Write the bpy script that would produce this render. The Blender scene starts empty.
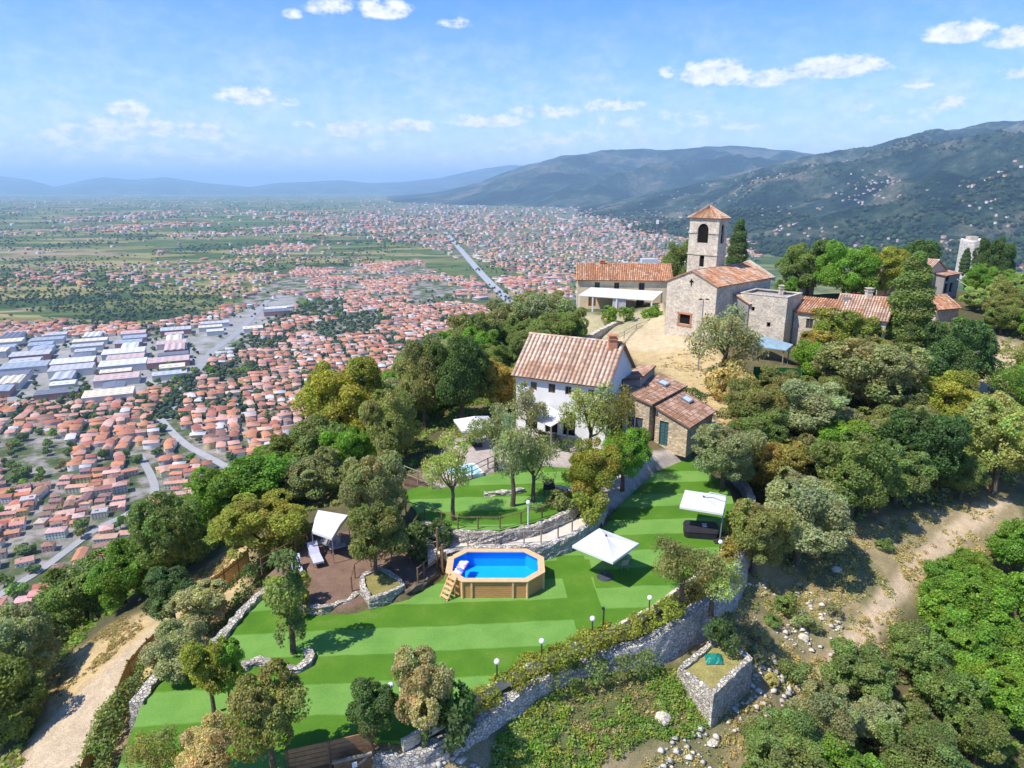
import bpy, math, random
import numpy as np
from mathutils import Vector, Matrix, noise as mnoise

R = math.radians
random.seed(7)
rng = np.random.default_rng(11)
S = bpy.context.scene
COL = S.collection

# ------------------------------------------------------------------ camera, sky, sun, exposure
H = 24.5                      # metres of the drone above the lawn
F = 683.0
PITCH = math.atan(198 / 683)
CP_, SP_ = math.cos(PITCH), math.sin(PITCH)
cam = bpy.data.cameras.new('camera'); camo = bpy.data.objects.new('camera', cam); COL.objects.link(camo)
camo.location = (0, 0, H); camo.rotation_euler = (math.pi / 2 - PITCH, 0, 0)
cam.sensor_width = 36; cam.lens = 36 * F / 1024; cam.clip_start = 0.5; cam.clip_end = 120000
S.camera = camo
SUN_EL = R(56); SUNV = Vector((-0.88 , -0.48, 0)).normalized()
SUN_AZ = math.atan2(SUNV.x, SUNV.y)
sl = bpy.data.lights.new('sun', 'SUN'); sl.energy = 3.9; sl.angle = R(0.53); sl.color = (1.0, 0.955, 0.88)
slo = bpy.data.objects.new('sun', sl); COL.objects.link(slo)
d = Vector((SUNV.x * math.cos(SUN_EL), SUNV.y * math.cos(SUN_EL), math.sin(SUN_EL)))
slo.rotation_euler = d.to_track_quat('Z', 'Y').to_euler(); slo.location = (-60, -30, 90)
S.view_settings.view_transform = 'Standard'; S.view_settings.look = 'None'
S.view_settings.exposure = 0.7; S.view_settings.gamma = 1
try: S.view_settings.use_curve_mapping = False
except Exception: pass
S.render.engine = 'CYCLES'
S.cycles.use_denoising = True
S.cycles.max_bounces = 6; S.cycles.diffuse_bounces = 3; S.cycles.transparent_max_bounces = 6
S.cycles.volume_bounces = 1; S.cycles.sample_clamp_indirect = 4

CLOUDS = [  # azimuth/elevation given as where they stand over the horizon (degrees), half width, half height, strength
    # written in degrees: az (right +), el
]
def sky_dir(px, py):
    v = Vector(((px - 512) / F, CP_ + (384 - py) / F * SP_, -SP_ + (384 - py) / F * CP_)).normalized()
    return math.degrees(math.atan2(v.x, v.y)), math.degrees(math.asin(v.z))
for px, py, w, h, k in [(292, 15, 8, 5, .7), (330, 8, 20, 9, .8), (385, 11, 22, 9, 1), (455, 24, 14, 5, .7), (248, 97, 24, 9, 1), (288, 103, 14, 5, .6),
        (128, 112, 17, 9, .9), (70, 140, 30, 12, .8), (105, 132, 34, 12, .9), (155, 129, 19, 9, .9), (205, 133, 26, 10, .85), (130, 150, 85, 10, .6),
        (235, 148, 40, 9, .55), (305, 125, 12, 4, .6), (348, 131, 24, 9, 1), (408, 127, 28, 7, .9), (370, 148, 60, 10, .5), (490, 122, 36, 7, .95), (545, 113, 36, 8, .7),
        (520, 148, 40, 9, .6), (612, 106, 34, 7, .75), (715, 75, 30, 13, 1.0), (765, 80, 28, 9, .75), (838, 69, 40, 10, 1.0), (800, 73, 22, 7, .7), (667, 74, 9, 6, .6),
        (690, 116, 40, 8, .5), (740, 122, 22, 6, .5), (860, 108, 12, 6, .6), (918, 84, 14, 6, .7), (960, 34, 24, 9, .95), (1015, 38, 18, 9, .85), (1016, 74, 14, 5, .8),
        (950, 104, 20, 7, .7), (860, 138, 40, 8, .4), (620, 124, 50, 9, .5), (25, 100, 12, 4, .35), (10, 148, 30, 10, .5), (180, 158, 90, 9, .7), (60, 158, 60, 9, .6), (430, 160, 70, 8, .6), (560, 140, 60, 9, .6), (720, 128, 60, 8, .55), (900, 118, 60, 8, .5), (300, 155, 60, 8, .6), (640, 140, 40, 7, .4)]:
    a, e = sky_dir(px, py); CLOUDS.append((a, e, w / F * 57.3, h / F * 57.3, k))

def nodes_of(idb):
    idb.use_nodes = True; nt = idb.node_tree; nt.nodes.clear(); return nt
def N(nt, typ, ins=None, **props):
    n = nt.nodes.new(typ)
    for k, v in props.items(): setattr(n, k, v)
    for k, v in (ins or {}).items():
        s = n.inputs[k]
        if isinstance(v, bpy.types.NodeSocket): nt.links.new(v, s)
        else: s.default_value = v
    return n
def MA(nt, op, a, b=None, c=None, clamp=False):
    ins = {0: a}
    if b is not None: ins[1] = b
    if c is not None: ins[2] = c
    return N(nt, 'ShaderNodeMath', ins, operation=op, use_clamp=clamp).outputs[0]
def MIX(nt, f, a, b, blend='MIX'):
    n = nt.nodes.new('ShaderNodeMix'); n.data_type = 'RGBA'; n.blend_type = blend
    for k, v in ((0, f), (6, a), (7, b)):
        if isinstance(v, bpy.types.NodeSocket): nt.links.new(v, n.inputs[k])
        else: n.inputs[k].default_value = v if k == 0 else (tuple(v) + (1,) if len(v) == 3 else v)
    return n.outputs[2]
def RAMP(nt, f, stops, interp='LINEAR'):
    n = nt.nodes.new('ShaderNodeValToRGB'); nt.links.new(f, n.inputs[0]); cr = n.color_ramp; cr.interpolation = interp
    while len(cr.elements) < len(stops): cr.elements.new(0.5)
    for e, (p, c) in zip(cr.elements, stops):
        e.position = p; e.color = tuple(c) + (1,) if len(c) == 3 else c
    return n.outputs[0]

W = bpy.data.worlds.new('World'); S.world = W
nt = nodes_of(W)
sky = N(nt, 'ShaderNodeTexSky', sky_type='NISHITA', sun_disc=False, sun_elevation=SUN_EL, sun_rotation=SUN_AZ, altitude=300, air_density=1.0, dust_density=0.6, ozone_density=2.5)
tc = N(nt, 'ShaderNodeTexCoord').outputs['Generated']
sep = N(nt, 'ShaderNodeSeparateXYZ', {0: tc})
azn = MA(nt, 'MULTIPLY', MA(nt, 'ARCTAN2', sep.outputs[0], sep.outputs[1]), 57.2958)
eln = MA(nt, 'MULTIPLY', MA(nt, 'ARCSINE', sep.outputs[2]), 57.2958)
cx = N(nt, 'ShaderNodeCombineXYZ', {0: azn, 1: MA(nt, 'MULTIPLY', eln, 1.7), 2: 0.0}).outputs[0]
nz = N(nt, 'ShaderNodeTexNoise', {'Vector': cx, 'Scale': 0.8, 'Detail': 9.0, 'Roughness': 0.66}).outputs[0]
nz2 = N(nt, 'ShaderNodeTexNoise', {'Vector': cx, 'Scale': 0.23, 'Detail': 5.0, 'Roughness': 0.6}).outputs[0]
acc = None
for a, e, w, h, k in CLOUDS:
    dx = MA(nt, 'MULTIPLY_ADD', azn, 1 / w, -a / w)
    dy = MA(nt, 'MULTIPLY_ADD', eln, 1 / h, -e / h)
    dy = MA(nt, 'MAXIMUM', dy, MA(nt, 'MULTIPLY', dy, -1.5))
    q = MA(nt, 'MULTIPLY_ADD', MA(nt, 'MULTIPLY_ADD', dx, dx, MA(nt, 'MULTIPLY', dy, dy)), -0.5 * k, k)
    acc = q if acc is None else MA(nt, 'MAXIMUM', acc, q)
dens = MA(nt, 'ADD', MA(nt, 'MULTIPLY_ADD', acc, 1.0, 0.0), MA(nt, 'MULTIPLY_ADD', nz, 3.0, -1.42))
dens = MA(nt, 'MULTIPLY', N(nt, 'ShaderNodeMapRange', {0: dens, 1: 0.0, 2: 0.95, 3: 0.0, 4: 1.0}, interpolation_type='SMOOTHSTEP').outputs[0], MA(nt, 'MULTIPLY_ADD', acc, 1.6, 0.0, clamp=True), clamp=True)
veil = N(nt, 'ShaderNodeMapRange', {0: nz2, 1: 0.42, 2: 0.75, 3: 0.3, 4: 0.85}).outputs[0]
low = N(nt, 'ShaderNodeMapRange', {0: eln, 1: 2.0, 2: 14.0, 3: 1.0, 4: 0.04}).outputs[0]
dens = MA(nt, 'MAXIMUM', dens, MA(nt, 'MULTIPLY', veil, low))
skyc = N(nt, 'ShaderNodeHueSaturation', {'Saturation': 1.4, 'Color': sky.outputs[0], 'Value': 1.0}).outputs[0]
skyc = MIX(nt, 1.0, skyc, (.66, .69, .93), 'MULTIPLY')
shade = RAMP(nt, nz, [(0.38, (3.1, 3.45, 3.95)), (0.6, (4.7, 4.75, 4.8))])
mixc = MIX(nt, dens, skyc, shade)
bg = N(nt, 'ShaderNodeBackground', {'Color': mixc, 'Strength': 0.15})
N(nt, 'ShaderNodeOutputWorld', {'Surface': bg.outputs[0]})

# ------------------------------------------------------------------ pixel <-> world
def ray(px, py):
    u = (px - 512) / F; v = (384 - py) / F
    return u, CP_ + v * SP_, -SP_ + v * CP_
def at(px, py, z=0.0):
    a, b, c = ray(px, py); t = (z - H) / c
    return Vector((a * t, b * t, z))
def proj(x, y, z):
    dz = z - H; dep = y * CP_ - dz * SP_; v = y * SP_ + dz * CP_
    return 512 + F * x / dep, 384 - F * v / dep
def zat(x, y, py):
    v = (384 - py) / F
    return H + y * (-SP_ + v * CP_) / (CP_ + v * SP_)
def pts(l, z): return [at(a, b, z) for a, b in l]
def inpoly(X, Y, poly):
    X = np.asarray(X, float); Y = np.asarray(Y, float); r = np.zeros(X.shape, bool); n = len(poly); j = n - 1
    for i in range(n):
        xi, yi = poly[i][0], poly[i][1]; xj, yj = poly[j][0], poly[j][1]
        c = ((yi > Y) != (yj > Y)) & (X < (xj - xi) * (Y - yi) / ((yj - yi) or 1e-9) + xi)
        r ^= c; j = i
    return r
def distpoly(X, Y, poly, closed=True):
    X = np.asarray(X, float); Y = np.asarray(Y, float); D = np.full(X.shape, 1e9); n = len(poly)
    for i in range(n if closed else n - 1):
        ax, ay = poly[i][0], poly[i][1]; bx, by = poly[(i + 1) % n][0], poly[(i + 1) % n][1]
        L = (bx - ax) ** 2 + (by - ay) ** 2 or 1e-9
        t = np.clip(((X - ax) * (bx - ax) + (Y - ay) * (by - ay)) / L, 0, 1)
        D = np.minimum(D, np.hypot(X - ax - t * (bx - ax), Y - ay - t * (by - ay)))
    return D
def _h(ix, iy, s):
    n = (ix.astype(np.int64) * 374761393 + iy.astype(np.int64) * 668265263 + s * 974711) & 0x7fffffff
    n = ((n ^ (n >> 13)) * 1274126177) & 0x7fffffff
    return ((n ^ (n >> 16)) & 0xffff) / 65535.0
def vnoise(X, Y, s=0):
    X = np.asarray(X, float); Y = np.asarray(Y, float); ix = np.floor(X); iy = np.floor(Y); fx = X - ix; fy = Y - iy
    fx = fx * fx * (3 - 2 * fx); fy = fy * fy * (3 - 2 * fy)
    a = _h(ix, iy, s) * (1 - fx) + _h(ix + 1, iy, s) * fx; b = _h(ix, iy + 1, s) * (1 - fx) + _h(ix + 1, iy + 1, s) * fx
    return a * (1 - fy) + b * fy
def fbm(X, Y, o=4, s=0):
    r = 0; a = .5
    for i in range(o): r = r + a * vnoise(X * 2 ** i, Y * 2 ** i, s + i); a *= .5
    return r / (1 - .5 ** o)

# ------------------------------------------------------------------ mesh and object helpers
def woff(o):
    v = Vector((0, 0, 0))
    while o is not None: v = v + o.location; o = o.parent
    return v
def link(name, me, parent=None):
    o = bpy.data.objects.new(name, me); COL.objects.link(o)
    if parent is not None: o.parent = parent
    return o
def mesh_np(name, V, faces, col=None, mat=None, smooth=False):
    me = bpy.data.meshes.new(name); V = np.asarray(V, np.float32); faces = np.asarray(faces, np.int32); k = faces.shape[1]
    me.vertices.add(len(V)); me.vertices.foreach_set('co', V.ravel())
    me.loops.add(faces.size); me.loops.foreach_set('vertex_index', faces.ravel())
    me.polygons.add(len(faces)); me.polygons.foreach_set('loop_start', np.arange(0, faces.size, k, dtype=np.int32))
    if smooth: me.polygons.foreach_set('use_smooth', np.ones(len(faces), bool))
    me.update(calc_edges=True)
    if col is not None:
        a = me.attributes.new('col', 'FLOAT_COLOR', 'POINT'); c = np.ones((len(V), 4), np.float32); c[:, :3] = col; a.data.foreach_set('color', c.ravel())
    if mat: me.materials.append(mat)
    return me
class MB:
    def __init__(s): s.v = []; s.f = []; s.c = []; s.cur = (1, 1, 1)
    def add(s, vs, fs):
        b = len(s.v); s.v += [tuple(p) for p in vs]; s.c += [s.cur] * len(vs); s.f += [tuple(b + i for i in f) for f in fs]; return s
    def quad(s, a, b, c, d): return s.add([a, b, c, d], [(0, 1, 2, 3)])
    def hexa(s, p):      # p: 4 bottom, 4 top, counter-clockwise
        return s.add(p, [(3, 2, 1, 0), (4, 5, 6, 7), (0, 1, 5, 4), (1, 2, 6, 5), (2, 3, 7, 6), (3, 0, 4, 7)])
    def box(s, c, size, rz=0.0, tilt=None):
        x, y, z = [q / 2 for q in size]; M = Matrix.Rotation(rz, 3, 'Z')
        if tilt: M = M @ Matrix.Rotation(tilt[1], 3, tilt[0])
        c = Vector(c)
        return s.hexa([c + M @ Vector(q) for q in [(-x, -y, -z), (x, -y, -z), (x, y, -z), (-x, y, -z), (-x, -y, z), (x, -y, z), (x, y, z), (-x, y, z)]])
    def prism(s, poly, z0, z1):
        n = len(poly); f0 = (lambda i: z0[i]) if hasattr(z0, '__len__') else (lambda i: z0); f1 = (lambda i: z1[i]) if hasattr(z1, '__len__') else (lambda i: z1)
        vs = [(p[0], p[1], f0(i)) for i, p in enumerate(poly)] + [(p[0], p[1], f1(i)) for i, p in enumerate(poly)]
        return s.add(vs, [tuple(range(n))[::-1], tuple(range(n, 2 * n))] + [(i, (i + 1) % n, n + (i + 1) % n, n + i) for i in range(n)])
    def tube(s, path, r, n=7):
        path = [Vector(p) for p in path]; rs = r if hasattr(r, '__len__') else [r] * len(path); vs = []; fs = []
        for i, p in enumerate(path):
            t = (path[min(i + 1, len(path) - 1)] - path[max(i - 1, 0)]).normalized()
            a = t.orthogonal().normalized() if abs(t.z) > .95 else t.cross(Vector((0, 0, 1))).normalized(); b = t.cross(a)
            for k in range(n):
                w = 2 * math.pi * k / n; vs.append(p + (a * math.cos(w) + b * math.sin(w)) * rs[i])
        for i in range(len(path) - 1):
            for k in range(n): fs.append((i * n + k, i * n + (k + 1) % n, (i + 1) * n + (k + 1) % n, (i + 1) * n + k))
        fs.append(tuple(range(n))[::-1]); fs.append(tuple(range((len(path) - 1) * n, len(path) * n)))
        return s.add(vs, fs)
    def ball(s, c, r, n=10, m=7):
        vs = []; fs = []; rx, ry, rz = r if hasattr(r, '__len__') else (r, r, r)
        for j in range(m + 1):
            th = math.pi * j / m
            for i in range(n):
                ph = 2 * math.pi * i / n; vs.append((c[0] + rx * math.sin(th) * math.cos(ph), c[1] + ry * math.sin(th) * math.sin(ph), c[2] + rz * math.cos(th)))
        for j in range(m):
            for i in range(n): fs.append((j * n + i, (j + 1) * n + i, (j + 1) * n + (i + 1) % n, j * n + (i + 1) % n))
        return s.add(vs, fs)
    def build(s, name, mat, parent=None, smooth=False, local=False):
        me = bpy.data.meshes.new(name); o = woff(parent) if parent is not None and not local else Vector((0, 0, 0))
        me.from_pydata([(a - o.x, b - o.y, c - o.z) for a, b, c in s.v], [], s.f); me.update()
        if any(c != (1, 1, 1) for c in s.c):
            a = me.attributes.new('col', 'FLOAT_COLOR', 'POINT'); a.data.foreach_set('color', np.array([tuple(c) + (1,) for c in s.c], np.float32).ravel())
        if smooth: me.polygons.foreach_set('use_smooth', [True] * len(me.polygons))
        if mat: me.materials.append(mat)
        return link(name, me, parent)
def tag(o, label, cat, group=None, kind=None):
    if label: o['label'] = label
    if cat: o['category'] = cat
    if group: o['group'] = group
    if kind: o['kind'] = kind
    return o
def thing(name, label, cat, loc=(0, 0, 0), group=None):
    o = link(name, None); o.location = loc; o.empty_display_size = .2
    return tag(o, label, cat, group)
def struct(o): o['kind'] = 'structure'; return o
def copy_tree(o, parent=None):
    c = o.copy(); COL.objects.link(c); c.parent = parent
    for ch in KIDS.get(o.name, [k for k in bpy.data.objects if k.parent == o]): copy_tree(ch, c)
    return c
KIDS = {}
def freeze(o):
    KIDS[o.name] = [k for k in bpy.data.objects if k.parent == o]
    for k in KIDS[o.name]: freeze(k)

# ------------------------------------------------------------------ materials
MATS = {}
def pmat(name, col, rough=.7, spec=.3, noise=.15, scale=3.0, bump=0.0, metal=0.0, useattr=False, objcol=False):
    if name in MATS: return MATS[name]
    m = bpy.data.materials.new(name); nt = nodes_of(m)
    tc = N(nt, 'ShaderNodeTexCoord').outputs['Object']
    nz = N(nt, 'ShaderNodeTexNoise', {'Vector': tc, 'Scale': scale, 'Detail': 6.0, 'Roughness': .65}).outputs[0]
    base = None
    if useattr: base = N(nt, 'ShaderNodeAttribute', attribute_name='col').outputs[0]
    if objcol: base = N(nt, 'ShaderNodeObjectInfo').outputs['Color']
    k = RAMP(nt, nz, [(.3, (1 - noise,) * 3), (.7, (1 + noise,) * 3)])
    c = MIX(nt, 1.0, base if base is not None else col, k, 'MULTIPLY')
    b = N(nt, 'ShaderNodeBsdfPrincipled', {'Base Color': c, 'Roughness': rough, 'Specular IOR Level': spec, 'Metallic': metal})
    if bump:
        bp = N(nt, 'ShaderNodeBump', {'Height': nz, 'Strength': bump, 'Distance': .05}); nt.links.new(bp.outputs[0], b.inputs['Normal'])
    N(nt, 'ShaderNodeOutputMaterial', {'Surface': b.outputs[0]}); MATS[name] = m; return m
def stone_mat(name, c1, c2, c3, mortar, scale=3.2, zs=1.7, bump=.8):
    m = bpy.data.materials.new(name); nt = nodes_of(m)
    tc = N(nt, 'ShaderNodeTexCoord').outputs['Object']
    dn = N(nt, 'ShaderNodeTexNoise', {'Vector': tc, 'Scale': 2.5, 'Detail': 3.0}).outputs[1]
    vv = N(nt, 'ShaderNodeVectorMath', {0: tc, 1: N(nt, 'ShaderNodeVectorMath', {0: dn, 'Scale': .18}, operation='SCALE').outputs[0]}, operation='ADD').outputs[0]
    mp = N(nt, 'ShaderNodeMapping', {'Vector': vv, 'Scale': (1, 1, zs)}).outputs[0]
    v = N(nt, 'ShaderNodeTexVoronoi', {'Vector': mp, 'Scale': scale}, feature='F1')
    e = N(nt, 'ShaderNodeTexVoronoi', {'Vector': mp, 'Scale': scale}, feature='DISTANCE_TO_EDGE').outputs[0]
    rnd = N(nt, 'ShaderNodeSeparateColor', {0: v.outputs['Color']}).outputs[0]
    c = RAMP(nt, rnd, [(0, c1), (.45, c2), (1, c3)])
    edge = N(nt, 'ShaderNodeMapRange', {0: e, 1: .02, 2: .09, 3: 0.0, 4: 1.0}).outputs[0]
    c = MIX(nt, edge, mortar, c)
    nz = N(nt, 'ShaderNodeTexNoise', {'Vector': tc, 'Scale': .7, 'Detail': 7.0, 'Roughness': .7}).outputs[0]
    c = MIX(nt, 1.0, c, RAMP(nt, nz, [(.3, (.68, .69, .7)), (.7, (1.2, 1.17, 1.1))]), 'MULTIPLY')
    hgt = MA(nt, 'ADD', edge, MA(nt, 'MULTIPLY', N(nt, 'ShaderNodeTexNoise', {'Vector': tc, 'Scale': 14.0, 'Detail': 4.0}).outputs[0], .5))
    bp = N(nt, 'ShaderNodeBump', {'Height': hgt, 'Strength': bump, 'Distance': .06})
    b = N(nt, 'ShaderNodeBsdfPrincipled', {'Base Color': c, 'Roughness': .9, 'Specular IOR Level': .15, 'Normal': bp.outputs[0]})
    N(nt, 'ShaderNodeOutputMaterial', {'Surface': b.outputs[0]}); return m
def leaf_mat():
    m = bpy.data.materials.new('leaf'); nt = nodes_of(m)
    a = N(nt, 'ShaderNodeAttribute', attribute_name='col').outputs[0]
    oc = N(nt, 'ShaderNodeObjectInfo').outputs['Color']
    c = MIX(nt, 1.0, oc, a, 'MULTIPLY')
    b = N(nt, 'ShaderNodeBsdfPrincipled', {'Base Color': c, 'Roughness': .55, 'Specular IOR Level': .25})
    t = N(nt, 'ShaderNodeBsdfTranslucent', {'Color': MIX(nt, 1.0, c, (1.3, 1.25, .6), 'MULTIPLY')})
    mx = N(nt, 'ShaderNodeMixShader', {0: .47, 1: b.outputs[0], 2: t.outputs[0]})
    N(nt, 'ShaderNodeOutputMaterial', {'Surface': mx.outputs[0]}); return m
LEAF = leaf_mat()
STONE_PALE = stone_mat('pale_stone', (.5, .42, .32), (.66, .57, .45), (.76, .69, .58), (.68, .6, .49), 3.4)
STONE_TAN = stone_mat('tan_stone', (.44, .32, .2), (.62, .48, .32), (.72, .6, .44), (.62, .5, .36), 3.0)
STONE_GREY = stone_mat('dry_stone', (.38, .36, .34), (.54, .51, .47), (.7, .67, .62), (.3, .28, .25), 5.2, 1.6, 1.0)
RUBBLE = stone_mat('pale_rubble', (.4, .35, .28), (.58, .52, .43), (.74, .69, .6), (.3, .26, .21), 5.0, 1.6, 1.0)
BARK = pmat('bark', (.12, .09, .065), .9, .1, .4, 6, .6)
STUCCO = pmat('white_stucco', (.72, .7, .67), .85, .2, .06, 1.2, .15)
OCHRE = pmat('ochre_stucco', (.66, .53, .33), .9, .2, .16, .9, .3)
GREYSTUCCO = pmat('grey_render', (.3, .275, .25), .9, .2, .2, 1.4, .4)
TILE = pmat('roof_tile', (1, 1, 1), .85, .2, .22, 2.2, .2, useattr=True)
WHITE = pmat('white_canvas', (.66, .64, .62), .8, .2, .04, 1.5)
WHITEP = pmat('white_paint', (.8, .8, .78), .5, .4, .03)
IRON = pmat('dark_iron', (.04, .04, .042), .5, .4)
GREYM = pmat('grey_metal', (.35, .36, .38), .4, .5, .05, 3, 0, .6)
GLASS = pmat('window_glass', (.035, .045, .055), .08, .6, .1)
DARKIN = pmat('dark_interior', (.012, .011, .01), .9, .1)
WOODB = pmat('brown_wood', (.2, .12, .065), .8, .2, .3, 5, .3)
WOODG = pmat('weathered_wood', (.3, .25, .19), .85, .2, .3, 5, .3)
GREENS = pmat('green_shutter', (.04, .1, .075), .6, .3)
TEALD = pmat('teal_door', (.05, .12, .12), .5, .4)
BRICK = pmat('brick', (.5, .22, .12), .9, .2, .25, 6, .3)
BLACKP = pmat('black_cover', (.022, .02, .022), .6, .3, .2)
TILES_C = {'pink': [(.42, .25, .16), (.52, .35, .24), (.56, .4, .29), (.6, .46, .35), (.5, .34, .24)],
           'orange': [(.47, .22, .11), (.54, .29, .16), (.42, .19, .1), (.58, .37, .24), (.46, .26, .15)],
           'brown': [(.33, .18, .11), (.42, .26, .18), (.3, .17, .11), (.48, .33, .24), (.38, .22, .14)]}
def ground_mat(name, lo=(.75,) * 3, hi=(1.25,) * 3, scale=1.2, fine=14.0, bump=.6, dist=.08):
    m = bpy.data.materials.new(name); nt = nodes_of(m)
    tc = N(nt, 'ShaderNodeTexCoord').outputs['Object']
    a = N(nt, 'ShaderNodeAttribute', attribute_name='col').outputs[0]
    n1 = N(nt, 'ShaderNodeTexNoise', {'Vector': tc, 'Scale': scale, 'Detail': 8.0, 'Roughness': .72}).outputs[0]
    n2 = N(nt, 'ShaderNodeTexNoise', {'Vector': tc, 'Scale': fine, 'Detail': 4.0, 'Roughness': .6}).outputs[0]
    c = MIX(nt, 1.0, a, RAMP(nt, n1, [(.3, lo), (.7, hi)]), 'MULTIPLY')
    c = MIX(nt, 1.0, c, RAMP(nt, n2, [(.35, (.72,) * 3), (.65, (1.25,) * 3)]), 'MULTIPLY')
    bp = N(nt, 'ShaderNodeBump', {'Height': MA(nt, 'ADD', n1, MA(nt, 'MULTIPLY', n2, .4)), 'Strength': bump, 'Distance': dist})
    b = N(nt, 'ShaderNodeBsdfPrincipled', {'Base Color': c, 'Roughness': .95, 'Specular IOR Level': .1, 'Normal': bp.outputs[0]})
    N(nt, 'ShaderNodeOutputMaterial', {'Surface': b.outputs[0]}); return m

# ------------------------------------------------------------------ terrain of the hilltop
ZP = -200.0
LAWN = pts([(272, 583), (222, 637), (185, 655), (150, 682), (118, 768), (95, 830), (287, 830), (290, 762), (372, 740), (400, 741), (475, 694), (520, 668), (560, 650), (620, 623), (652, 607), (692, 578),
            (722, 552), (737, 515), (730, 490), (692, 457), (655, 472), (622, 503), (604, 524), (566, 548), (545, 555), (442, 559), (432, 580), (408, 592), (372, 600), (345, 608), (300, 608)], 0)
PATHT = pts([(428, 562), (452, 547), (470, 545.5), (540, 544.5), (566, 537), (590, 522), (606, 506), (590, 498), (569, 514), (540, 526), (500, 535), (460, 534), (426, 527)], 1.0)
UPLAWN = pts([(404, 492), (424, 522), (460, 529), (500, 530), (540, 521), (570, 508), (600, 492), (585, 470), (545, 466), (505, 470), (470, 480), (440, 489), (420, 486)], 1.7)
DECK = pts([(300, 603), (348, 604), (405, 590), (438, 571), (424, 548), (392, 534), (345, 530), (305, 540), (268, 572)], .45)
HEDGEB = pts([(400, 741), (475, 694), (520, 668), (560, 650), (620, 623), (652, 607), (692, 578), (722, 552), (737, 512), (746, 516), (732, 552), (710, 582), (686, 600), (640, 629), (545, 663), (490, 699), (430, 737), (395, 742)], -.5)
BOXT = pts([(682, 668), (712, 690), (750, 655), (722, 632)], -2.6)
FLATS = [(LAWN, -.12, .5), (PATHT, .92, .5), (UPLAWN, 1.58, .6), (DECK, .36, .6), (HEDGEB, -.55, .25)]
CPX = [(690, 650, -3.0), (640, 665, -2.2), (560, 692, -1.75), (500, 727, -1.6), (440, 768, -1.5), (610, 676, -1.95), (600, 760, -3.9), (700, 768, -5.5), (713, 715, -4.4), (760, 660, -4.5), (745, 620, -3.6), (760, 580, -3.4),
       (775, 540, -3.2), (800, 640, -5.2), (850, 640, -5.6), (900, 585, -5.2), (940, 545, -4.6), (980, 515, -4), (800, 700, -6.5), (880, 700, -8), (960, 640, -8.5), (1020, 560, -6.5), (1000, 768, -10),
       (1100, 700, -11), (840, 560, -3.8), (870, 520, -3), (800, 500, -2.2), (760, 500, -2), (760, 470, -.8), (800, 450, -.5), (900, 450, -1.5), (960, 470, -2.5), (1020, 470, -3), (850, 410, .5),
       (900, 400, 0), (960, 400, -.5), (1015, 380, .3), (985, 370, .5), (1000, 345, 1.5), (930, 360, 2), (800, 380, 2.6), (740, 380, 2.6), (700, 380, 2.6), (650, 350, 3), (690, 345, 3.7), (664, 333, 4),
       (620, 320, 4), (577, 312, 4), (700, 400, 2), (720, 420, 1.5), (700, 440, 1), (517, 428, 1.7), (560, 428, 1.7), (605, 443, 1.5), (660, 447, 1.2), (635, 470, .9), (620, 492, .5), (480, 450, 1.8), (440, 470, 1.8),
       (415, 470, 1.4), (400, 520, .8), (390, 500, .8), (380, 470, .2), (340, 470, -1), (300, 500, -1.2), (270, 540, -1.2), (240, 560, -2.2), (225, 590, -2.8), (170, 622, -3.6), (60, 760, -4),
       (100, 720, -3.9), (130, 680, -3.7), (110, 768, -2.5), (180, 650, -2.6), (220, 605, -2), (90, 650, -4.8), (30, 720, -5.5), (150, 590, -4.5), (200, 550, -4), (690, 458, 0), (735, 530, -.6), (740, 500, -1)]
CPW = [(-36, 25, -10), (-38, 40, -12), (-32, 55, -9.5), (-28, 70, -10), (-50, 30, -22), (-52, 50, -25), (-45, 75, -25), (-30, 90, -19), (-70, 40, -38), (-65, 80, -40), (-100, 50, -68), (-90, 110, -72),
       (-150, 60, -118), (-140, 150, -125), (-230, 80, -190), (-220, 220, -205), (-10, 85, -1.5), (-15, 100, -5), (5, 105, 2), (0, 120, -2), (8, 135, -5), (30, 140, 0), (50, 135, 2.5), (60, 150, 0),
       (90, 140, 3), (90, 110, 2.5), (110, 90, 0), (130, 120, 4), (150, 160, 0), (60, 190, -25), (120, 210, -25), (0, 170, -30), (-40, 130, -38), (60, 260, -75), (0, 240, -80), (160, 300, -80),
       (200, 150, 0), (250, 250, -50), (150, 60, -12), (100, 30, -22), (60, 20, -16), (40, 10, -14), (10, 12, -8), (-10, 10, -6), (-20, 10, -6), (-40, 8, -12), (0, -20, -18), (-80, -20, -50),
       (60, -40, -40), (120, -20, -60), (250, 50, -80), (100, 400, -175), (-60, 350, -205), (250, 420, -175), (400, 200, -150), (400, 400, -200), (-400, -200, -260), (-400, 300, -260), (-300, 500, -260),
       (0, 560, -260), (400, 650, -260), (700, 400, -260), (700, 0, -260), (300, -300, -260), (0, -300, -230), (-300, -300, -260)]
C3 = np.array([tuple(at(*p)) for p in CPX] + CPW, float)
def _phi(r2): return np.sqrt(r2 + 9.0)
_A = _phi((C3[:, None, 0] - C3[None, :, 0]) ** 2 + (C3[:, None, 1] - C3[None, :, 1]) ** 2)
_n = len(C3); _M = np.zeros((_n + 1, _n + 1)); _M[:_n, :_n] = _A - np.eye(_n) * .15; _M[_n, :_n] = 1; _M[:_n, _n] = 1
_w = np.linalg.solve(_M, np.append(C3[:, 2], 0))
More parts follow.
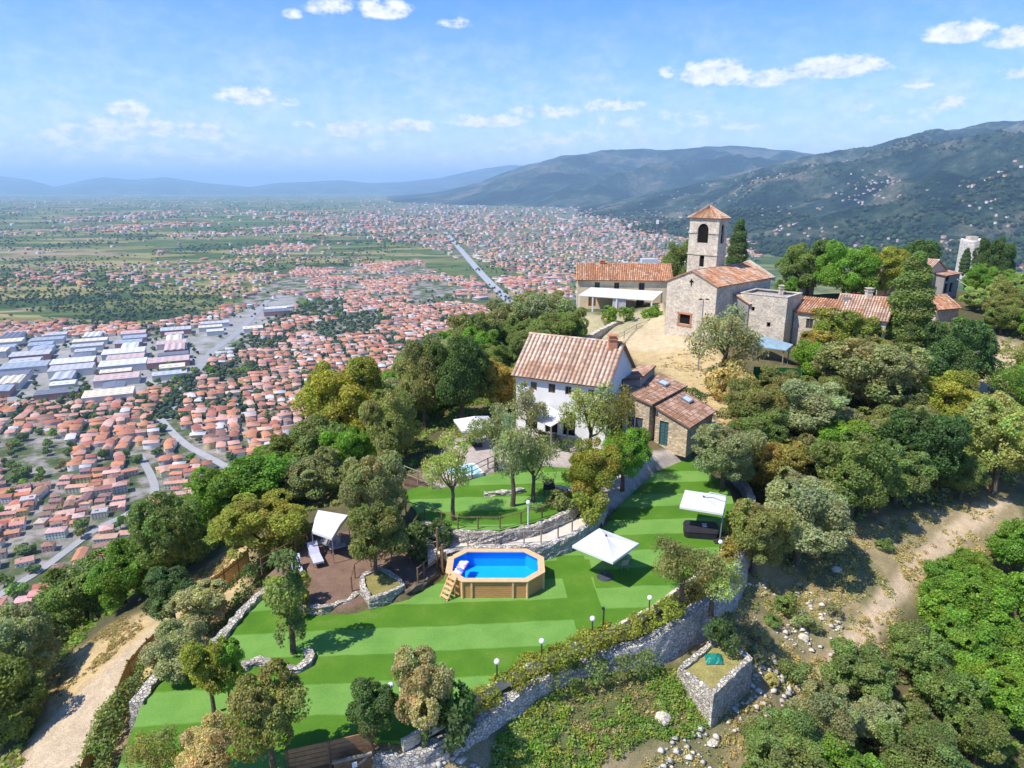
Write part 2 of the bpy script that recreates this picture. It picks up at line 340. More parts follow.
def T(X, Y):
    X = np.atleast_1d(np.asarray(X, float)); Y = np.atleast_1d(np.asarray(Y, float)); sh = X.shape; X = X.ravel(); Y = Y.ravel()
    Z = np.full(X.shape, _w[-1])
    for i in range(_n): Z += _w[i] * _phi((X - C3[i, 0]) ** 2 + (Y - C3[i, 1]) ** 2)
    rough = np.clip(np.hypot(X, Y - 50) / 25 - .9, .25, 3)
    Z += (fbm(X * .12, Y * .12, 5, 3) - .5) * 1.1 * rough
    m = (X > -40) & (X < 45) & (Y > 10) & (Y < 75)
    if m.any():
        x, y, z = X[m], Y[m], Z[m]
        for poly, zf, mg in FLATS:
            ins = inpoly(x, y, poly); dd = np.where(ins, 0, distpoly(x, y, poly)); k = np.clip(dd / mg, 0, 1); k = k * k * (3 - 2 * k)
            z = np.where(ins, zf, zf * (1 - k) + z * k)
        Z[m] = z
    return Z.reshape(sh)
def T1(x, y): return float(T([x], [y])[0])
def ground(px, py, far=400):
    a, b, c = ray(px, py); L = np.concatenate([np.arange(12, 140, .25), np.arange(140, far, 1.0)])
    zt = T(a * L, b * L); zr = H + c * L; i = np.argmax(zr <= zt)
    if not (zr <= zt).any(): i = int(np.argmin(np.where(L > 60, zr - zt, 1e9)))
    return Vector((a * L[i], b * L[i], zt[i]))
def axis(segs):
    out = [segs[0][0]]
    for a, b, st in segs: out += list(np.arange(a + st, b + st * .5, st))
    return np.array(out)
gx = axis([(-420, -120, 12), (-120, -44, 2), (-44, 60, .4), (60, 130, 1.4), (130, 700, 15)])
gy = axis([(-260, -8, 12), (-8, 14, 1.5), (14, 70, .4), (70, 150, 1.0), (150, 620, 10)])
GX, GY = np.meshgrid(gx, gy, indexing='ij'); GZ = T(GX, GY)
PX, PY = proj(GX, GY, GZ)
def blendc(c, m, col): m = np.clip(m, 0, 1)[..., None]; return c * (1 - m) + np.array(col) * m
base = np.zeros(GX.shape + (3,)) + np.array((.09, .085, .04))
n1 = fbm(GX * .25, GY * .25, 4, 20); n2 = fbm(GX * .9, GY * .9, 3, 30)
base = blendc(base, (n1 - .5) * 5, (.16, .125, .06))
def zone(pxpoly, col, soft=10, nz=14):
    global base
    ok = (GY > 8)
    ins = inpoly(PX, PY, pxpoly) & ok; dd = distpoly(PX, PY, pxpoly); sd = np.where(ins, dd, -dd) + (n2 - .5) * nz
    base = blendc(base, np.where(ok, sd / soft + .5, 0), col)
DRY = (.46, .34, .17); DIRT = (.54, .41, .26)
zone([(725, 560), (755, 545), (800, 560), (860, 525), (930, 510), (1024, 495), (1024, 540), (960, 560), (860, 660), (780, 720), (740, 800), (380, 800), (380, 762), (480, 740), (560, 700), (660, 660), (700, 620)], (.3, .235, .125))
zone([(500, 720), (560, 690), (640, 660), (690, 655), (700, 700), (660, 740), (560, 768), (500, 768)], (.13, .14, .045), 12, 30)
gm = np.clip((fbm(GX * .3, GY * .3, 4, 61) - .42) * 6, 0, 1) * .75
base = np.where((inpoly(PX, PY, [(725, 560), (860, 525), (1024, 495), (1024, 540), (780, 720), (740, 800), (380, 800), (380, 762), (660, 660)]) & (GY > 8))[..., None], base * (1 - gm[..., None]) + np.array((.15, .15, .06)) * gm[..., None], base)
zone([(835, 645), (880, 590), (930, 540), (975, 505), (1010, 500), (985, 525), (935, 565), (890, 615), (868, 655), (800, 720), (770, 740)], DIRT, 8, 6)
zone([(20, 790), (30, 740), (80, 650), (120, 625), (200, 580), (235, 545), (252, 548), (245, 590), (180, 640), (92, 790)], DRY)
zone([(5, 775), (55, 715), (105, 668), (150, 630), (178, 618), (178, 630), (140, 668), (95, 740), (85, 790), (0, 800)], (.47, .37, .245), 6, 5)
zone([(610, 350), (640, 325), (665, 330), (715, 345), (730, 365), (735, 420), (715, 440), (690, 400), (660, 372)], (.5, .37, .18), 8, 6)
zone([(600, 335), (662, 300), (670, 330), (705, 348), (660, 352), (625, 350)], (.55, .43, .26), 6, 4)
zone([(575, 345), (580, 310), (600, 315), (655, 312), (640, 330), (600, 345)], (.4, .35, .2), 6, 6)
zone([(600, 512), (604, 480), (640, 452), (690, 448), (690, 462), (655, 473), (620, 505)], (.46, .39, .33), 4, 3)
zone([(425, 475), (450, 440), (520, 425), (610, 440), (600, 470), (560, 468), (500, 470), (440, 488)], (.42, .36, .31), 5, 4)
zone([(965, 400), (962, 375), (985, 365), (1000, 335), (1024, 345), (1024, 360), (1000, 390), (985, 402)], (.5, .38, .24), 7, 6)
zone([(300, 608), (350, 608), (440, 572), (424, 548), (392, 534), (345, 530), (305, 540), (268, 572)], (.2, .125, .085), 4, 4)
nv = len(gx), len(gy); idx = np.arange(nv[0] * nv[1]).reshape(nv)
FQ = np.stack([idx[:-1, :-1], idx[1:, :-1], idx[1:, 1:], idx[:-1, 1:]], -1).reshape(-1, 4)
struct(link('hill_terrain', mesh_np('hill_terrain', np.stack([GX, GY, GZ], -1).reshape(-1, 3), FQ, base.reshape(-1, 3), ground_mat('hill_ground'), True)))

# lawn with rolled turf strips
def turf_mat():
    m = bpy.data.materials.new('turf'); nt = nodes_of(m)
    tc = N(nt, 'ShaderNodeTexCoord').outputs['Object']; sp = N(nt, 'ShaderNodeSeparateXYZ', {0: tc}); x, y = sp.outputs[0], sp.outputs[1]
    wob = MA(nt, 'MULTIPLY_ADD', N(nt, 'ShaderNodeTexNoise', {'Vector': tc, 'Scale': .35, 'Detail': 2.0}).outputs[0], .5, -.25)
    right = MA(nt, 'GREATER_THAN', x, 5.3)
    v = MA(nt, 'ADD', MA(nt, 'MULTIPLY_ADD', x, -.07, y), MA(nt, 'ADD', wob, MA(nt, 'MULTIPLY', right, 1.25)))
    fr = MA(nt, 'FRACT', MA(nt, 'MULTIPLY', MA(nt, 'ADD', v, .05), 1 / 4.45))
    st = N(nt, 'ShaderNodeMapRange', {0: MA(nt, 'PINGPONG', fr, .5), 1: .235, 2: .265, 3: 0.0, 4: 1.0}).outputs[0]
    lane = MA(nt, 'MULTIPLY', MA(nt, 'LESS_THAN', MA(nt, 'ABSOLUTE', MA(nt, 'SUBTRACT', MA(nt, 'MULTIPLY_ADD', y, .08, x), 7.35)), .95), MA(nt, 'GREATER_THAN', y, 33.0))
    lane = MA(nt, 'MULTIPLY', lane, MA(nt, 'LESS_THAN', y, 42.0))
    st = MA(nt, 'MULTIPLY', st, MA(nt, 'SUBTRACT', 1.0, lane))
    c = MIX(nt, st, (.08, .19, .012), (.15, .3, .052))
    n1 = N(nt, 'ShaderNodeTexNoise', {'Vector': tc, 'Scale': 9.0, 'Detail': 6.0, 'Roughness': .7}).outputs[0]
    n2 = N(nt, 'ShaderNodeTexNoise', {'Vector': tc, 'Scale': .5, 'Detail': 5.0, 'Roughness': .6}).outputs[0]
    c = MIX(nt, 1.0, c, RAMP(nt, n1, [(.3, (.82, .84, .8)), (.7, (1.16, 1.14, 1.2))]), 'MULTIPLY')
    c = MIX(nt, 1.0, c, RAMP(nt, n2, [(.3, (.8, .84, .78)), (.7, (1.18, 1.12, 1.2))]), 'MULTIPLY')
    c = MIX(nt, MA(nt, 'MULTIPLY', N(nt, 'ShaderNodeMapRange', {0: n2, 1: .56, 2: .72, 3: 0.0, 4: .45}).outputs[0], MA(nt, 'GREATER_THAN', n1, .46)), c, (.2, .2, .06))
    bp = N(nt, 'ShaderNodeBump', {'Height': N(nt, 'ShaderNodeTexNoise', {'Vector': tc, 'Scale': 30.0, 'Detail': 3.0}).outputs[0], 'Strength': .5, 'Distance': .03})
    b = N(nt, 'ShaderNodeBsdfPrincipled', {'Base Color': c, 'Roughness': .8, 'Specular IOR Level': .2, 'Normal': bp.outputs[0]})
    N(nt, 'ShaderNodeOutputMaterial', {'Surface': b.outputs[0]}); return m
TURF = turf_mat()
def sheet(name, poly, z, mat, th=.3):
    mb = MB(); mb.prism([(p[0], p[1]) for p in poly], z - th, z); return struct(mb.build(name, mat))
sheet('lawn', LAWN, 0, TURF)
sheet('terrace_lawn', UPLAWN, 1.7, TURF, .4)
sheet('footpath', PATHT, 1.0, pmat('pale_concrete', (.6, .53, .42), .9, .2, .12, 2, .3), .4)

# ------------------------------------------------------------------ valley floor, distant hills
def aY_grid(na, Ys, amin=-1.05, amax=1.05):
    a = np.linspace(amin, amax, na); A, Yv = np.meshgrid(a, Ys, indexing='ij'); return A, Yv
IND_Z = [(-60, 340), (0, 336), (90, 336), (160, 335), (215, 322), (262, 302), (290, 292), (300, 302), (260, 330), (215, 352), (195, 372), (120, 402), (60, 400), (-60, 402)]
TOWN_Z = [(-80, 700), (-80, 420), (0, 402), (60, 405), (130, 402), (195, 376), (225, 352), (290, 308), (330, 300), (420, 300), (480, 306), (540, 330), (520, 380), (440, 420), (380, 470), (250, 640)]
TOWN2_Z = [(-60, 328), (60, 322), (150, 326), (215, 312), (262, 290), (300, 268), (420, 262), (440, 275), (480, 285), (430, 302), (330, 302), (285, 295), (262, 304), (200, 328), (150, 336), (0, 340), (-60, 342)]
FAR_Z = [(300, 222), (380, 205), (480, 200), (600, 205), (670, 225), (690, 262), (560, 285), (480, 262), (400, 240)]
FIELD_Z = [(-80, 330), (-80, 240), (60, 240), (150, 262), (320, 250), (430, 240), (440, 262), (330, 266), (260, 290), (200, 318), (130, 324), (60, 324)]
A, Yv = aY_grid(420, np.concatenate([np.linspace(120, 1400, 260), np.geomspace(1410, 60000, 150)]))
Xv = A * Yv; pX, pY = proj(Xv, Yv, ZP)
nA = fbm(Xv / 60, Yv / 60, 3, 5); jit = (nA - .5) * 30
def zw(poly, soft): 
    ins = inpoly(pX, pY + jit * .4, poly); return ins.astype(float)
town = np.maximum.reduce([zw(TOWN_Z, 6), zw(TOWN2_Z, 6), .65 * zw(FAR_Z, 5)])
ind = zw(IND_Z, 5)
zcol = np.stack([town, ind, np.zeros_like(town)], -1)
idx = np.arange(Xv.size).reshape(Xv.shape); FQ = np.stack([idx[:-1, :-1], idx[1:, :-1], idx[1:, 1:], idx[:-1, 1:]], -1).reshape(-1, 4)
def plain_mat():
    m = bpy.data.materials.new('valley'); nt = nodes_of(m)
    tc = N(nt, 'ShaderNodeTexCoord').outputs['Object']; at_ = N(nt, 'ShaderNodeAttribute', attribute_name='col').outputs[0]; sp = N(nt, 'ShaderNodeSeparateColor', {0: at_})
    wob = N(nt, 'ShaderNodeVectorMath', {0: N(nt, 'ShaderNodeTexNoise', {'Vector': tc, 'Scale': .004}).outputs[1], 'Scale': 60.0}, operation='SCALE').outputs[0]
    tw = N(nt, 'ShaderNodeVectorMath', {0: tc, 1: wob}, operation='ADD').outputs[0]
    mp = N(nt, 'ShaderNodeMapping', {'Vector': tw, 'Rotation': (0, 0, R(28)), 'Scale': (1 / 320, 1 / 110, 0)}).outputs[0]
    v = N(nt, 'ShaderNodeTexVoronoi', {'Vector': mp, 'Scale': 1.0, 'Randomness': .85}, distance='CHEBYCHEV').outputs['Color']
    r = N(nt, 'ShaderNodeSeparateColor', {0: v}).outputs[0]
    f = RAMP(nt, r, [(0, (.05, .085, .03)), (.16, (.1, .14, .045)), (.36, (.065, .11, .03)), (.52, (.17, .18, .065)), (.66, (.26, .23, .09)), (.78, (.09, .125, .04)), (.92, (.28, .22, .13))], 'CONSTANT')
    mp2 = N(nt, 'ShaderNodeMapping', {'Vector': tw, 'Rotation': (0, 0, R(28)), 'Scale': (1 / 300, 1 / 22, 0)}).outputs[0]
    s2 = N(nt, 'ShaderNodeSeparateColor', {0: N(nt, 'ShaderNodeTexVoronoi', {'Vector': mp2, 'Scale': 1.0, 'Randomness': .9}, distance='CHEBYCHEV').outputs['Color']}).outputs[1]
    f = MIX(nt, 1.0, f, RAMP(nt, s2, [(0, (.7, .75, .7)), (1, (1.25, 1.2, 1.15))]), 'MULTIPLY')
    n = N(nt, 'ShaderNodeTexNoise', {'Vector': tc, 'Scale': .012, 'Detail': 8.0, 'Roughness': .7}).outputs[0]
    f = MIX(nt, N(nt, 'ShaderNodeMapRange', {0: n, 1: .52, 2: .62, 3: 0.0, 4: .8}).outputs[0], f, (.045, .075, .03))
    n3 = N(nt, 'ShaderNodeTexNoise', {'Vector': tc, 'Scale': .035, 'Detail': 6.0, 'Roughness': .65}).outputs[0]
    tcol = RAMP(nt, n3, [(.36, (.05, .08, .03)), (.47, (.1, .12, .05)), (.52, (.2, .185, .15)), (.62, (.34, .3, .26)), (.72, (.13, .13, .07))])
    icol = RAMP(nt, n3, [(.32, (.12, .15, .07)), (.45, (.27, .26, .23)), (.7, (.38, .36, .34))])
    c = MIX(nt, sp.outputs[0], f, tcol); c = MIX(nt, sp.outputs[1], c, icol)
    b = N(nt, 'ShaderNodeBsdfPrincipled', {'Base Color': c, 'Roughness': .95, 'Specular IOR Level': .05})
    N(nt, 'ShaderNodeOutputMaterial', {'Surface': b.outputs[0]}); return m
struct(link('valley_ground', mesh_np('valley_ground', np.stack([Xv, Yv, np.full_like(Xv, ZP)], -1).reshape(-1, 3), FQ, zcol.reshape(-1, 3), plain_mat())))

def interp(tab, p): return np.interp(p, [a for a, b in tab], [b for a, b in tab])
def crest_z(sil, A, Yc):
    px = np.linspace(-700, 1800, 2501); a = (px - 512) / F; py = interp(sil, px)
    v = (384 - py) / F; dy = CP_ + v * SP_; dz = -SP_ + v * CP_
    return np.interp(A, a / dy, H + dz / dy * Yc)
def hill_mat(name, g1, g2, g3, pale, sc):
    m = bpy.data.materials.new(name); nt = nodes_of(m); tc = N(nt, 'ShaderNodeTexCoord').outputs['Object']
    n = N(nt, 'ShaderNodeTexNoise', {'Vector': tc, 'Scale': sc, 'Detail': 10.0, 'Roughness': .68}).outputs[0]
    k = N(nt, 'ShaderNodeTexNoise', {'Vector': tc, 'Scale': sc * 7, 'Detail': 6.0, 'Roughness': .7}).outputs[0]
    c = RAMP(nt, n, [(.39, g1), (.47, g2), (.54, g3), (.61, pale)])
    c = MIX(nt, 1.0, c, RAMP(nt, k, [(.32, (.5, .55, .5)), (.68, (1.5, 1.4, 1.4))]), 'MULTIPLY')
    bp = N(nt, 'ShaderNodeBump', {'Height': MA(nt, 'ADD', k, n), 'Strength': 1.0, 'Distance': 130.0})
    b = N(nt, 'ShaderNodeBsdfPrincipled', {'Base Color': c, 'Roughness': .95, 'Specular IOR Level': .05, 'Normal': bp.outputs[0]})
    N(nt, 'ShaderNodeOutputMaterial', {'Surface': b.outputs[0]}); return m
HILLF = {}
def range_(name, sil, Yc, Yfoot, amin, amax, amp, mat, back=1.5, na=300, ny=150, seed=1, bumps=(), power=1.15):
    def zf(A, Yv):
        cz = crest_z(sil, A, Yc) - ZP; yf = Yfoot(A)
        t = np.clip((Yv - yf) / (Yc - yf), 0, 1); prof = t ** power
        prof = np.where(Yv > Yc, np.clip(1 - (Yv - Yc) / (Yc * back), 0, 1), prof)
        X = A * Yv; sc = Yc * .16
        rid = 1 - np.abs(2 * fbm(X / sc, Yv / sc, 5, seed) - 1) * 1.6
        env = np.sin(np.clip(t, 0, 1) * math.pi) ** .7 * (Yv <= Yc)
        z = ZP - 12 + (cz + 12) * prof + amp * cz * (rid - .62) * env * .8 + (fbm(X / (sc * .12), Yv / (sc * .12), 4, seed + 9) - .5) * cz * .05 * np.clip(t * 4, 0, 1) * (Yv < Yc * 1.02)
        for (bx, by, bh, br) in bumps:
            q = np.hypot(X - bx, (Yv - by) * 1.0) / br; z = np.maximum(z, ZP - 12 + bh * np.exp(-q * q * (.8 + .5 * fbm(X / 260, Yv / 260, 3, 77))))
        return z
    HILLF[name] = zf
    a = np.linspace(amin, amax, na); y0 = min(float(Yfoot(np.array([amin])).item()), float(Yfoot(np.array([amax])).item())) * .95
    Ys = np.concatenate([np.linspace(y0, Yc, ny), np.linspace(Yc * 1.02, Yc * (1 + back * .9), 25)])
    A, Yv = np.meshgrid(a, Ys, indexing='ij'); Z = zf(A, Yv)
    idx = np.arange(A.size).reshape(A.shape); FQ = np.stack([idx[:-1, :-1], idx[1:, :-1], idx[1:, 1:], idx[:-1, 1:]], -1).reshape(-1, 4)
    return struct(link(name, mesh_np(name, np.stack([A * Yv, Yv, Z], -1).reshape(-1, 3), FQ, None, mat, True)))
SIL_C = [(-700, 170), (-60, 172), (0, 176), (30, 180), (55, 187), (85, 180), (105, 177), (135, 180), (165, 177), (205, 183), (250, 187), (275, 183), (300, 182), (340, 180), (370, 183), (400, 182), (440, 178), (480, 169), (510, 165), (600, 167), (900, 168), (1800, 168)]
SIL_B = [(-700, 215), (380, 200), (450, 190), (480, 182), (510, 170), (535, 163), (560, 156), (600, 152), (640, 151), (690, 148), (730, 145), (760, 148), (790, 151), (820, 155), (900, 152), (1800, 150)]
SIL_A = [(-700, 230), (560, 212), (640, 196), (700, 182), (760, 168), (810, 157), (840, 152), (870, 149), (915, 137), (950, 131), (985, 124), (1024, 121), (1100, 117), (1800, 117)]
MH = hill_mat('near_hills', (.006, .022, .02), (.022, .06, .036), (.085, .125, .07), (.28, .25, .17), .0022)
MH2 = hill_mat('mid_hills', (.005, .018, .018), (.014, .042, .03), (.05, .085, .055), (.16, .15, .1), .0013)
range_('far_mountains', SIL_C, 26000, lambda A: 20000 + 0 * A, -1.05, 1.05, .25, MH2, .5, 260, 40, 5)
range_('mid_hills', SIL_B, 12500, lambda A: np.interp(A, [-.3, 0, .5, 1.0], [10500, 8000, 5500, 5000]), -.25, 1.05, .95, MH2, .8, 320, 160, 9)
range_('near_hills', SIL_A, 7200, lambda A: np.interp(A, [0, .2, .5, .8, 1.05], [6000, 3300, 2200, 1700, 1500]), 0.05, 1.05, .85, MH, .6, 420, 300, 14,
       bumps=[(2080, 4000, 205, 620), (1250, 3600, 120, 420), (1500, 2500, 70, 500), (2300, 2700, 90, 500)], power=1.15)

# ------------------------------------------------------------------ houses of the valley town
UW = pmat('town_wall', (1, 1, 1), .9, .2, .06, .2, objcol=True); UR = pmat('town_roof', (1, 1, 1), .9, .15, .2, .35, objcol=True)
STW = pmat('stuff_town', (1, 1, 1), .9, .1, .1, .05, useattr=True)
def town_wall_mesh(w, l, h, wing=None):
    mb = MB(); mb.box((0, 0, h / 2), (l, w, h))
    if wing: mb.box((l * .3, -w * .5 - wing / 2 + .01, h * .46), (l * .4, wing, h * .92))
    return mb
def gable_roof(mb, l, w, h, rise, ov=.5, cx=0, cy=0, axis='x'):
    l2, w2 = l / 2 + ov, w / 2 + ov; th = .3; zb = h - .08
    if axis == 'x':
        P = [(-l2, -w2, zb), (l2, -w2, zb), (l2, w2, zb), (-l2, w2, zb), (-l2, -w2, zb + th), (l2, -w2, zb + th), (l2, w2, zb + th), (-l2, w2, zb + th), (-l2, 0, zb + th + rise), (l2, 0, zb + th + rise)]
        Fc = [(3, 2, 1, 0), (0, 1, 5, 4), (2, 3, 7, 6), (4, 5, 9, 8), (6, 7, 8, 9), (1, 2, 6, 9, 5), (3, 0, 4, 8, 7)]
    else:
        P = [(-l2, -w2, zb), (l2, -w2, zb), (l2, w2, zb), (-l2, w2, zb), (-l2, -w2, zb + th), (l2, -w2, zb + th), (l2, w2, zb + th), (-l2, w2, zb + th), (0, -w2, zb + th + rise), (0, w2, zb + th + rise)]
        Fc = [(3, 2, 1, 0), (1, 2, 6, 5), (3, 0, 4, 7), (0, 1, 5, 8, 4), (2, 3, 7, 9, 6), (5, 6, 9, 8), (7, 4, 8, 9)]
    mb.add([(x + cx, y + cy, z) for x, y, z in P], Fc)
def hip_roof(mb, l, w, h, rise, ov=.5):
    l2, w2 = l / 2 + ov, w / 2 + ov; r = max(l2 - w2, .01); zb = h - .08; th = .3
    P = [(-l2, -w2, zb), (l2, -w2, zb), (l2, w2, zb), (-l2, w2, zb), (-l2, -w2, zb + th), (l2, -w2, zb + th), (l2, w2, zb + th), (-l2, w2, zb + th), (-r, 0, zb + th + rise), (r, 0, zb + th + rise)]
    mb.add(P, [(3, 2, 1, 0), (0, 1, 5, 4), (1, 2, 6, 5), (2, 3, 7, 6), (3, 0, 4, 7), (4, 5, 9, 8), (6, 7, 8, 9), (5, 6, 9), (7, 4, 8)])
TOWN_KINDS = []   # (word, wall mesh, roof mesh, footprint radius)
def tk(word, l, w, h, kind, wing=None):
    a = town_wall_mesh(w, l, h, wing); r = MB()
    if kind == 'hip': hip_roof(r, l, w, h, w * .2)
    elif kind == 'flat':
        r.box((0, 0, h + .2), (l + .4, w + .4, .5)); r.box((l * .2, 0, h + 1.2), (3, 3, 2.0))
    else: gable_roof(r, l, w, h, w * .2)
    if wing: gable_roof(r, l * .4, wing, h * .92, l * .08, .45, l * .3, -w * .5 - wing / 2, 'y')
    win = MB(); nw = max(2, int(l / 3.4))
    for i in range(nw):
        for zz in np.arange(1.4, h - 1.2, 3.0):
            for sgn in (-1, 1):
                if wing and sgn < 0 and i > nw * .4: continue
                win.box((-l / 2 + (i + .5) * l / nw, sgn * (w / 2 + .02), zz + .6), (1.0, .1, 1.35))
    nw_ = len(a.f); b0 = len(a.v); a.v += win.v; a.c += win.c; a.f += [tuple(i + b0 for i in f) for f in win.f]
    def me(mb, n, m):
        o = mb.build(n, m); d = o.data; bpy.data.objects.remove(o); return d
    ch = MB().box((l * .22, w * .12, h + w * .17 + .9), (.8, .6, 1.6))
    wme = me(a, 'wall', UW); wme.materials.append(GLASS); wme.polygons.foreach_set('material_index', [0] * nw_ + [1] * (len(wme.polygons) - nw_))
    TOWN_KINDS.append((word, wme, me(r, 'roof', UR), None, me(ch, 'chimney', UW) if kind != 'flat' else None, l, w))
tk('small hipped house', 11, 9.5, 6.2, 'hip'); tk('small gabled house', 12, 9, 6.4, 'gable'); tk('long gabled block', 24, 9.5, 7.2, 'gable'); tk('tall hipped house', 14, 12, 9.6, 'hip')
tk('winged house', 16, 9, 6.6, 'gable', 6); tk('long hipped block', 21, 11, 9.2, 'hip'); tk('low gabled house', 14, 10, 4.2, 'gable'); tk('flat roofed block', 17, 12, 9.8, 'flat')
ROOFC = [('orange', (.5, .22, .12), 4), ('salmon pink', (.52, .28, .21), 5), ('rust red', (.38, .15, .1), 3), ('brown', (.28, .16, .12), 4), ('pale terracotta', (.56, .37, .29), 3)]
WALLC = [('cream', (.66, .58, .44), 4), ('white', (.74, .72, .68), 3), ('yellow', (.68, .52, .24), 2), ('pink', (.62, .42, .34), 2), ('grey', (.4, .39, .38), 1)]
def pick(l): return random.choices(l, weights=[q[2] for q in l])[0]
ORD = ['first', 'second', 'third', 'fourth', 'fifth', 'sixth', 'seventh', 'eighth', 'ninth', 'tenth', 'eleventh', 'twelfth', 'thirteenth', 'fourteenth', 'fifteenth', 'sixteenth']
NUM = ['one', 'two', 'three', 'four', 'five', 'six', 'seven', 'eight', 'nine', 'ten', 'eleven', 'twelve', 'thirteen', 'fourteen', 'fifteen', 'sixteen']
def unique_labels(items, rows=('lowest', 'middle', 'upper')):
    """items: (object, base label, px, py). Look-alikes are told apart by their order from the left, in rows when there are many."""
    g = {}
    for it in items: g.setdefault(it[1], []).append(it)
    for b, l in g.items():
        if len(l) == 1: l[0][0]['label'] = b; continue
        l.sort(key=lambda t: -t[3]); chunks = [l]
        if len(l) > 14: k = len(l) // len(rows) + 1; chunks = [l[i * k:(i + 1) * k] for i in range(len(rows))]
        for ci, c in enumerate(chunks):
            c.sort(key=lambda t: t[2]); n = len(c); rw = '' if len(chunks) == 1 else ' ' + rows[ci]
            for i, t in enumerate(c):
                k = 'leftmost' if i == 0 else 'rightmost' if i == n - 1 else (ORD[i] if i < 16 else ORD[15]) + ' from left'
                t[0]['label'] = f'{b}, {k}{rw}' if n > 1 else f'{b}, alone{rw}'
DIRN = R(22)
# streets: oriented jittered lattice
cand = []
ca, sa = math.cos(DIRN), math.sin(DIRN)
for i in range(-210, 230):
    for j in range(-10, 430):
        gxv = i * 10.8 + rng.uniform(-1.6, 1.6) + (i // 6) * 5; gyv = j * 9.2 + rng.uniform(-1.1, 1.1) + (j // 3) * 4
        x = gxv * ca - gyv * sa; y = gxv * sa + gyv * ca
        if y > 260: cand.append((x, y))
cand = np.array(cand); cx_, cy_ = proj(cand[:, 0], cand[:, 1], ZP)
hillz = np.where((cand[:, 0] > -420) & (cand[:, 1] < 600), T(cand[:, 0], cand[:, 1]), -999)
nzv = fbm(cand[:, 0] / 90, cand[:, 1] / 90, 3, 40)
inT = (inpoly(cx_, cy_, TOWN_Z) & (nzv > np.where(cy_ < 352, .43, .2))) | (inpoly(cx_, cy_, TOWN2_Z) & (nzv > .55))
ROAD1 = [(160, 418), (172, 432), (190, 447), (218, 462), (250, 480)]; ROAD2 = [(445, 232), (455, 243), (480, 272), (505, 297), (535, 325)]; ROAD3 = [(268, 300), (240, 330), (212, 352), (190, 380), (165, 420)]
ROAD4 = [(-10, 600), (40, 570), (95, 530), (130, 512), (155, 490), (140, 455)]
okp = (cx_ > -15) & (cx_ < 620) & (cy_ < 640) & (hillz < ZP - 4)
for rd in (ROAD1, ROAD2, ROAD3, ROAD4): okp &= distpoly(cand[:, 0], cand[:, 1], pts(rd, ZP), False) > 11
WOODY = [[(0, 440), (40, 430), (75, 445), (70, 480), (20, 490), (0, 480)], [(145, 375), (165, 365), (195, 380), (180, 392), (150, 392)], [(185, 372), (250, 362), (260, 375), (220, 385)], [(60, 335 + 60), (85, 388), (95, 398), (75, 404)], [(300, 300), (345, 300), (345, 318), (300, 318)]]
for wz in WOODY: okp &= ~inpoly(cx_, cy_, wz)
sel = np.where(inT & okp & (rng.random(len(cand)) < .86))[0]
sel = sel[np.argsort(cand[sel, 1])]
houses = [(cand[i, 0], cand[i, 1]) for i in sel]
# warehouses
wcand = []
ROAD_W = R(24)
cw, sw = math.cos(ROAD_W), math.sin(ROAD_W)
for i in range(-60, 60):
    for j in range(-5, 60):
        u = i * 56 + rng.uniform(-4, 4); v = j * 36 + rng.uniform(-2, 2); x = u * cw - v * sw; y = u * sw + v * cw
        p = proj(x, y, ZP)
        if inpoly([p[0]], [p[1]], IND_Z)[0] and -40 < p[0] < 330 and distpoly([x], [y], pts(ROAD3, ZP), False)[0] > 24: wcand.append((x, y, p))
items = []
WC = [('pale grey', (.46, .46, .46)), ('white', (.62, .62, .61)), ('grey blue', (.32, .36, .41)), ('dark slate', (.16, .17, .2)), ('cream', (.66, .58, .42)), ('dusty pink', (.55, .4, .36))]
UROOF = pmat('metal_roof', (1, 1, 1), .6, .3, .1, .3, objcol=True)
wmes = []
for l, w, h, n in [(50, 30, 8, 3), (44, 22, 7, 2), (56, 34, 9, 4), (34, 26, 7, 1)]:
    a = MB().box((0, 0, h / 2), (l, w, h)); r = MB()
    for k in range(n): gable_roof(r, l, w / n, h, 1.3, .15, 0, -w / 2 + (k + .5) * w / n)
    s_ = MB()
    for k in range(int(l / 9)):
        for q in range(n): s_.box((-l / 2 + 5 + k * 9, -w / 2 + (q + .32) * w / n, h + .95), (4.5, w / n * .16, .25))
    nr_ = len(r.f); b0 = len(r.v); r.v += s_.v; r.c += s_.c; r.f += [tuple(i + b0 for i in f) for f in s_.f]; ro_ = r.build('roof', UROOF); ro_.data.materials.append(GREYM); ro_.data.polygons.foreach_set('material_index', [0] * nr_ + [1] * (len(r.f) - nr_))
    wmes.append([o.data for o in (a.build('wall', UW), ro_)])
for n_ in list(bpy.data.objects):
    if n_.name.split('.')[0] in ('wall', 'roof', 'skylight') and n_.parent is None: bpy.data.objects.remove(n_)
for x, y, p in wcand:
    wm = random.choice(wmes); cn, cc = random.choice(WC); o = thing('warehouse', None, 'warehouse', (x, y, ZP), 'warehouses of the valley industrial estate'); o.rotation_euler.z = ROAD_W + random.choice((0, 0, 0, math.pi / 2)); sc = random.uniform(.72, 1.02); o.scale = (sc, min(sc, 1.0), 1)
    w_ = link('wall', wm[0], o); w_.color = (.55, .53, .5, 1) if random.random() < .7 else (.4, .2, .17, 1); r_ = link('roof', wm[1], o); r_.color = cc + (1,)
    size = 'small' if sc < .88 else 'big' if sc > 1.02 else 'mid sized'
    items.append((o, f'{size} warehouse under a {cn} roof on the valley estate', p[0], p[1]))
unique_labels(items)
items = []
NIND = 290
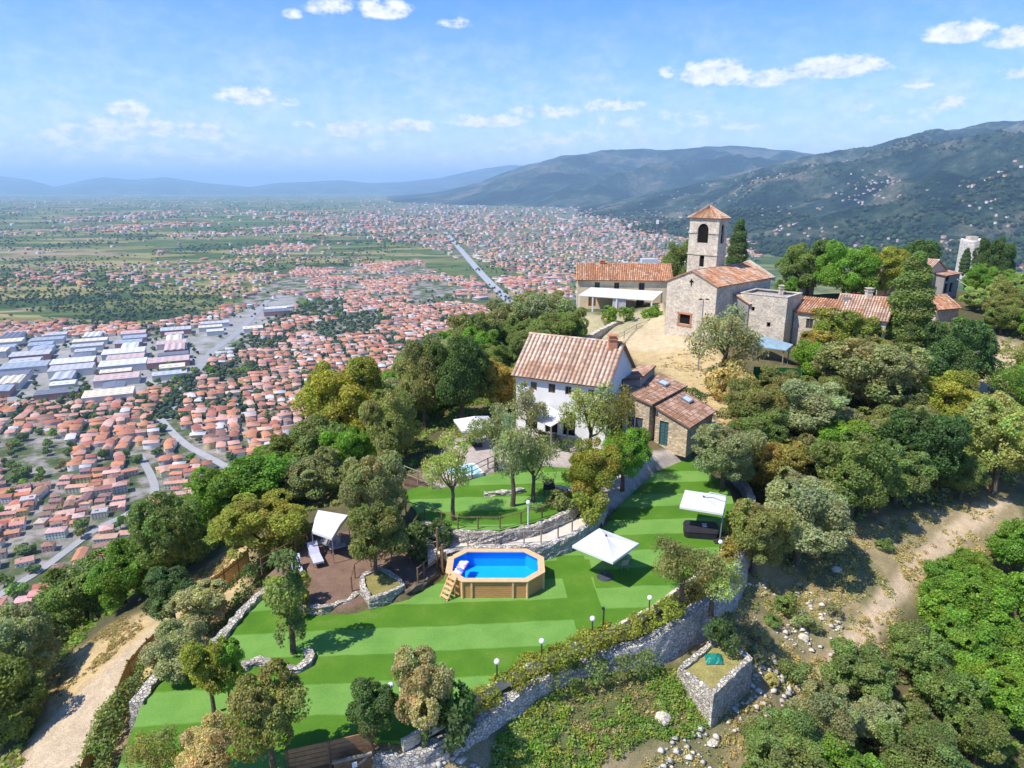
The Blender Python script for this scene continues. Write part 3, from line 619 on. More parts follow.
for k, (x, y) in enumerate(houses[:NIND]):
    ki = random.choices(range(8), weights=[4, 4, 3, 2.5, 2.5, 2, 2, .8])[0]; word, wm, rm, winm, chm, l, w = TOWN_KINDS[ki]
    rn, rc, _ = pick(ROOFC); wn, wc, _ = pick(WALLC)
    if ki == 7: rn, rc = 'grey', (.42, .41, .4)
    o = thing('town_house', None, 'house', (x, y, ZP), 'houses of the valley town'); o.rotation_euler.z = DIRN + random.choice((0, 0, math.pi / 2, math.pi)) + random.uniform(-.22, .22)
    o.scale = (random.uniform(.52, .74), random.uniform(.58, .74), random.uniform(.48, .72))
    a = link('wall', wm, o); a.color = tuple(c * random.uniform(.92, 1.08) for c in wc) + (1,); r_ = link('roof', rm, o); r_.color = tuple(c * random.uniform(.88, 1.12) for c in rc) + (1,)
    if k < 110:
        if chm: c_ = link('chimney', chm, r_); c_.color = a.color
    p = proj(x, y, ZP + 5); items.append((o, f'{wn} {word} with {rn} roof', p[0], p[1]))
zoned = []
for o, b, px, py in items:
    z = 'by the wooded slope' if py > 520 else 'in the near town' if py > 470 else 'in the town middle'
    zoned.append((o, b + ' ' + z, px, py))
unique_labels(zoned)
# everything past the first three hundred: one object
hv = np.array([(-.5, -.5, 0), (.5, -.5, 0), (.5, .5, 0), (-.5, .5, 0), (-.5, -.5, 1), (.5, -.5, 1), (.5, .5, 1), (-.5, .5, 1)])
rv = np.array([(-.54, -.56, 1), (.54, -.56, 1), (.54, .56, 1), (-.54, .56, 1), (-.54, 0, 1.32), (.54, 0, 1.32)])
hq = np.array([(0, 1, 5, 4), (1, 2, 6, 5), (2, 3, 7, 6), (3, 0, 4, 7), (8, 9, 13, 12), (10, 11, 12, 13), (9, 10, 13, 13), (11, 8, 12, 12)])
def mass_houses(name, P, sizes, rots, zs, flat=None):
    n = len(P); tv = np.concatenate([hv, rv]); V = np.zeros((n, 14, 3)); Cc = np.zeros((n, 14, 3))
    loc = tv[None] * sizes[:, None, :]; c, s = np.cos(rots)[:, None], np.sin(rots)[:, None]
    V[..., 0] = loc[..., 0] * c - loc[..., 1] * s + P[:, None, 0]; V[..., 1] = loc[..., 0] * s + loc[..., 1] * c + P[:, None, 1]; V[..., 2] = loc[..., 2] + zs[:, None]
    wc = np.array([q[1] for q in WALLC]); rc = np.array([q[1] for q in ROOFC] + [(.5, .5, .5)])
    Cc[:, :8] = wc[rng.integers(0, 5, n)][:, None]; ri = rng.choice(6, n, p=[.27, .27, .16, .12, .12, .06]); Cc[:, 8:] = (rc[ri] * rng.uniform(.85, 1.15, (n, 1)))[:, None]
    Fq = (hq[None] + np.arange(n)[:, None, None] * 14).reshape(-1, 4)
    tri = Fq[:, 2] == Fq[:, 3]
    me = bpy.data.meshes.new(name); 
    q4 = Fq[~tri]; t3 = Fq[tri][:, :3]
    VV = V.reshape(-1, 3); loops = np.concatenate([q4.ravel(), t3.ravel()]).astype(np.int32)
    me.vertices.add(len(VV)); me.vertices.foreach_set('co', VV.astype(np.float32).ravel()); me.loops.add(len(loops)); me.loops.foreach_set('vertex_index', loops)
    me.polygons.add(len(q4) + len(t3)); me.polygons.foreach_set('loop_start', np.concatenate([np.arange(len(q4)) * 4, len(q4) * 4 + np.arange(len(t3)) * 3]).astype(np.int32)); me.update(calc_edges=True)
    a = me.attributes.new('col', 'FLOAT_COLOR', 'POINT'); cc = np.ones((len(VV), 4), np.float32); cc[:, :3] = Cc.reshape(-1, 3); a.data.foreach_set('color', cc.ravel()); me.materials.append(STW)
    o = link(name, me); o['kind'] = 'stuff'; return o
rest = np.array(houses[NIND:])
n = len(rest); sz = np.stack([rng.uniform(6.5, 15, n), rng.uniform(6, 8.5, n), rng.uniform(3, 6.2, n)], -1)
o = mass_houses('distant_town_houses', rest, sz, DIRN + rng.choice([0, math.pi / 2], n) + rng.uniform(-.2, .2, n), np.full(n, ZP))
o['label'] = 'mass of red roofed houses filling the valley town'; o['category'] = 'houses'
# far plain: villages and farms
def scatter_aY(n, pxr, pyr, wfun):
    px = rng.uniform(*pxr, n); py = pyr[0] + (pyr[1] - pyr[0]) * rng.random(n) ** .8
    q = [ray(a, b) for a, b in zip(px, py)]; q = np.array(q); t = (ZP - H) / q[:, 2]; X = q[:, 0] * t; Y = q[:, 1] * t
    keep = rng.random(n) < wfun(px, py, X, Y); return X[keep], Y[keep], px[keep], py[keep]
def wfar(px, py, X, Y):
    m = fbm(X / 420, Y / 420, 3, 55); w = np.clip((m - .53) * 6, .012, 1)
    return np.where(inpoly(px, py, FAR_Z), np.maximum(w * .8, .3), np.where(inpoly(px, py, FIELD_Z), w * .16, w)) * (distpoly(X, Y, pts(ROAD2, ZP), False) > 25)
X, Y, px, py = scatter_aY(24000, (-20, 760), (191, 300), wfar)
k = ~inpoly(px, py, TOWN_Z) & ~inpoly(px, py, TOWN2_Z) & ~inpoly(px, py, IND_Z); X, Y = X[k], Y[k]; n = len(X)
big = rng.random(n) < .07
sz = np.stack([rng.uniform(8, 17, n) * np.where(big, 2.4, 1), rng.uniform(7, 11, n) * np.where(big, 2, 1), rng.uniform(4, 8, n)], -1) * np.clip(Y / 2600, .85, 1.9)[:, None]
o = mass_houses('distant_villages', np.stack([X, Y], -1), sz, rng.uniform(0, 3.14, n), np.full(n, ZP)); o['label'] = 'far scattered villages and farms across the plain'; o['category'] = 'houses'
# houses on the hills
hx = rng.uniform(.1, .85, 5200); hy = rng.uniform(1900, 6500, 5200)
hz = HILLF['near_hills'](hx, hy); X = hx * hy; pxh, pyh = proj(X, hy, hz)
m = fbm(X / 350, hy / 350, 3, 91); vil = (np.hypot(pxh - 868, (pyh - 188) * 2) < 38) | (np.hypot(pxh - 1000, (pyh - 205) * 3) < 40) | (np.hypot(pxh - 800, (pyh - 232) * 3) < 26)
k = (hz > ZP + 2) & (rng.random(5200) < np.where(vil, 1.0, np.clip((m - .58) * 4, .012, .5))) & (pyh > 160)
n = int(k.sum()); sz = np.stack([rng.uniform(8, 16, n), rng.uniform(7, 11, n), rng.uniform(4, 8, n)], -1)
o = mass_houses('hillside_villages', np.stack([X[k], hy[k]], -1), sz, rng.uniform(0, 3.14, n), hz[k] - 1.5); o['label'] = 'small villages scattered over the far hillsides'; o['category'] = 'houses'
def road(name, px, w, col, z=ZP + .35, smooth=6):
    P = pts(px, z); q = []
    for i in range(len(P) - 1):
        for s_ in range(smooth):
            t = s_ / smooth; p0, p1, p2, p3 = P[max(i - 1, 0)], P[i], P[i + 1], P[min(i + 2, len(P) - 1)]
            q.append(.5 * ((2 * p1) + (p2 - p0) * t + (2 * p0 - 5 * p1 + 4 * p2 - p3) * t * t + (3 * p1 - p0 - 3 * p2 + p3) * t ** 3))
    q.append(P[-1]); mb = MB()
    L = []; Rr = []
    for i, p in enumerate(q):
        t = (q[min(i + 1, len(q) - 1)] - q[max(i - 1, 0)]).normalized(); nn = Vector((-t.y, t.x, 0)); L.append(p + nn * w / 2); Rr.append(p - nn * w / 2)
    for i in range(len(q) - 1): mb.quad(Rr[i], Rr[i + 1], L[i + 1], L[i])
    return struct(mb.build(name, pmat(name + '_surface', col, .9, .2, .1, .1)))
road('town_road', ROAD1, 7, (.36, .35, .33)); road('motorway', ROAD2, 20, (.36, .36, .37)); road('industrial_road', ROAD3, 12, (.3, .3, .3), ZP + .3); road('lower_road', ROAD4, 6, (.33, .32, .3), ZP + .4)
# trees of the plain
bl = np.array([(0, 0, 1), (.9, 0, .45), (.28, .86, .5), (-.73, .53, .4), (-.73, -.53, .5), (.28, -.86, .42), (.3, .1, -.1), (-.5, .1, 0)]) 
ico = [(0, 1, 2), (0, 2, 3), (0, 3, 4), (0, 4, 5), (0, 5, 1), (1, 6, 2), (2, 7, 3), (3, 7, 4), (4, 7, 5), (5, 6, 1), (6, 7, 2), (7, 6, 5)]
def mass_trees(name, X, Y, Z, r, col):
    n = len(X); V = bl[None] * (r[:, None, None] * rng.uniform(.7, 1.25, (n, 8, 3))); a = rng.uniform(0, 6.28, n); c, s = np.cos(a)[:, None], np.sin(a)[:, None]
    x = V[..., 0] * c - V[..., 1] * s; y = V[..., 0] * s + V[..., 1] * c; V = np.stack([x + X[:, None], y + Y[:, None], V[..., 2] * 1.15 + Z[:, None] + r[:, None] * .4], -1)
    Fc = (np.array(ico)[None] + np.arange(n)[:, None, None] * 8).reshape(-1, 3); C_ = np.repeat((np.array(col)[None] * rng.uniform(.6, 1.4, (n, 1)) * rng.uniform(.9, 1.1, (n, 3)))[:, None], 8, 1)
    o = link(name, mesh_np(name, V.reshape(-1, 3), Fc, C_.reshape(-1, 3), STW)); o['kind'] = 'stuff'; return o
X, Y, px, py = scatter_aY(34000, (-20, 760), (192, 420), lambda px, py, X, Y: np.where(inpoly(px, py, [(-20, 260), (140, 264), (150, 284), (0, 290)]), .9, np.where(inpoly(px, py, TOWN_Z), np.where(py < 352, .9, .55), np.where(inpoly(px, py, IND_Z), .03, np.clip((fbm(X / 240, Y / 240, 4, 66) - .45) * 6, .03, 1) * np.where(inpoly(px, py, FIELD_Z), .8, 1)))))  # dense far left band: dark trees added to stand for a cloud shadow
X = np.append(X, []); r = rng.uniform(2.6, 6, len(X)) * np.clip(Y / 2600, .8, 2.2)
o = mass_trees('valley_woods_and_shadow_band', X, Y, np.full(len(X), ZP - .5), r, (.045, .075, .03)); o['label'] = 'dark trees and hedgerows over the plain, one dense band standing for cloud shadow'; o['category'] = 'trees'
hx = rng.uniform(.08, .85, 9000); hy = rng.uniform(1700, 5600, 9000); hz = HILLF['near_hills'](hx, hy); k = (hz > ZP - 2) & (rng.random(9000) < np.clip((fbm(hx * hy / 300, hy / 300, 4, 31) - .4) * 5, 0, 1))
o = mass_trees('hillside_woods', (hx * hy)[k], hy[k], hz[k] - 3, rng.uniform(8, 17, int(k.sum())), (.03, .052, .02)); o['label'] = 'dark woods covering the far hillsides'; o['category'] = 'trees'

# ------------------------------------------------------------------ hilltop buildings
def XY(p): return Vector((p[0], p[1], 0))
def panel(mb, P, Q, z0, z1, holes=(), depth=.25):
    """A wall face from P to Q (outside on the right hand of P->Q); holes (u0, u1, v0, v1, arch) are real openings with reveals."""
    P = XY(P); Q = XY(Q); t = (Q - P); Lw = t.length; t.normalize(); out = Vector((t.y, -t.x, 0)); Hh = z1 - z0
    pt = lambda u, v, dd=0: P + t * u - out * dd + Vector((0, 0, z0 + v))
    us = sorted({0, Lw} | {h[0] for h in holes} | {h[1] for h in holes}); vs = sorted({0, Hh} | {h[2] for h in holes} | {h[3] for h in holes})
    for i in range(len(us) - 1):
        for j in range(len(vs) - 1):
            uc, vc = (us[i] + us[i + 1]) / 2, (vs[j] + vs[j + 1]) / 2
            if any(h[0] < uc < h[1] and h[2] < vc < h[3] for h in holes): continue
            mb.quad(pt(us[i], vs[j]), pt(us[i + 1], vs[j]), pt(us[i + 1], vs[j + 1]), pt(us[i], vs[j + 1]))
    for h in holes:
        u0, u1, v0, v1 = h[:4]
        mb.quad(pt(u0, v0), pt(u0, v0, depth), pt(u0, v1, depth), pt(u0, v1)); mb.quad(pt(u1, v0, depth), pt(u1, v0), pt(u1, v1), pt(u1, v1, depth))
        mb.quad(pt(u0, v0), pt(u1, v0), pt(u1, v0, depth), pt(u0, v0, depth)); mb.quad(pt(u0, v1, depth), pt(u1, v1, depth), pt(u1, v1), pt(u0, v1))
        if len(h) > 4 and h[4]:
            r = (u1 - u0) / 2; uc = (u0 + u1) / 2; n = 7
            for sg in (-1, 1):
                arc = [(uc + sg * r * math.cos(a), v1 - r + r * math.sin(a)) for a in np.linspace(0, math.pi / 2, n)]
                poly = [(uc + sg * r, v1)] + arc
                mb.add([pt(u, v, .003) for u, v in poly], [tuple(range(n + 1)) if sg > 0 else tuple(range(n + 1))[::-1]])
                for k in range(n - 1): mb.quad(pt(*arc[k], .003), pt(*arc[k + 1], .003), pt(*arc[k + 1], depth), pt(*arc[k], depth))
    return pt, Lw
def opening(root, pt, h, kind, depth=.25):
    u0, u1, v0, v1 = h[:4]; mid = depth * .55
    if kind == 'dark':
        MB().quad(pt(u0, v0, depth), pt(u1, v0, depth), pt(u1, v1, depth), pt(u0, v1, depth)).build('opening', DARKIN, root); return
    nm, fm, pm_ = {'window': ('window', WOODB, GLASS), 'white': ('window', WHITEP, GLASS), 'shutter': ('window', GREENS, GREENS), 'door': ('door', TEALD, TEALD), 'glassdoor': ('door', WHITEP, GLASS), 'wooddoor': ('door', WOODB, WOODB)}[kind]
    f = MB(); fw = .07
    def bar(a, b, c, d, d0=mid - .05, d1=mid + .05):
        f.hexa([pt(a, c, d0), pt(b, c, d0), pt(b, c, d1), pt(a, c, d1), pt(a, d, d0), pt(b, d, d0), pt(b, d, d1), pt(a, d, d1)])
    bar(u0, u0 + fw, v0, v1); bar(u1 - fw, u1, v0, v1); bar(u0 + fw, u1 - fw, v0, v0 + fw); bar(u0 + fw, u1 - fw, v1 - fw, v1); um = (u0 + u1) / 2
    bar(um - fw / 2, um + fw / 2, v0 + fw, v1 - fw)
    if kind in ('door', 'shutter', 'wooddoor'):
        for q in np.arange(v0 + .3, v1 - .2, .32): bar(u0 + fw, u1 - fw, q, q + .05, mid - .035, mid + .02)
    o = f.build(nm, fm, root)
    MB().quad(pt(u0, v0, mid), pt(u1, v0, mid), pt(u1, v1, mid), pt(u0, v1, mid)).build('pane' if 'glass' in kind or kind in ('window', 'white') else 'leaf_panel', pm_, o)
def tslope(mb, e0, e1, r1, r0, pal, pitch=.32, course=.45, amp=.085):
    e0, e1, r1, r0 = map(Vector, (e0, e1, r1, r0)); nrm = (e1 - e0).cross(r0 - e0).normalized() if (r0 - e0).length > .01 else Vector((0, 0, 1))
    if nrm.z < 0: nrm = -nrm
    nu = max(2, int((e1 - e0).length / pitch)); nv = max(2, int(((r0 - e0).length + (r1 - e1).length) / 2 / course)); rr = random.Random(int(e0.x * 100))
    colp = [rr.random() for _ in range(nu)]
    def p(u, v): a = e0.lerp(e1, u); b = r0.lerp(r1, u); return a.lerp(b, v)
    for i in range(nu):
        for j in range(nv):
            pat = mnoise.noise(Vector((i * .16 + e0.x, j * .16 + e0.y, 3.1))) + .35 * mnoise.noise(Vector((i * .55, j * .5, e0.x)))
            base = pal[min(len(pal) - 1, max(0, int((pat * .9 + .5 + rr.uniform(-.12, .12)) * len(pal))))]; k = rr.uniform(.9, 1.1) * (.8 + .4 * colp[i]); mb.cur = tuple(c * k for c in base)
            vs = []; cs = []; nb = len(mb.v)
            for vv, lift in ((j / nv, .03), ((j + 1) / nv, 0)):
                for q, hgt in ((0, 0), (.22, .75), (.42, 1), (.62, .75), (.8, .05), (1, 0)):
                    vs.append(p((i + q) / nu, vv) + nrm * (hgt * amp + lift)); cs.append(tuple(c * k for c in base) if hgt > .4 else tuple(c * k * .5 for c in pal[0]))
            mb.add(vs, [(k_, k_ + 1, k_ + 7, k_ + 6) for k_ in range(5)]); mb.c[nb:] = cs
    mb.cur = tuple(c * .8 for c in pal[0])
    lo = -nrm * .1
    mb.hexa([e0 + lo, e1 + lo, r1 + lo, r0 + lo, e0 - nrm * .004, e1 - nrm * .004, r1 - nrm * .004, r0 - nrm * .004])
def ridgecap(mb, a, b, pal, r=.13):
    a, b = Vector(a), Vector(b); n = max(1, int((b - a).length / .45))
    for i in range(n):
        mb.cur = tuple(c * random.uniform(.85, 1.15) for c in random.choice(pal)); mb.tube([a.lerp(b, i / n), a.lerp(b, (i + 1.05) / n)], [r * 1.05, r * .92], 6)
def mid(a, b): return (a + b) / 2
def building(root, A, B, depth, zb, ze, roof, rise, wallm, pal=None, holes=None, over=.45, flip=1, wallname='wall', pitch=.32):
    A = XY(A); B = XY(B); t = (B - A).normalized(); n = Vector((-t.y, t.x, 0)); C = B + n * depth; D = A + n * depth; Lw = (B - A).length
    holes = holes or {}; mb = MB(); todo = []
    tops = {'front': (ze, ze), 'right': (ze, ze), 'back': (ze, ze), 'left': (ze, ze)}
    for nm, (P, Q) in {'front': (A, B), 'right': (B, C), 'back': (C, D), 'left': (D, A)}.items():
        hs = holes.get(nm, []); pt, _ = panel(mb, P, Q, zb, ze, [h[:5] if len(h) > 5 else h[:4] + (0,) for h in hs])
        todo += [(pt, h) for h in hs]
    Z = lambda p, z: Vector((p.x, p.y, z)); rf = MB(); o = over
    if roof == 'gable_long':
        m = depth / 2; k = rise / m; zo = ze - k * o; zr = ze + rise
        mb.add([Z(B, ze), Z(C, ze), Z(B + n * m, zr)], [(0, 1, 2)]); mb.add([Z(D, ze), Z(A, ze), Z(A + n * m, zr)], [(0, 1, 2)])
        r0, r1 = Z(A - t * o * .7 + n * m, zr + .12), Z(B + t * o * .7 + n * m, zr + .12)
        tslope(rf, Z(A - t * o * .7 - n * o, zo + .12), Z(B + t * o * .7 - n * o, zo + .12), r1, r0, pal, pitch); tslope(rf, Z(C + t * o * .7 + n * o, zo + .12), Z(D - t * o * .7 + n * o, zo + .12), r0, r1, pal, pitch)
        ridgecap(rf, r0 + Vector((0, 0, .03)), r1 + Vector((0, 0, .03)), pal)
    elif roof == 'gable_front':
        m = Lw / 2; k = rise / m; zo = ze - k * o; zr = ze + rise
        mb.add([Z(A, ze), Z(B, ze), Z(A + t * m, zr)], [(0, 1, 2)]); mb.add([Z(C, ze), Z(D, ze), Z(D + t * m, zr)], [(0, 1, 2)])
        r0, r1 = Z(A + t * m - n * o * .6, zr + .12), Z(D + t * m + n * o * .6, zr + .12)
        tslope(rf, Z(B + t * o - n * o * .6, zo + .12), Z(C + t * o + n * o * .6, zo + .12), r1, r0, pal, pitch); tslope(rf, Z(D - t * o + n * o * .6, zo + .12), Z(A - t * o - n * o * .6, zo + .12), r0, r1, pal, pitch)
        ridgecap(rf, r0 + Vector((0, 0, .03)), r1 + Vector((0, 0, .03)), pal)
    elif roof in ('shed_right', 'shed_front', 'shed_left'):
        if roof == 'shed_right': hi, lo, hi2, lo2, ln = A, B, D, C, Lw
        elif roof == 'shed_left': hi, lo, hi2, lo2, ln = C, D, B, A, Lw
        else: hi, lo, hi2, lo2, ln = D, A, C, B, depth
        zr = ze + rise; k = rise / ln; dr = (lo - hi).normalized(); sd = (hi2 - hi).normalized()
        mb.add([Z(hi, ze), Z(lo, ze), Z(hi, zr)], [(0, 1, 2)]); mb.add([Z(lo2, ze), Z(hi2, ze), Z(hi2, zr)], [(0, 1, 2)]); mb.add([Z(hi2, ze), Z(hi, ze), Z(hi, zr), Z(hi2, zr)], [(0, 1, 2, 3)])
        a, b = Z(lo + dr * o - sd * o * .7, ze - k * o + .12), Z(lo2 + dr * o + sd * o * .7, ze - k * o + .12); c, d_ = Z(hi2 - dr * .1 + sd * o * .7, zr + .12), Z(hi - dr * .1 - sd * o * .7, zr + .12)
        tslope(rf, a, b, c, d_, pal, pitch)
    elif roof == 'hip':
        m = min(depth, Lw) / 2; zr = ze + rise; k = rise / m; zo = ze - k * o + .1; P = [Z(A - t * o - n * o, zo), Z(B + t * o - n * o, zo), Z(C + t * o + n * o, zo), Z(D - t * o + n * o, zo)]
        if abs(Lw - depth) < 3: r0 = r1 = Z(mid(A, C), zr + .1); rr = [(r0, r0)] * 4
        elif Lw >= depth: r0, r1 = Z(A + t * m + n * m, zr + .1), Z(B - t * m + n * m, zr + .1); rr = [(r0, r1), (r1, r1), (r1, r0), (r0, r0)]
        else: r0, r1 = Z(A + t * m + n * m, zr + .1), Z(D + t * m - n * m, zr + .1); rr = [(r0, r0), (r0, r1), (r1, r1), (r1, r0)]
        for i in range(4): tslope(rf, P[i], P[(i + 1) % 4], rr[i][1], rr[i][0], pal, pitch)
        for i in range(4): ridgecap(rf, P[i], rr[i][0], pal, .1)
    elif roof == 'flat':
        rf.cur = (.36, .33, .29); rf.prism([tuple(A + (t + n) * .3), tuple(B + (n - t) * .3), tuple(C - (t + n) * .3), tuple(D + (t - n) * .3)], ze - .5, ze - .28)
        for P, Q in ((A, B), (B, C), (C, D), (D, A)):
            dd = (Q - P).normalized(); inn = Vector((-dd.y, dd.x, 0)); mb.hexa([Z(P - dd * .06 - inn * .06, ze + .002), Z(Q + dd * .06 - inn * .06, ze + .002), Z(Q - dd * .3 + inn * .3, ze + .002), Z(P + dd * .3 + inn * .3, ze + .002), Z(P - dd * .06 - inn * .06, ze + .12), Z(Q + dd * .06 - inn * .06, ze + .12), Z(Q - dd * .3 + inn * .3, ze + .12), Z(P + dd * .3 + inn * .3, ze + .12)])
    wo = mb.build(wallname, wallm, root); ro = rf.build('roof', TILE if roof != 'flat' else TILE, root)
    for pt, h in todo:
        opening(root, pt, h, h[5] if len(h) > 5 else h[4])
    return dict(A=A, B=B, C=C, D=D, t=t, n=n, wall=wo, roof=ro, ze=ze)
def chimney(parent, x, y, z, h=1.2, w=.6, mat=BRICK, cap=True):
    mb = MB(); mb.box((x, y, z + h / 2), (w, w, h))
    if cap: mb.box((x, y, z + h + .06), (w + .16, w + .16, .12)); mb.box((x, y, z + h + .24), (w * .8, w * .8, .22)); mb.box((x, y, z + h + .4), (w + .2, w + .2, .09))
    return mb.build('chimney', mat, parent)
def mid(a, b): return (a + b) / 2

# white farmhouse
A = at(516, 428, 1.6); B = at(605, 443, 1.6); r_ = thing('farmhouse', 'white stuccoed farmhouse with arched ground floor openings and pink tiled gable roof', 'house', (A.x, A.y, 1.6))
ze = (zat(A.x, A.y, 371) + zat(B.x, B.y, 385)) / 2; t = (XY(B) - XY(A)).normalized(); n = Vector((-t.y, t.x, 0)); mm = XY(A) + n * 3.7; zr = zat(mm.x, mm.y, 335)
Lf = (B - A).length; h_ = ze - 1.2
print('white', A, B, 'ze', ze, 'rise', zr - ze, Lf)
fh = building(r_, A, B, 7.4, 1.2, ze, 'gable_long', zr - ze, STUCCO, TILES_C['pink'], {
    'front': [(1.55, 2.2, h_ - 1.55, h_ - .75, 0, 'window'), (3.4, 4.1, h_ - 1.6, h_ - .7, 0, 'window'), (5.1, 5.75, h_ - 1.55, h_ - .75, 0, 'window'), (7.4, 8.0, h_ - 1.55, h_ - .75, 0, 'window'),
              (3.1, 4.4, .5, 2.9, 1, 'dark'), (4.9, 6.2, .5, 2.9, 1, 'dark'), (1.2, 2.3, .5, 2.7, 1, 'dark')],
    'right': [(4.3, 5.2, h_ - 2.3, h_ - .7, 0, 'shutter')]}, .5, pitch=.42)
q = fh['B'] + n * 3.2 - t * .7; chimney(fh['roof'], q.x, q.y, zr - .5, 1.0, .75)
# lean-to of stone behind the farmhouse
P = fh['C'] - n * 2.2; B2 = P + t * 1.6; zt = zat(B2.x, B2.y, 352)
r2 = thing('stone_shed', 'dark grey stone outbuilding joined to the back corner of the white farmhouse', 'outbuilding', (P.x, P.y, 1.6))
building(r2, P, B2, 5.2, 1.2, ze - 1.0, 'shed_left', .3, GREYSTUCCO, TILES_C['brown'], {}, .25)
# two stepped stone annexes
def annex(nm, label, Bw, w, z, depth, pyA, pyB, hol, sky):
    n = Vector((.61, .79, 0)); t = Vector((.79, -.61, 0)); B = Vector((Bw[0], Bw[1], z)); A = B - t * w; rt = thing(nm, label, 'house', (A.x, A.y, z)); zA = zat(A.x, A.y, pyA) - .1; zB = zat(B.x, B.y, pyB) - .1
    print(nm, A, B, zA, zB)
    b = building(rt, A, B, depth, z - .6, zB, 'shed_right', zA - zB, STONE_TAN, TILES_C['brown'], hol, .35)
    u, v = sky; p = b['A'].lerp(b['B'], u) + b['n'] * depth * v; zz = zA + (zB - zA) * u + .3; an = math.atan2(b['t'].y, b['t'].x); tl = ('Y', math.atan2(zA - zB, w))
    so = MB().box((p.x, p.y, zz), (1.0, 1.1, .14), an, tl).build('skylight', GREYM, b['roof']); MB().box((p.x + b['t'].x * .03, p.y + b['t'].y * .03, zz + .075), (.75, .85, .03), an, tl).build('pane', pmat('skylight_glass', (.5, .6, .7), .1, .6, .05), so)
    return b
annex('stone_annex', 'upper stone annex with glazed white framed doors beside the white farmhouse', (12.75, 60.1), 2.75, 1.2, 7.4, 391, 403, {'front': [(.35, 2.15, .6, 3.0, 0, 'glassdoor')]}, (.55, .72))
annex('stone_annex', 'lower stone annex with a dark green door and skylight beside the lawn', (15.9, 58.3), 3.2, 1.2, 5.9, 406, 425.5, {'front': [(.45, 1.35, .6, 3.0, 0, 'door')]}, (.35, .75))
# long farmhouse with a white canopy
A = at(577, 312, 4); B = at(671, 312, 4); A = at(577, 306, 4); B = at(671, 306, 4); B = Vector((B.x * .985, A.y - 1.2, 4)); rt = thing('farmhouse', 'long ochre farmhouse with orange tiled roof behind the white canopy', 'house', (A.x, A.y, 4))
ze = zat(A.x, A.y, 279); t = (XY(B) - XY(A)).normalized(); n = Vector((-t.y, t.x, 0)); mm = XY(A) + n * 3.6; zr = zat(mm.x, mm.y, 264); hh = ze - 3.5
print('long', A, B, ze, zr - ze)
lf = building(rt, A, B, 7.2, 3.5, ze, 'gable_long', max(1.2, zr - ze), OCHRE, TILES_C['orange'], {'front': [(6.4, 7.3, hh - 1.9, hh - .55, 0, 'window'), (10.7, 11.7, hh - 1.9, hh - .55, 0, 'window'), (3.0, 3.9, hh - 1.9, hh - .55, 0, 'shutter'),
                (2.0, 3.3, .5, 2.8, 0, 'wooddoor'), (6.3, 7.6, .5, 2.8, 0, 'dark'), (10.4, 11.8, .5, 2.8, 0, 'dark')]}, .45)
q = lf['A'] + t * 4.4 + n * 3.7; chimney(lf['roof'], q.x, q.y, ze + 1.2, 1.3, .9)
q = lf['A'] + t * 8.6 + n * 4.6; chimney(lf['roof'], q.x, q.y, ze + 1.0, 1.1, .6, STUCCO)
# canopy on posts in front of it
def atY(px, py, Yv):
    a_, b_, c_ = ray(px, py); return Vector((a_ / b_ * Yv, Yv, H + c_ / b_ * Yv))
c0 = atY(578, 296, 114.5); c1 = atY(653, 301, 113.4); c2 = atY(663, 292, 118.5); c3 = atY(591, 288, 119.8)
pg = thing('pergola_canopy', 'long white flat canopy on posts before the ochre farmhouse', 'canopy', (c0.x, c0.y, 4))
MB().hexa([c0, c1, c2, c3] + [p + Vector((0, 0, .12)) for p in (c0, c1, c2, c3)]).build('canopy', WHITE, pg)
for p in (c0.lerp(c3, .1), c0.lerp(c1, .2), c0.lerp(c1, .52), c0.lerp(c1, .985), c1.lerp(c2, .9)):
    g = T1(p.x, p.y); MB().box((p.x, p.y + .15, (g + p.z) / 2 - .2), (.22, .22, p.z - g + .3)).build('post', WHITEP, pg)
for f in (.5, .56, .62):
    p = c0.lerp(c1, f); mb = MB(); prev = None
    for k in range(9):
        q = Vector((p.x + (k - 4) * .09, p.y + .25 + .06 * (-1) ** k, 0))
        if prev: mb.hexa([prev + Vector((0, 0, 4.0)), q + Vector((0, 0, 4.0)), q + Vector((0, .03, 4.0)), prev + Vector((0, .03, 4.0)), prev + Vector((0, 0, 6.5)), q + Vector((0, 0, 6.5)), q + Vector((0, .03, 6.5)), prev + Vector((0, .03, 6.5))])
        prev = q
    mb.build('curtain', WHITE, pg)
# church
A = at(664, 334, 3.9); B = at(712.5, 343, 3.9); rt = thing('church', 'pale stone church with long red tiled gable roof beside the bell tower', 'church', (A.x, A.y, 3.9))
t = (XY(B) - XY(A)).normalized(); n = Vector((-t.y, t.x, 0)); Lw = (XY(B) - XY(A)).length; ze = (zat(A.x, A.y, 282) + zat(B.x, B.y, 286)) / 2; mm = mid(XY(A), XY(B)); zr = zat(mm.x, mm.y, 271.5)
best = min((abs(proj(*(XY(B) + n * L).xy, ze)[0] - 771), L) for L in np.arange(8, 60, .25)); Lc = best[1]
print('church', A, B, Lw, ze, zr, Lc)
hh = ze - 3.4
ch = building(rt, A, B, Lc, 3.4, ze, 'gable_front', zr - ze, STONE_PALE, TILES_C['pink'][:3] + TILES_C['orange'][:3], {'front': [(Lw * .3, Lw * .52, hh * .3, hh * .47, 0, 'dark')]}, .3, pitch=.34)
w0 = ch['A'] + t * Lw * .41; mb = MB()
for du, dv, su, sv in ((-.13 * Lw, .385, .16, .22), (.13 * Lw, .385, .16, .22), (0, .285, .3 * Lw, .03), (0, .485, .3 * Lw, .03)):
    mb.box((w0.x + t.x * du - n.x * .05, w0.y + t.y * du - n.y * .05, 3.4 + hh * dv), (su, .14, sv * hh), math.atan2(t.y, t.x))
mb.build('window_surround', BRICK, rt)
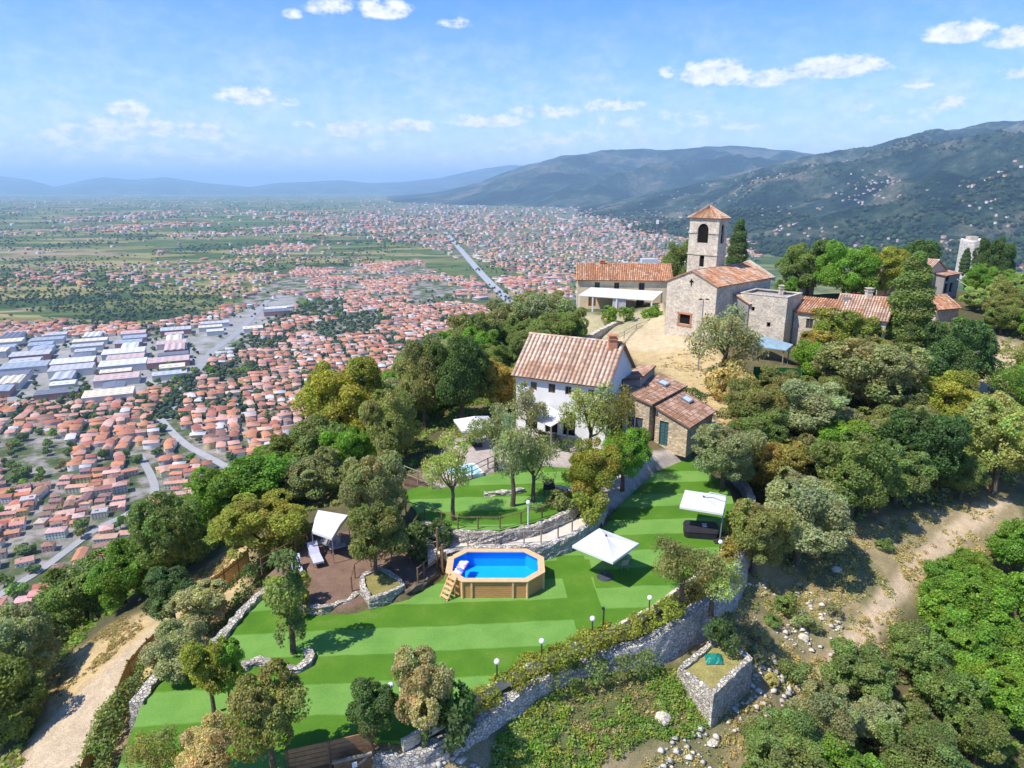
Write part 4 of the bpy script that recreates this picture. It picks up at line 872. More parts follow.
# small cross slit in the gable
mb = MB(); p = mm - n * .02; ang = math.atan2(t.y, t.x); mb.box((p.x, p.y, ze + .2), (.16, .12, .9), ang); mb.box((p.x, p.y, ze + .35), (.6, .1, .16), ang); mb.build('cross_opening', DARKIN, rt)
# aisle lean-to and its low walls on the shaded side
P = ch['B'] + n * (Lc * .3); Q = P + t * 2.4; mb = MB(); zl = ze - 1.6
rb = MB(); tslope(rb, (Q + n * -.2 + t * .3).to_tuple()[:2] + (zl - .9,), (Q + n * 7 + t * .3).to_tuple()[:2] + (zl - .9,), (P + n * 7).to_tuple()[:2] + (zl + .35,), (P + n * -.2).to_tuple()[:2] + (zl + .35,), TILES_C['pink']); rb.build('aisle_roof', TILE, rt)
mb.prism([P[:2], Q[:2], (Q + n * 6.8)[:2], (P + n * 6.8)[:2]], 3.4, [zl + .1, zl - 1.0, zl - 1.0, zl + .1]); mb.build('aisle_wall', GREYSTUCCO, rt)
# parapet at the far gable
e0 = ch['C'] + n * .2 + t * .35; e1 = ch['D'] + n * .2 - t * .35; mp = mid(e0, e1); mb = MB()
for a, b in ((e0, mp), (mp, e1)):
    za = ze + .1 if a is e0 else zr + .55; zb_ = zr + .55 if a is e0 else ze + .1
    mb.hexa([(a.x, a.y, za - .6), (b.x, b.y, zb_ - .6), (b.x + n.x * .5, b.y + n.y * .5, zb_ - .6), (a.x + n.x * .5, a.y + n.y * .5, za - .6), (a.x, a.y, za), (b.x, b.y, zb_), (b.x + n.x * .5, b.y + n.y * .5, zb_), (a.x + n.x * .5, a.y + n.y * .5, za)])
mb.build('gable_parapet', STONE_PALE, rt)
# bell tower
best = None
for Ld in np.arange(4, 26, .25):
    p = XY(A) + t * Lw * .47 + n * Ld; e = abs(proj(p.x, p.y, zr + 3)[0] - 718)
    if best is None or e < best[0]: best = (e, Ld, p)
FR = best[2]; wT = 4.6
best = min((abs(proj(*(FR - t * w).xy, zr + 4)[0] - 689), w) for w in np.arange(3, 8, .05)); wT = best[1]; FL = FR - t * wT
zt = zat(FR.x, FR.y, 217); zt2 = zat(FL.x, FL.y, 215.5); zt = (zt + zt2) / 2; zap = zat(*(FR - t * wT / 2 + n * wT / 2).xy, 206)
dT = min((abs(proj(*(FR + n * w).xy, zt)[0] - 728.5), w) for w in np.arange(2, 9, .05))[1]
print('tower', FR, wT, dT, zt, zap)
bt = thing('bell_tower', 'square stone bell tower with arched belfry opening and tiled pyramid roof', 'bell tower', (FL.x, FL.y, 4))
zw = zat(*FL.xy, 242) - 3.4; za = zat(*FL.xy, 223) - 3.4
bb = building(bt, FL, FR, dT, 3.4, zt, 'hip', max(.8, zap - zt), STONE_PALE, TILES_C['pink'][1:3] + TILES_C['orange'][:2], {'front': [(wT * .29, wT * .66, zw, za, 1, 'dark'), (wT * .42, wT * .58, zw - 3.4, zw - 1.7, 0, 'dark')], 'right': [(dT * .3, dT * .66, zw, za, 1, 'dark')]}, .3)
for px in (253, 232):
    z = zat(*FL.xy, px); mb = MB(); c = (FL + FR) / 2 + n * dT / 2
    for s_, (a, b) in enumerate(((FL, FR), (FR, FR + n * dT), (FR + n * dT, FL + n * dT), (FL + n * dT, FL))):
        dd = (b - a).normalized(); ou = Vector((dd.y, -dd.x, 0)); ang = math.atan2(dd.y, dd.x)
        if px == 232:      # the string course stops at the belfry arch
            Lx = (b - a).length
            for f0, f1 in ((0, .26), (.69, 1)):
                m_ = a.lerp(b, (f0 + f1) / 2) + ou * .05; MB().box((m_.x, m_.y, z), (Lx * (f1 - f0) + .1, .12, .22), ang).build('string_course', STONE_PALE, bt)
        else:
            m_ = a.lerp(b, .5) + ou * .05; mb.box((m_.x, m_.y, z), ((b - a).length + .2 - .01 * s_, .12, .25), ang)
    if mb.v: mb.build('string_course', STONE_PALE, bt)
mb = MB(); c = (FL + FR) / 2 + n * .9; mb.tube([(c.x, c.y, zw + 3.4 + 1.9), (c.x, c.y, zw + 3.4 + 1.5), (c.x, c.y, zw + 3.4 + .9)], [.12, .3, .5], 10); mb.build('bell', pmat('bronze', (.25, .18, .08), .4, .5, .2, 4, 0, .8), bt)
# square stone block in front of the church
A = at(736.5, 343, 3.4); B = at(782, 350, 3.4); rt = thing('stone_house', 'square flat roofed pale stone house with two tiny windows', 'house', (A.x, A.y, 3.4))
ze = (zat(A.x, A.y, 295) + zat(B.x, B.y, 296)) / 2; hh = ze - 2.4; Lw = (B - A).length
print('block', A, B, ze)
sb = building(rt, A, B, 5.2, 2.4, ze, 'flat', 0, STONE_PALE, None, {'front': [(Lw * .26, Lw * .33, hh * .72, hh * .79, 0, 'dark'), (Lw * .62, Lw * .7, hh * .48, hh * .56, 0, 'dark'), (Lw * .22, Lw * .3, hh * .12, hh * .28, 0, 'wooddoor')]})
q = sb['A'] + sb['t'] * Lw * .62 + sb['n'] * 3.9; chimney(rt, q.x, q.y, ze - .3, .9, .5, STONE_PALE)
# low tiled house right of it, two roof levels
A2 = sb['B'] + sb['n'] * 2.6 + sb['t'] * .15; A2 = Vector((A2.x, A2.y, 3.4)); px0 = proj(A2.x, A2.y, 6)[0]
t = sb['t']; Ll = min((abs(proj(*(XY(A2) + t * L).xy, 5)[0] - 829), L) for L in np.arange(2, 20, .1))[1]; Bl = XY(A2) + t * Ll
rt = thing('stone_house', 'low stone house wing with bright orange tiled roof beside the flat roofed block', 'house', (A2.x, A2.y, 3.4)); ze = zat(A2.x, A2.y, 311); n = sb['n']
zr = zat(*(XY(A2) + n * 4).xy, 297.5)
print('low', A2, Ll, ze, zr)
building(rt, A2, Bl, 4, 2.0, ze, 'shed_front', max(.7, zr - ze), STONE_PALE, TILES_C['orange'], {'front': [(Ll * .34, Ll * .34 + .9, ze - 4.1, ze - 2.8, 0, 'window')]}, .35)
A3 = Bl + t * .12 - n * .3; t3 = Vector((math.cos(math.atan2(t.y, t.x) + .12), math.sin(math.atan2(t.y, t.x) + .12), 0)); n3 = Vector((-t3.y, t3.x, 0)); L3 = min((abs(proj(*(A3 + t3 * L).xy, 6)[0] - 884), L) for L in np.arange(2, 20, .1))[1]; B3 = A3 + t3 * L3
rt = thing('stone_house', 'long low house with pink orange tiled roof and chimney beside the tall cypress', 'house', (A3.x, A3.y, 3)); ze = zat(A3.x, A3.y, 316); zr = zat(*(A3 + n3 * 4.6).xy, 295)
b3 = building(rt, A3, B3, 9.2, 1.2, ze, 'gable_long', max(1, zr - ze), STONE_PALE, TILES_C['pink'] + TILES_C['orange'][:2], {'front': [(L3 * .3, L3 * .3 + .9, ze - 3.3, ze - 2.0, 0, 'window'), (L3 * .8, L3 * .8 + .9, ze - 3.3, ze - 2.0, 0, 'window')]}, .35)
q = A3 + t3 * L3 * .52 + n3 * 4.4; chimney(b3['roof'], q.x, q.y, zr - .4, 1.2, .7, STONE_PALE)
q = A3 + t3 * L3 * .14 + n3 * 3.4; mb = MB(); mb.box((q.x, q.y, ze + (zr - ze) * .75 + .25), (.8, .6, .5), 0); mb.build('dormer_vent', GREYM, b3['roof'])
# sheet roofed shelter before the stone block
zz = 5.2; P = [at(750, 346, zz), at(786, 351, zz - .1), at(793, 345, zz + .5), at(761.5, 336, zz + .6)]; sh = thing('lean_shelter', 'green blue sheet roofed shelter at the foot of the flat roofed stone house', 'shelter', (P[0].x, P[0].y, 3))
BLUEM = pmat('blue_green_sheet', (.22, .32, .36), .5, .4, .2, 1.5, .2)
MB().hexa(P + [p + Vector((0, 0, .08)) for p in P]).build('roof_sheet', BLUEM, sh)
Q = [P[1] + Vector((.15, 0, -.05)), at(803, 360, 3.6), at(811, 353, 3.6), P[2] + Vector((.15, 0, -.05))]; MB().hexa(Q + [p + Vector((0, 0, .08)) for p in Q]).build('side_sheet', BLUEM, sh)
for p in (P[0].lerp(P[2], .08), P[1].lerp(P[3], .08), P[2].lerp(P[0], .08)):
    g = T1(p.x, p.y); MB().tube([(p.x, p.y, g - .2), (p.x, p.y, p.z)], .07).build('post', WOODG, sh)
# screens and houses further back on the ridge
def simple_house(label, Apx, Bpx, z, depth, pye, pyr, roof, wallm, pal, hol=None, name='ridge_house', rise=None):
    A = at(*Apx, z); B = at(*Bpx, z); rt = thing(name, label, 'house', (A.x, A.y, z)); ze = zat(A.x, A.y, pye); t = (XY(B) - XY(A)).normalized(); n = Vector((-t.y, t.x, 0)); m_ = XY(A) + n * depth / 2
    rs = rise or max(.6, min(3, zat(m_.x, m_.y, pyr) - ze)); return building(rt, A, B, depth, z - 2, ze, roof, rs, wallm, pal, hol or {}, .4)
simple_house('small orange tiled hut between the church end and the wood', (789, 296), (801, 298), 3.5, 3.5, 286, 279, 'gable_long', STONE_PALE, TILES_C['orange'], rise=.8)
simple_house('pale orange roof showing left of the tall cypress top', (877, 292), (899, 290), 4, 6, 276, 266, 'gable_long', STONE_PALE, TILES_C['pink'])
simple_house('pink plastered house with tiled gable just right of the tall cypress', (923, 300), (941, 297), 4, 7, 272, 260, 'gable_front', pmat('pink_plaster', (.6, .4, .3), .9, .2, .15), TILES_C['pink'], {'front': [(1.2, 2.2, 3, 4.4, 0, 'window')]})
simple_house('dark unfinished house with brick upper storey right of the pink house', (941, 300), (956, 297), 4, 6, 276, 268, 'shed_front', GREYSTUCCO, TILES_C['brown'], {'front': [(.5, 1.9, 3.2, 5, 0, 'dark'), (2.6, 4.0, 3.2, 5, 0, 'dark'), (.5, 1.9, 5.4, 6.4, 0, 'dark')]}, rise=.8)
simple_house('bright orange roofed outbuilding below the dark unfinished house', (935, 322), (957, 320), 3, 5.5, 309, 297, 'gable_long', STONE_TAN, TILES_C['orange'])
simple_house('little orange roofed shed under the foot of the tall cypress', (887, 362), (899, 364), 2.6, 2.6, 352, 341, 'shed_front', STUCCO, TILES_C['orange'], rise=.8)
# fortress-like pale tower beyond the ridge
p = at(969, 262, -2); tw = thing('old_tower', 'pale old stone tower rising from trees on the far ridge', 'tower', (p.x, p.y, -6)); zt = zat(p.x, p.y, 241); rr = 11 / F * (p.y * .93 - (0 - H) * .28)
mb = MB(); k = 8; top = []
poly = [(p.x + rr * math.cos(R(22.5 + i * 45)), p.y + rr * math.sin(R(22.5 + i * 45))) for i in range(k)]; mb.prism(poly, -8, [zt + (.9 if i % 3 == 0 else 0) for i in range(k)]); mb.build('wall', stone_mat('tower_stone', (.5, .47, .42), (.62, .58, .52), (.7, .66, .6), (.55, .52, .47), 1.2), tw)
mb = MB(); mb.box((p.x - .5, p.y, zt + .9), (rr * .7, rr * .7, 1.6)); mb.build('turret', STONE_PALE, tw)
mb = MB(); mb.box((p.x - rr * .3, p.y - rr * .93, zt - 4), (.9, .3, 1.6)); mb.build('opening', DARKIN, tw)
# antenna mast
p = at(661, 300, 2); p = Vector((p.x, p.y + 8, T1(p.x, p.y + 8))); zt = zat(p.x, p.y, 219); am = thing('antenna_mast', 'thin lattice antenna mast standing behind the ochre farmhouse', 'antenna', tuple(p)); mb = MB()
for k in range(3): mb.tube([(p.x + .3 * math.cos(k * 2.1), p.y + .3 * math.sin(k * 2.1), p.z - .5), (p.x + .12 * math.cos(k * 2.1), p.y + .12 * math.sin(k * 2.1), zt)], .035, 4)
for i in range(22):
    f = i / 22; z = p.z + (zt - p.z) * f; w = .3 - .18 * f
    for k in range(3):
        a, b = k * 2.1 + (i % 2) * 0, (k + 1) * 2.1; mb.tube([(p.x + w * math.cos(a), p.y + w * math.sin(a), z), (p.x + w * math.cos(b), p.y + w * math.sin(b), z + (zt - p.z) / 22)], .02, 4)
mb.build('lattice', GREYM, am)
for zz, l in ((zt - .6, .5), (zt - 3.4, .4)): MB().box((p.x, p.y - .2, zz), (.5, .3, l * 1.6)).build('antenna_panel', WHITEP, am)
mb = MB(); mb.box((p.x - 1.2, p.y + .5, zat(p.x, p.y, 264)), (3.4, 2.4, 2.2)); mb.build('cabin', pmat('pale_cabin', (.5, .54, .56), .7), am)
# street lamp in front of the church
p = ground(698, 371); zt = zat(p.x, p.y, 299); sl_ = thing('street_lamp', 'tall grey street lamp with a double head before the church front', 'street lamp', tuple(p))
MB().tube([(p.x, p.y, p.z - .3), (p.x, p.y, zt)], [.09, .05]).build('pole', GREYM, sl_)
for s_ in (-1, 1): MB().tube([(p.x, p.y, zt - .1), (p.x + s_ * .35, p.y - .1, zt + .05)], .04).build('arm', GREYM, sl_); mb = MB(); mb.ball((p.x + s_ * .4, p.y - .1, zt - .02), (.26, .16, .1)); mb.build('lamp_head', IRON, sl_)
# overhead cable
p0 = at(957, 279, 8); p1 = at(1040, 312, 6); cb = MB(); cb.tube([p0.lerp(p1, f) - Vector((0, 0, 2.2 * math.sin(f * math.pi))) * .5 for f in np.linspace(0, 1, 16)], .045, 4)
tag(cb.build('overhead_cable', pmat('cable', (.45, .5, .3), .6)), 'pale overhead cable running from the unfinished house over the right wood', 'cable')

# ------------------------------------------------------------------ walls, fences and garden things
def resample(P, step):
    P = [Vector(p) for p in P]; out = [P[0]]
    for a, b in zip(P, P[1:]):
        n = max(1, int(round((b - a).length / step)))
        out += [a.lerp(b, k / n) for k in range(1, n + 1)]
    return out
def spline(P, k=5):
    P = [Vector(p) for p in P]; q = []
    for i in range(len(P) - 1):
        p0, p1, p2, p3 = P[max(i - 1, 0)], P[i], P[i + 1], P[min(i + 2, len(P) - 1)]
        for s_ in range(k):
            t = s_ / k; q.append(.5 * ((2 * p1) + (p2 - p0) * t + (2 * p0 - 5 * p1 + 4 * p2 - p3) * t * t + (3 * p1 - p0 - 3 * p2 + p3) * t ** 3))
    return q + [P[-1]]
def rock_wall(name, label, path, base, th=.45, batter=.12, mat=None, closed=False, jit=.07, side=1, cat='wall'):
    """Dry stone wall: path gives its top line (x, y, z), base the foot height (number or list)."""
    path = [Vector(p) for p in path]
    if closed: path = path + [path[0]]
    bz = base if hasattr(base, '__len__') else [base] * len(path)
    if closed and len(bz) < len(path): bz = list(bz) + [bz[0]]
    pp = [Vector((p.x, p.y, p.z, b)) for p, b in zip(path, bz)]; P = []
    for a, b in zip(pp, pp[1:]):
        n = max(1, int((b - a).length / .32)); P += [a.lerp(b, k / n) for k in range(n)]
    P.append(pp[-1]); mb = MB(); rr = random.Random(len(P)); nc = 6; rings = []
    for i, p in enumerate(P):
        a = P[max(i - 1, 0)]; b = P[min(i + 1, len(P) - 1)]
        if closed and i in (0, len(P) - 1): a, b = P[-2], P[1]
        t = Vector((b.x - a.x, b.y - a.y, 0)).normalized(); n = Vector((t.y, -t.x, 0)) * side; top = p.z + rr.uniform(-jit, jit); foot = p[3]; prof = []
        for k in range(nc + 1):
            z = foot + (top - foot) * k / nc; off = th / 2 + batter * (1 - k / nc) * (top - foot) * .5; j = rr.uniform(-jit, jit) * (.9 if k else 0); prof.append(Vector((p.x, p.y, z)) + n * (off + j))
        for k in range(nc, -1, -1):
            z = foot + (top - foot) * k / nc; off = th / 2; j = rr.uniform(-jit, jit); prof.append(Vector((p.x, p.y, z + (rr.uniform(-jit, jit) if k == nc else 0))) - n * (off + j))
        rings.append(prof)
    if closed: rings[-1] = rings[0]
    m = 2 * (nc + 1); vs = [v for r in rings for v in r]; fs = []
    for i in range(len(rings) - 1):
        for k in range(m - 1): fs.append((i * m + k, (i + 1) * m + k, (i + 1) * m + k + 1, i * m + k + 1))
    if not closed: fs.append(tuple(range(m))[::-1]); fs.append(tuple(range((len(rings) - 1) * m, len(rings) * m)))
    mb.add(vs, fs); o = mb.build(name, mat or STONE_GREY); return tag(o, label, cat)
WALLP = [(372, 752, -.4), (398, 750, -.5), (432, 744, -.6), (474, 722, -.7), (519, 691, -.7), (545, 675, -.8), (575, 662, -.8), (610, 650, -.8), (645, 640, -.8), (672, 624, -.8), (694, 607, -.8), (716, 590, -.7), (735, 563, -.6), (745, 535, -.5), (752, 515, -.5), (748, 488, -.4), (728, 470, -.3)]
wp = spline([at(a, b, z) for a, b, z in WALLP], 4); fb = []
for i, p in enumerate(wp):
    t = (wp[min(i + 1, len(wp) - 1)] - wp[max(i - 1, 0)]).normalized(); q = p + Vector((t.y, -t.x, 0)) * 1.6; fb.append(min(T1(q.x, q.y) - .5, p.z - .9))
rock_wall('retaining_wall', 'long curving dry stone retaining wall below the hedge and lawn', wp, fb, .6, .3, side=1)
rock_wall('garden_wall', 'dry stone wall holding the footpath behind the wooden pool', [at(a, b, 1.08) for a, b in [(446, 551), (470, 547), (505, 546), (540, 545.5), (566, 538), (590, 523), (604, 508), (606, 496)]], -.2, .4, .1)
rock_wall('garden_wall', 'low stone wall between the terrace lawn and the footpath', [at(a, b, 1.82) for a, b in [(420, 521), (440, 527), (462, 531), (500, 532), (540, 523), (570, 510), (584, 499)]], .8, .35, .1, RUBBLE)
rock_wall('garden_wall', 'short low stone wall on the terrace lawn behind its lamp', [at(a, b, 2.0) for a, b in [(484, 492), (497, 491), (513, 490), (524, 488)]], 1.5, .4, .1, RUBBLE)
rock_wall('garden_wall', 'pale stone edging along the lawn from the terrace towards the reed fence', [at(a, b, .25) for a, b in [(271, 584), (258, 595), (240, 612), (224, 632), (214, 642)]], -1.6, .5, .2, RUBBLE)
rock_wall('garden_wall', 'pale rubble stone edging at the lawn corner below the reed fence', [at(a, b, .2) for a, b in [(186, 655), (168, 668), (150, 682), (136, 702)]], -1.6, .6, .3, RUBBLE)
rock_wall('tree_ring', 'short curved pale stone ring in the lawn by the lone ivy tree', [at(a, b, .32) for a, b in [(288, 668), (298, 665), (307, 660), (311, 653), (307, 648)]], -.1, .4, .1, RUBBLE)
rock_wall('tree_ring', 'curved pale stone ring in the lawn between the left garden trees', [at(a, b, .35) for a, b in [(243, 664), (250, 660), (258, 658), (266, 659), (273, 663)]], -.1, .45, .1, RUBBLE)
PLANT = [at(a, b, .75) for a, b in [(362, 575), (380, 567), (398, 577), (403, 584), (385, 593), (370, 597), (363, 588)]]
pl = rock_wall('stone_planter', 'rounded pale stone planter with a tree beside the brown terrace', PLANT, -.1, .3, .1, RUBBLE, True, .05, -1, 'planter')
mb = MB(); mb.cur = (.25, .22, .07); mb.prism([(p.x, p.y) for p in PLANT], .2, .62); mb.build('soil', ground_mat('planter_soil'), pl)
BX = [at(a, b, -2.35) for a, b in [(681, 668), (713, 692), (750, 657), (722, 634)]]
bx = rock_wall('stone_planter', 'big square stone raised bed with dry grass below the retaining wall', BX, [T1(p.x, p.y) - .7 for p in BX], .35, .06, RUBBLE, True, .05, -1, 'planter')
mb = MB(); mb.cur = (.3, .26, .09); mb.prism([(p.x, p.y) for p in BX], -4.2, -2.55); mb.build('soil', bpy.data.materials['planter_soil'], bx)
rock_wall('garden_wall', 'low stone edge holding the brown terrace above the lawn', [at(a, b, .5) for a, b in [(290, 602), (303, 605), (322, 606), (345, 600), (358, 592)]], -.2, .35, .1, RUBBLE)
rock_wall('garden_wall', 'dark low wall from the terrace towards the pool corner', [at(a, b, .5) for a, b in [(405, 590), (420, 583), (436, 572)]], -.2, .25, .05, pmat('dark_stone', (.16, .12, .09), .9, .1, .3, 4, .5))
# kerb along the lawn above the hedge
kb = rock_wall('lawn_kerb', 'thin pale kerb between the lawn and the yellow green hedge', [at(a, b, .12) for a, b in [(402, 740), (440, 718), (475, 694), (520, 668), (560, 650), (620, 623), (652, 607), (692, 578), (721, 552)]], -.5, .22, 0, STONE_PALE, jit=.02, cat='kerb')

def railing(label, path, h, mat, rails=(.95,), r=.045, step=None, rr=.035, name='rail_fence', foot=.2):
    path = [Vector(p) for p in path]; o = thing(name, label, 'fence', tuple(path[0]))
    for p in (resample(path, step) if step else path): MB().tube([p - Vector((0, 0, foot)), p + Vector((0, 0, h))], r, 6).build('post', mat, o)
    for f in rails: MB().tube([p + Vector((0, 0, h * f)) for p in path], rr, 5).build('rail', mat, o)
    return o
railing('wooden post and rail fence on the path edge behind the pool', [at(a, b, 1.05) for a, b in [(468, 546), (496, 545), (524, 544), (541, 543), (558, 537), (572, 532)]], 1.0, WOODG, (.95,), .05)
railing('crooked wooden rail fence across the terrace lawn front', [at(a, b, 1.68) for a, b in [(406, 512), (425, 519), (442, 524), (458, 529), (478, 529), (500, 529), (521, 524), (542, 518), (562, 511)]], .95, WOODB, (.95,), .055)
railing('brown rail fence climbing beside the steps left of the footpath', [at(385, 528, 1.0), at(402, 540, .9), at(420, 552, .7), at(437, 548, 1.0)], 1.0, WOODG, (.95, .5), .05)
railing('small wooden gate fence at the pool end of the terrace', [at(418, 583, .45), at(424, 577, .45), at(437, 566, .5), at(441, 562, .6)], 1.1, WOODB, (.93, .45), .06)
o = railing('pair of tall rough gate posts behind the pool ladder', [at(438, 556, .6), at(443, 573, .1)], 2.1, WOODB, (), .09); o['category'] = 'gate posts'
railing('low brown rail fence around the front of the deck planter', [at(352, 590, .45), at(355, 577, .45), at(371, 566, .45), at(392, 563, .45)], .95, WOODB, (.95,), .05)
railing('brown rail fence at the back of the lounger deck', [at(262, 572, .4), at(278, 562, .4), at(296, 552, .45), at(308, 546, .45)], 1.0, WOODB, (.95, .5), .05)
railing('weathered crossed rail fence at the left end of the terrace', [at(405, 478, 1.6), at(418, 483, 1.6), at(432, 489, 1.7)], 1.1, WOODG, (.95, .35), .06)
railing('wooden rail fence beside the small spa pool', [at(458, 482, 1.8), at(472, 477, 1.8), at(488, 469, 1.8), at(504, 462, 1.8)], 1.0, WOODB, (.95, .5), .05)
railing('wooden rail fence up the paved yard before the farmhouse', [at(510, 461, 1.8), at(520, 456, 1.8), at(532, 449, 1.7)], 1.1, WOODB, (.95, .5), .05)
railing('rustic rail fence along the dry yard before the church', [at(a, b, 3.6) for a, b in [(612, 345), (624, 338), (636, 331), (648, 326), (660, 320)]], 1.0, WOODG, (.95, .5), .06)
rock_wall('garden_wall', 'low pale yard wall with flat top left of the dry yard', [at(a, b, 4.2) for a, b in [(586, 338), (598, 330), (611, 324), (618, 321)]], 2.8, .6, .05, STONE_PALE)
# reed fences
def reed_fence(label, path, h, col):
    path = resample([Vector(p) for p in path], 1.9); o = thing('reed_fence', label, 'fence', tuple(path[0])); m = pmat('reed', (.5, .34, .14), .85, .2, .35, 9, .4)
    for a, b in zip(path, path[1:]):
        mb = MB(); n = int((b - a).length / .09)
        for k in range(n):
            p = a.lerp(b, (k + .5) / n); hh = h * random.uniform(.96, 1.03); mb.cur = (1, 1, 1); mb.box((p.x + random.uniform(-.012, .012), p.y, p.z + hh / 2 - .1), (.085, .05, hh + .2), math.atan2(b.y - a.y, b.x - a.x))
        mb.build('reed_panel', m, o)
    for p in path: MB().tube([p - Vector((0, 0, .4)), p + Vector((.0, -.06, h + .12))], .05, 6).build('post', WOODB, o)
    MB().tube([p + Vector((0, -.05, h * .8)) for p in path], .035, 5).build('rail', WOODB, o); return o
def onT(l, dz=0): return [Vector((p.x, p.y, T1(p.x, p.y) + dz)) for p in [ground(a, b) for a, b in l]]
reed_fence('tan reed fence along the right side of the pale dirt path', onT([(85, 790), (92, 768), (104, 742), (120, 706), (131, 680), (150, 658), (178, 632)]), 1.25, 0)
reed_fence('short tan reed fence beyond the trees near the terrace', onT([(212, 598), (226, 588), (240, 578), (250, 568)]), 1.5, 0)
# wooden board gate and fence at the lawn foot
P = [at(a, b, .0) for a, b in [(288, 765), (330, 756), (372, 746)]]; gf = thing('board_fence', 'brown board fence with a gate closing the foot of the lawn', 'fence', tuple(P[0]))
for p in resample(P, 2.0): MB().box((p.x, p.y, .0), (.13, .13, 1.7)).build('post', WOODB, gf)
for k, z in enumerate((.72, .48, .24, 0, -.24)):
    for a, b in zip(P, P[1:]):
        c = (a + b) / 2; MB().box((c.x, c.y - .02 - .005 * k, z), ((b - a).length, .05, .21), math.atan2(b.y - a.y, b.x - a.x)).build('board', pmat('warm_board', (.34, .19, .09), .75, .2, .25, 4, .2), gf)
q = at(357, 762, -.2); gt = thing('board_gate', 'wooden gate leaf with diagonal brace and small white notice', 'gate', tuple(q)); a = at(336, 762, -.1); b = at(373, 753, -.1); ang = math.atan2(b.y - a.y, b.x - a.x); c = (a + b) / 2; c.y -= .35
MB().box((c.x, c.y, -.35), ((b - a).length, .06, 1.25), ang).build('leaf_panel', WOODB, gt)
mb = MB(); mb.box((c.x, c.y - .06, .28), ((b - a).length + .1, .1, .12), ang); mb.build('top_rail', WOODG, gt); mb = MB(); mb.box((c.x, c.y - .06, -.3), ((b - a).length, .06, .1), ang, ('Y', -.6)); mb.build('brace', WOODG, gt)
MB().box((c.x + .1, c.y - .1, -.05), (.22, .03, .28), ang).build('notice', WHITEP, gt)

# above-ground wooden pool
PZ = 1.22
oct_ = [at(a, b, PZ) for a, b in [(465.6, 581.5), (528, 580), (543, 570.7), (542.5, 558), (525, 548.4), (467, 549), (446.5, 557.3), (446.5, 573)]]
cx0 = sum(p.x for p in oct_) / 8; cy0 = sum(p.y for p in oct_) / 8
hx = (max(p.x for p in oct_) - min(p.x for p in oct_)) / 2; hy = (max(p.y for p in oct_) - min(p.y for p in oct_)) / 2; ch_ = 1.1
def octo(dx): a, b, c = hx - dx, hy - dx, ch_ - dx * .586; return [(cx0 - a + c, cy0 - b), (cx0 + a - c, cy0 - b), (cx0 + a, cy0 - b + c), (cx0 + a, cy0 + b - c), (cx0 + a - c, cy0 + b), (cx0 - a + c, cy0 + b), (cx0 - a, cy0 + b - c), (cx0 - a, cy0 - b + c)]
print('pool', cx0, cy0, hx, hy)
po = thing('wooden_pool', 'octagonal above ground wooden pool of bright blue water on the lawn', 'pool', (cx0, cy0, 0))
def plank_mat():
    m = bpy.data.materials.new('pool_planks'); nt = nodes_of(m); tc = N(nt, 'ShaderNodeTexCoord').outputs['Object']; z = N(nt, 'ShaderNodeSeparateXYZ', {0: tc}).outputs[2]
    fr = MA(nt, 'FRACT', MA(nt, 'MULTIPLY', z, 1 / .145)); gap = MA(nt, 'LESS_THAN', fr, .06)
    st = N(nt, 'ShaderNodeTexNoise', {'Vector': N(nt, 'ShaderNodeMapping', {'Vector': tc, 'Scale': (1.5, 1.5, 30)}).outputs[0], 'Scale': 2.0, 'Detail': 5.0}).outputs[0]
    c = RAMP(nt, st, [(.3, (.42, .2, .07)), (.7, (.6, .33, .13))]); c = MIX(nt, gap, c, (.1, .05, .02))
    b = N(nt, 'ShaderNodeBsdfPrincipled', {'Base Color': c, 'Roughness': .6, 'Specular IOR Level': .3}); N(nt, 'ShaderNodeOutputMaterial', {'Surface': b.outputs[0]}); return m
PLANK = plank_mat(); COPE = pmat('coping_wood', (.68, .43, .22), .6, .3, .15, 4, .1)
LINER = pmat('blue_liner', (.012, .4, .92), .5, .3, .08, .8)
ou, inn, cp = octo(.12), octo(.2), octo(.42)
mb = MB()
for i in range(8): j = (i + 1) % 8; mb.hexa([(*ou[i], 0), (*ou[j], 0), (*inn[j], 0), (*inn[i], 0), (*ou[i], PZ - .06), (*ou[j], PZ - .06), (*inn[j], PZ - .06), (*inn[i], PZ - .06)])
mb.build('plank_wall', PLANK, po)
o8 = octo(0); mb = MB()
for i in range(8): j = (i + 1) % 8; mb.hexa([(*o8[i], PZ - .05), (*o8[j], PZ - .05), (*cp[j], PZ - .05), (*cp[i], PZ - .05), (*o8[i], PZ), (*o8[j], PZ), (*cp[j], PZ), (*cp[i], PZ)])
mb.build('coping', COPE, po)
li = octo(.24); mb = MB()
for i in range(8): j = (i + 1) % 8; mb.quad((*li[j], .05), (*li[i], .05), (*li[i], PZ - .06), (*li[j], PZ - .06))
mb.add([(*p, .05) for p in li], [tuple(range(8))]); mb.build('liner', LINER, po)
m = bpy.data.materials.new('pool_water'); nt = nodes_of(m); tcw = N(nt, 'ShaderNodeTexCoord').outputs['Object']; bp = N(nt, 'ShaderNodeBump', {'Height': N(nt, 'ShaderNodeTexNoise', {'Vector': tcw, 'Scale': 3.0, 'Detail': 3.0}).outputs[0], 'Strength': .02, 'Distance': .1})
gl = N(nt, 'ShaderNodeBsdfGlossy', {'Roughness': .03, 'Normal': bp.outputs[0]}); tr = N(nt, 'ShaderNodeBsdfTransparent', {'Color': (.72, .95, 1, 1)}); N(nt, 'ShaderNodeOutputMaterial', {'Surface': N(nt, 'ShaderNodeMixShader', {0: N(nt, 'ShaderNodeFresnel', {'IOR': 1.2, 'Normal': bp.outputs[0]}).outputs[0], 1: tr.outputs[0], 2: gl.outputs[0]}).outputs[0]})
